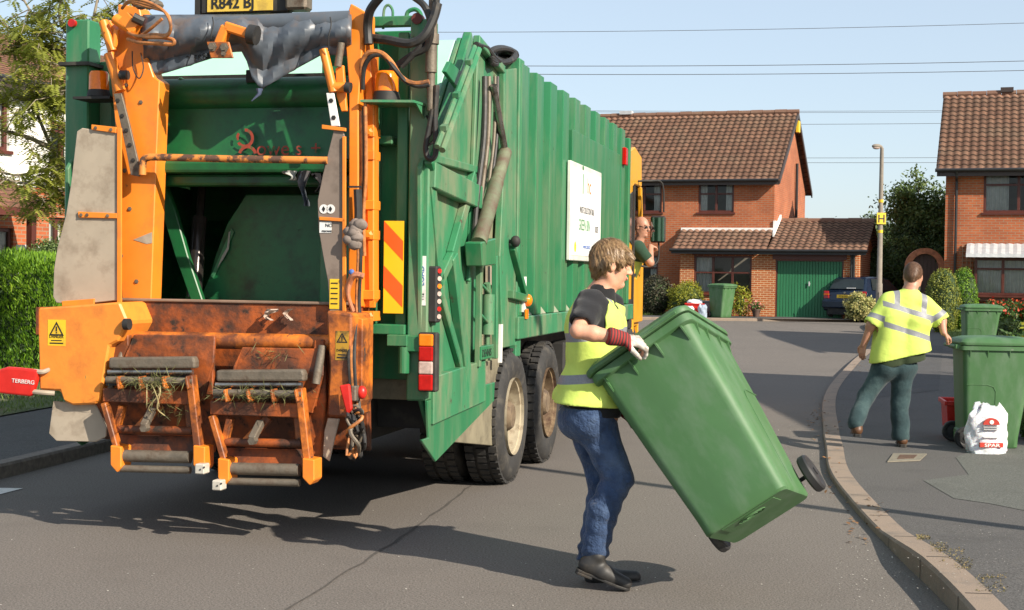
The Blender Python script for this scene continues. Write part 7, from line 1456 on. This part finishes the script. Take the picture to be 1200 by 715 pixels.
# ------------------------------------------------------------------ street lamps and wires
M_conc = paint('weathered_column', (.22, .19, .155), .8, var=.15, vs=8, dirt=(.18, .15, .12), da=(.5, .75), ds=6)
def lamp(label, x, y, z, h, rz=0, sign=True):
    t = thing('street_lamp', label, 'street lamp', (x, y, z), rz, None); m = MB(); m.tube([(0, 0, -.1), (0, 0, 1.2), (0, 0, 1.22), (0, 0, h-.25), (0, 0, h-.06), (-.03, 0, h), (-.08, 0, h+.01)], [.10, .10, .085, .06, .055, .045, .04], 14); m.build('column', M_conc, t, smooth=True)
    m = MB(); m.ell((-.17, 0, h+.01), (.16, .09, .07), 16, 8); m.build('lantern_hood', M_conc, t, smooth=True); m = MB(); m.ell((-.18, 0, h-.03), (.13, .075, .06), 16, 8); m.build('lantern_bowl', M_clr, t, smooth=True)
    m = MB(); m.box(-.05, .05, -.112, -.09, .45, .95); m.build('door', M_conc, t, bevel=.004)
    if sign:
        m = MB(); m.box(-.16, .13, -.105, -.095, 3.05, 3.40); s = m.build('hydrant_sign', M_ysk, t); text('lettering', 'H', (-.015, -.107, 3.10), (1, 0, 0), (0, 0, 1), .34, M_ink, s, .001, 'CENTER', 1, .006)
        for z in (2.78, 3.72): m = MB(); m.tube([(0, 0, z), (0, 0, z+.09)], .079, 14); m.build('yellow_band', M_ysk, t)
    return t
lp = onY(1029.5, 380, 44.5); lamp('concrete street lamp with a yellow hydrant sign between the two brick houses', lp.x, 44.5, rise(44.5)+.11, 5.45, radians(8))
lamp('street lamp out of frame to the right whose shadow crosses the road', 5.75, 6.85, .14, 5.6, radians(20), False)
M_wire = paint('power_line', (.05, .05, .055), .6)
for i, (ya, yb_2, Y, r) in enumerate(((37, 22, 70, .013), (74, 67.5, 66, .015), (83, 79, 67, .015), (125, 127, 95, .013), (126, 129, 96, .012), (141, 141.5, 90, .014), (180, 183, 120, .018), (185, 189, 121, .018))):
    a, b = onY(300, ya, Y), onY(1350, yb_2, Y*1.01); P = [a.lerp(b, k/24) for k in range(25)]
    for k, p in enumerate(P): p.z -= .25*(1-((k-12)/12)**2)
    m = MB(); m.tube(P, r, 5); nm = ('topmost', 'upper of the middle pair, level with the lorry ribs', 'lower of the middle pair, level with the lorry ribs', 'upper of the fine pair near the roof ridge', 'lower of the fine pair near the roof ridge', 'single one just under the fine pair', 'upper of the lowest pair at the lamp head', 'lower of the lowest pair at the lamp head')[i]
    setp(m.build('overhead_wire', M_wire), 'overhead wire across the sky, '+nm, 'wire', 'overhead wires')
# ------------------------------------------------------------------ shrubs, hedges, trees
def hz(p): return p
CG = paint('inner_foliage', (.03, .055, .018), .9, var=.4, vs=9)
def at(px, Y): return onY(px, 340, Y).x
zF = rise(49)+.09
bush('shrub', 'dark brown-leaved round shrub under the windows of the far house', 'shrub', (at(768, 50), 50, zF), (.62, .6, .72), .66, 5200, .085, F_brown, CG, seed=4, lump=.06)
bush('shrub', 'golden yellow-green conifer shrub left of the far red box', 'shrub', (at(805, 49.2), 49.2, zF), (.62, .55, .62), .55, 6500, .10, F_gold, CG, seed=5, lump=.12, asp=.22, up=(0, 0, 1))
bush('shrub', 'cream variegated shrub in front of the parked car', 'shrub', (at(1008, 47.6), 47.6, rise(47.6)+.09), (.46, .4, .46), .42, 4200, .085, F_cream, CG, seed=6, lump=.2)
bush('shrub', 'small leafy shrub between the far bin and the brick wall', 'shrub', (at(868, 49.7), 49.7, zF), (.35, .25, .6), .5, 1100, .09, F_gold, CG, seed=7, lump=.3, corek=.4)
t1z = hR(at(1107, 38.5), 38.5)
bush('clipped_shrub', 'yellow-green clipped shrub, left of the touching pair near the right house', 'shrub', (at(1105, 38.4), 38.4, t1z-.02), (.47, .45, .92), .82, 7800, .05, foliage('golden_privet', (.09, .13, .02), (.30, .32, .05), (.46, .44, .09)), CG, seed=8, lump=.05, shell=.16, corek=.88)
bush('clipped_shrub', 'dark green clipped shrub, right of the touching pair near the right house', 'shrub', (at(1128, 38.9), 38.9, t1z), (.42, .42, .84), .86, 6500, .05, F_hedge, CG, seed=9, lump=.05, shell=.16, corek=.88)
random.seed(31)
for k in range(7):
    x = at(1128+k*13, 41.3); b = bush('flowering_shrub', ['low shrub with orange-red flowers nearest the clipped pair, under the bay', 'second flowering shrub from the clipped pair under the bay window', 'third flowering shrub from the clipped pair under the bay window', 'middle one of the red flowering shrubs at the right edge', 'flowering shrub just right of the middle one, under the bay', 'flowering shrub beside the right picture edge under the bay', 'flowering shrub cut off by the right picture edge'][k], 'shrub', (x, 41.2+.3*(k % 2), hR(x, 41.2)), (.32, .3, .34), .3, 1100, .08, F_weed, CG, seed=20+k, lump=.2, group='flowering shrubs under the bay window', corek=.6)
    P, d = lumpy(120, (0, 0, .34), (.34, .32, .36), .2, .2, 3, 40+k, .1); V, F = leaves(P, .075, 1, None, .9); np_mesh('flowers', V, F, F_red, b, tints(len(P)))
def hedge(name, label, x0, x1, y0, y1, z0, h, n, size, mat, seed, up=(0, 0, 1.2), asp=.22, wob=.08, rot=0, org=None):
    org = org or (x0, y0, z0); t = thing(name, label, 'hedge', org, rot); g = np.random.default_rng(seed); W, D = x1-x0, y1-y0; P = []; Nn = []
    A = [(W*h, 0), (D*h, 1), (W*D*1.0, 2), (D*h, 3), (W*h*.5, 4)]; tot = sum(a for a, _ in A)
    for a, f in A:
        k = int(n*a/tot); u, v = g.random(k), g.random(k); dp = -.22*g.random(k)**1.6
        q = {0: np.stack([u*W, -dp, v*h], 1), 1: np.stack([W+dp, u*D, v*h], 1), 2: np.stack([u*W, v*D, h+dp], 1), 3: np.stack([-dp, u*D, v*h], 1), 4: np.stack([u*W, D+dp, v*h], 1)}[f]; P.append(q); Nn.append(np.repeat([[(0, -1, 0), (1, 0, 0), (0, 0, 1), (-1, 0, 0), (0, 1, 0)][f]], k, 0))
    P = np.concatenate(P); Nn = np.concatenate(Nn).astype(float); w = wob*(np.sin(P[:, 0]*2.3+1)*np.sin(P[:, 2]*2.9+P[:, 1])+.7*np.sin(P[:, 0]*6.1)*np.sin(P[:, 2]*5.3+2)+.5*np.sin(P[:, 1]*4+P[:, 0]*3)); P = P+Nn*w[:, None]
    V, F = leaves(P, size, .55, None, asp, nrm=Nn, nk=.4) if up is None else leaves(P, size, .45, np.asarray(up)+Nn*.7, asp)
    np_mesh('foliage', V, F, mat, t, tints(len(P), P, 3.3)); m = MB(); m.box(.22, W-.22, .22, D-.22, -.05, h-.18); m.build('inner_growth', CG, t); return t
hx1 = onY(66, 340, 18.8).x
hedge('conifer_hedge', 'bright green conifer hedge along the left footway', -13.5, hx1, 18.8, 20.4, .12, 1.60, 95000, .08, F_hedge, 1, wob=.06)
bush('clipped_shrub', 'rounded dark green shrub rising behind the left conifer hedge', 'shrub', (at(66, 24.5), 24.5, .13), (.72, .7, 1.05), 1.0, 8000, .06, F_tree, CG, seed=12, lump=.06, shell=.18)
def tree(name, label, base, crowns, trunk_h, tr, mat, size, n, seed, clump=90, asp=.5, group=None):
    t = thing(name, label, 'tree', base, 0, group); g = np.random.default_rng(seed); random.seed(seed); P = []; tw = MB(); tw.tube(spline([(0, 0, -.1), (.05, .03, trunk_h*.5), (-.04, .05, trunk_h)], 5), [tr*(1-.04*i) for i in range(11)], 9)
    for (c, r) in crowns:
        tw.tube(spline([(-.04, .05, trunk_h*.8), ((c[0])*.5, c[1]*.5, (trunk_h+c[2])*.5), c], 5), [tr*.5*(1-.07*i) for i in range(11)], 6)
        k = int(n*r[0]*r[1]*r[2]/sum(q[1][0]*q[1][1]*q[1][2] for q in crowns)/clump)+1
        for _ in range(k):
            d = g.normal(size=3); d /= np.linalg.norm(d); rad = g.random()**.45; cc = np.array(c)+d*np.array(r)*rad; 
            if rad > .55: tw.tube([tuple(np.array(c)+d*np.array(r)*rad*.3), tuple(cc)], [.025, .007], 4)
            s = g.uniform(.12, .30); P.append(cc+g.normal(size=(clump, 3))*s*np.array([1, 1, .75]))
    tw.build('trunk', M_bark, t, smooth=True); P = np.concatenate(P); V, F = leaves(P, size, 1, (0, 0, -.2), asp); np_mesh('crown', V, F, mat, t, tints(len(P), P, 2.2)); return t
zt_ = .25
tree('garden_tree', 'leafy garden tree with an open crown left of the right brick house', (at(1078, 56), 56, zt_), [((0, 0, 3.3), (1.25, 1.1, 1.2)), ((-.55, .1, 4.3), (.8, .8, .8)), ((.6, 0, 4.2), (.8, .8, .9)), ((-.15, 0, 5.1), (.35, .35, .55)), ((1.2, .3, 3.2), (.6, .6, .9))], 2.4, .12, F_tree, .15, 15000, 3, 70)
tree('garden_tree', 'paler garden tree behind the street lamp', (at(1018, 60), 60, zt_), [((0, 0, 3.2), (.9, .8, .8)), ((-.6, 0, 2.6), (.7, .7, .6)), ((.7, 0, 2.9), (.8, .7, .9)), ((.2, 0, 3.9), (.4, .4, .5))], 2.0, .09, foliage('pale_tree_leaves', (.06, .10, .04), (.13, .18, .07), (.24, .28, .14)), .14, 8500, 5, 60)
for k, (px, Y, r, zc, n_, lb, ft_) in enumerate(((1022, 53.5, (1.2, .9, 1.35), 1.3, 9500, 'tall rounded dark laurel behind the parked car', F_dark), (1050, 54.0, (1.1, .9, 1.5), 1.4, 8500, 'dense dark shrub under the garden tree, left of the arch', F_tree), (1005, 55.5, (.8, .8, 1.3), 1.4, 5000, 'dark shrub against the garage end wall behind the car', F_dark), (1092, 54.5, (1.0, .8, 1.5), 1.5, 6000, 'dark shrub behind the brick arch', F_dark), (1062, 55.2, (1.2, .8, 1.8), 1.8, 6500, 'tallest dark shrub behind the arch and under the tree', F_dark))):
    bush('large_shrub', lb, 'shrub', (at(px, Y), Y, zt_-.05), r, zc, n_, .13, ft_, CG, seed=50+k, lump=.16, group='shrubs between the brick houses')
# feathery tree on the left, its trunk behind the lorry
TY = 16.6; tb = onY(118, 470, TY); FT = thing('feathery_tree', 'feathery light green tree overhanging in front of the white house', 'tree', (tb.x, TY, .13)); org = Vector(FT.location)
def L_(px, py, dy=0): return onY(px, py, TY+dy)-org
random.seed(77); g = np.random.default_rng(77); tk = MB(); tk.tube(spline([Vector((0, 0, -.1)), Vector((.02, 0, 1.2)), L_(112, 230)], 6), [.09*(1-.03*i) for i in range(13)], 9)
mains = [([(112, 230), (80, 195), (62, 175), (38, 120), (18, 70), (8, 30)], .5), ([(112, 230), (104, 150), (92, 85), (84, 40), (76, 2)], 0), ([(112, 230), (70, 222), (30, 215), (-20, 205)], -.5), ([(80, 195), (50, 200), (15, 205), (-30, 190)], .2), ([(62, 175), (30, 160), (-10, 150), (-40, 140)], -.3), ([(38, 120), (10, 110), (-30, 100)], .3), ([(92, 85), (60, 60), (30, 55), (5, 60)], .4), ([(104, 150), (80, 120), (60, 90), (50, 60)], -.4), ([(84, 40), (70, 20), (75, -20)], -.2), ([(92, 85), (104, 50), (112, 10), (120, -30)], .5), ([(38, 120), (60, 110), (85, 105)], -.5), ([(112, 230), (95, 225), (80, 232), (55, 240)], .6), ([(112,230),(130,120),(140,40),(150,-20)], .6), ([(112,230),(90,100),(40,20),(10,-30)], .9)]
tips = []
for pts, dy in mains:
    P = spline([L_(x, y, dy*i/len(pts)) for i, (x, y) in enumerate(pts)], 7); tk.tube(P, [max(.035*(1-.85*i/len(P)), .006) for i in range(len(P))], 6)
    for i in range(2, len(P)):
        if random.random() < .5:
            for _ in range(1+(random.random() < .35)):
                d = Vector((random.uniform(-1, 1), random.uniform(-1, 1), random.uniform(-.5, .7))).normalized()*random.uniform(.15, .5); q = P[i]+d; q2 = q+Vector((d.x*.3, d.y*.3, -.12)); tk.tube([P[i], q, q2], [.008, .005, .003], 4); tips += [q, q2, (P[i]+q)/2]
tk.build('trunk', M_bark, FT, smooth=True); VV, tt = [], []
for q in tips:
    for _ in range(4):
        a = random.uniform(0, 2*pi); d = np.array([cos(a), sin(a), random.uniform(-.75, .1)]); d /= np.linalg.norm(d); L = random.uniform(.14, .26); o = np.array(q)+g.normal(size=3)*.03; s = np.cross(d, (0, 0, 1.)); s /= np.linalg.norm(s)+1e-9; tn = random.random()
        for k in range(1, 8):
            p = o+d*L*k/8+np.array([0, 0, -.05*(k/8)**2])
            for sg in (1, -1):
                e = s*sg+d*.35+np.array([0, 0, -.15]); e = e/np.linalg.norm(e)*random.uniform(.045, .072); f = d*.017; VV += [p, p+e*.5+f, p+e, p+e*.5-f]; tt.append(min(max(tn*.85+random.uniform(-.1, .15), 0), 1))
V = np.array(VV); np_mesh('crown', V, np.arange(len(V)).reshape(-1, 4), F_ash, FT, tt)
# plants along the right edge near the bins
for k, (x, y, r, h, lb, mt) in enumerate(((5.35, 14.35, .24, .26, 'weedy plant at the foot of the wall right of the big bin', F_weed), (5.9, 15.2, .4, .35, 'bushy green plant beside the red box at the right edge', F_weed), (6.6, 17.2, .45, .4, 'green plant at the right edge further back than the red box', F_tree), (7.4, 19.5, .5, .45, 'green plant at the right edge level with the grass', F_weed), (8.3, 22.5, .5, .5, 'leafy plant at the near end of the right garden bed', F_gold), (9.3, 25.3, .5, .45, 'leafy plant beside the second green bin', F_weed), (10.4, 30.5, .6, .45, 'leafy plant at the edge of the right lawn', F_tree))):
    bush('garden_plant', lb, 'plant', (x, y, hR(x, y)), (r, r, h), h*.7, 1500, .09, mt, CG, seed=70+k, lump=.3, corek=.5, shell=.6)
# flower pot at the brick pier
q = onY(886, 370, 49.4); t = thing('flower_pot', 'pot of pink flowers against the brick pier left of the garage', 'flower pot', (q.x, 49.4, zF)); m = MB(); m.lathe([(.10, 0), (.15, .22), (.165, .22), (.165, .26), (.14, .26), (.13, .2), (0, .2)], (0, 0, 0), (0, 0, 1), 20); m.build('pot', paint('dark_clay', (.10, .06, .045), .7), t, smooth=True)
P, d = lumpy(420, (0, 0, .36), (.26, .2, .16), .8, .3, 3, 5); V, F = leaves(P, .07, 1, None, .5); np_mesh('foliage', V, F, F_weed, t, tints(len(P))); P, d = lumpy(60, (-.06, 0, .38), (.24, .2, .15), .2, .3, 3, 6); V, F = leaves(P, .07, 1, None, .9); _f = np_mesh('flowers', V, F, foliage('pink_petals', (.5, .12, .12), (.65, .25, .22)), t, tints(len(P))); _f['kind'] = 'stuff'
# distant trees behind the houses so the horizon is closed
for k, (x, y, h) in enumerate(((-42, 90, 7), (-26, 95, 8), (-10, 100, 7.5), (2, 98, 6), (30, 96, 5.6), (40, 88, 6), (52, 84, 7))):
    tree('far_tree', ['far tree leftmost beyond the white house', 'second far tree behind the lorry', 'third far tree behind the lorry', 'far tree behind the left of the brick house', 'far tree behind the shrubs of the arch', 'far tree behind the bay-windowed house', 'far tree rightmost beyond the bay-windowed house'][k], (x, y, 0), [((0, 0, h*.62), (2.6, 2.4, h*.36)), ((1.6, .2, h*.5), (2, 2, h*.3)), ((-1.8, 0, h*.5), (2, 2, h*.3))], h*.4, .2, F_dark, .4, 3600, 80+k, 60, group='far trees behind the houses')
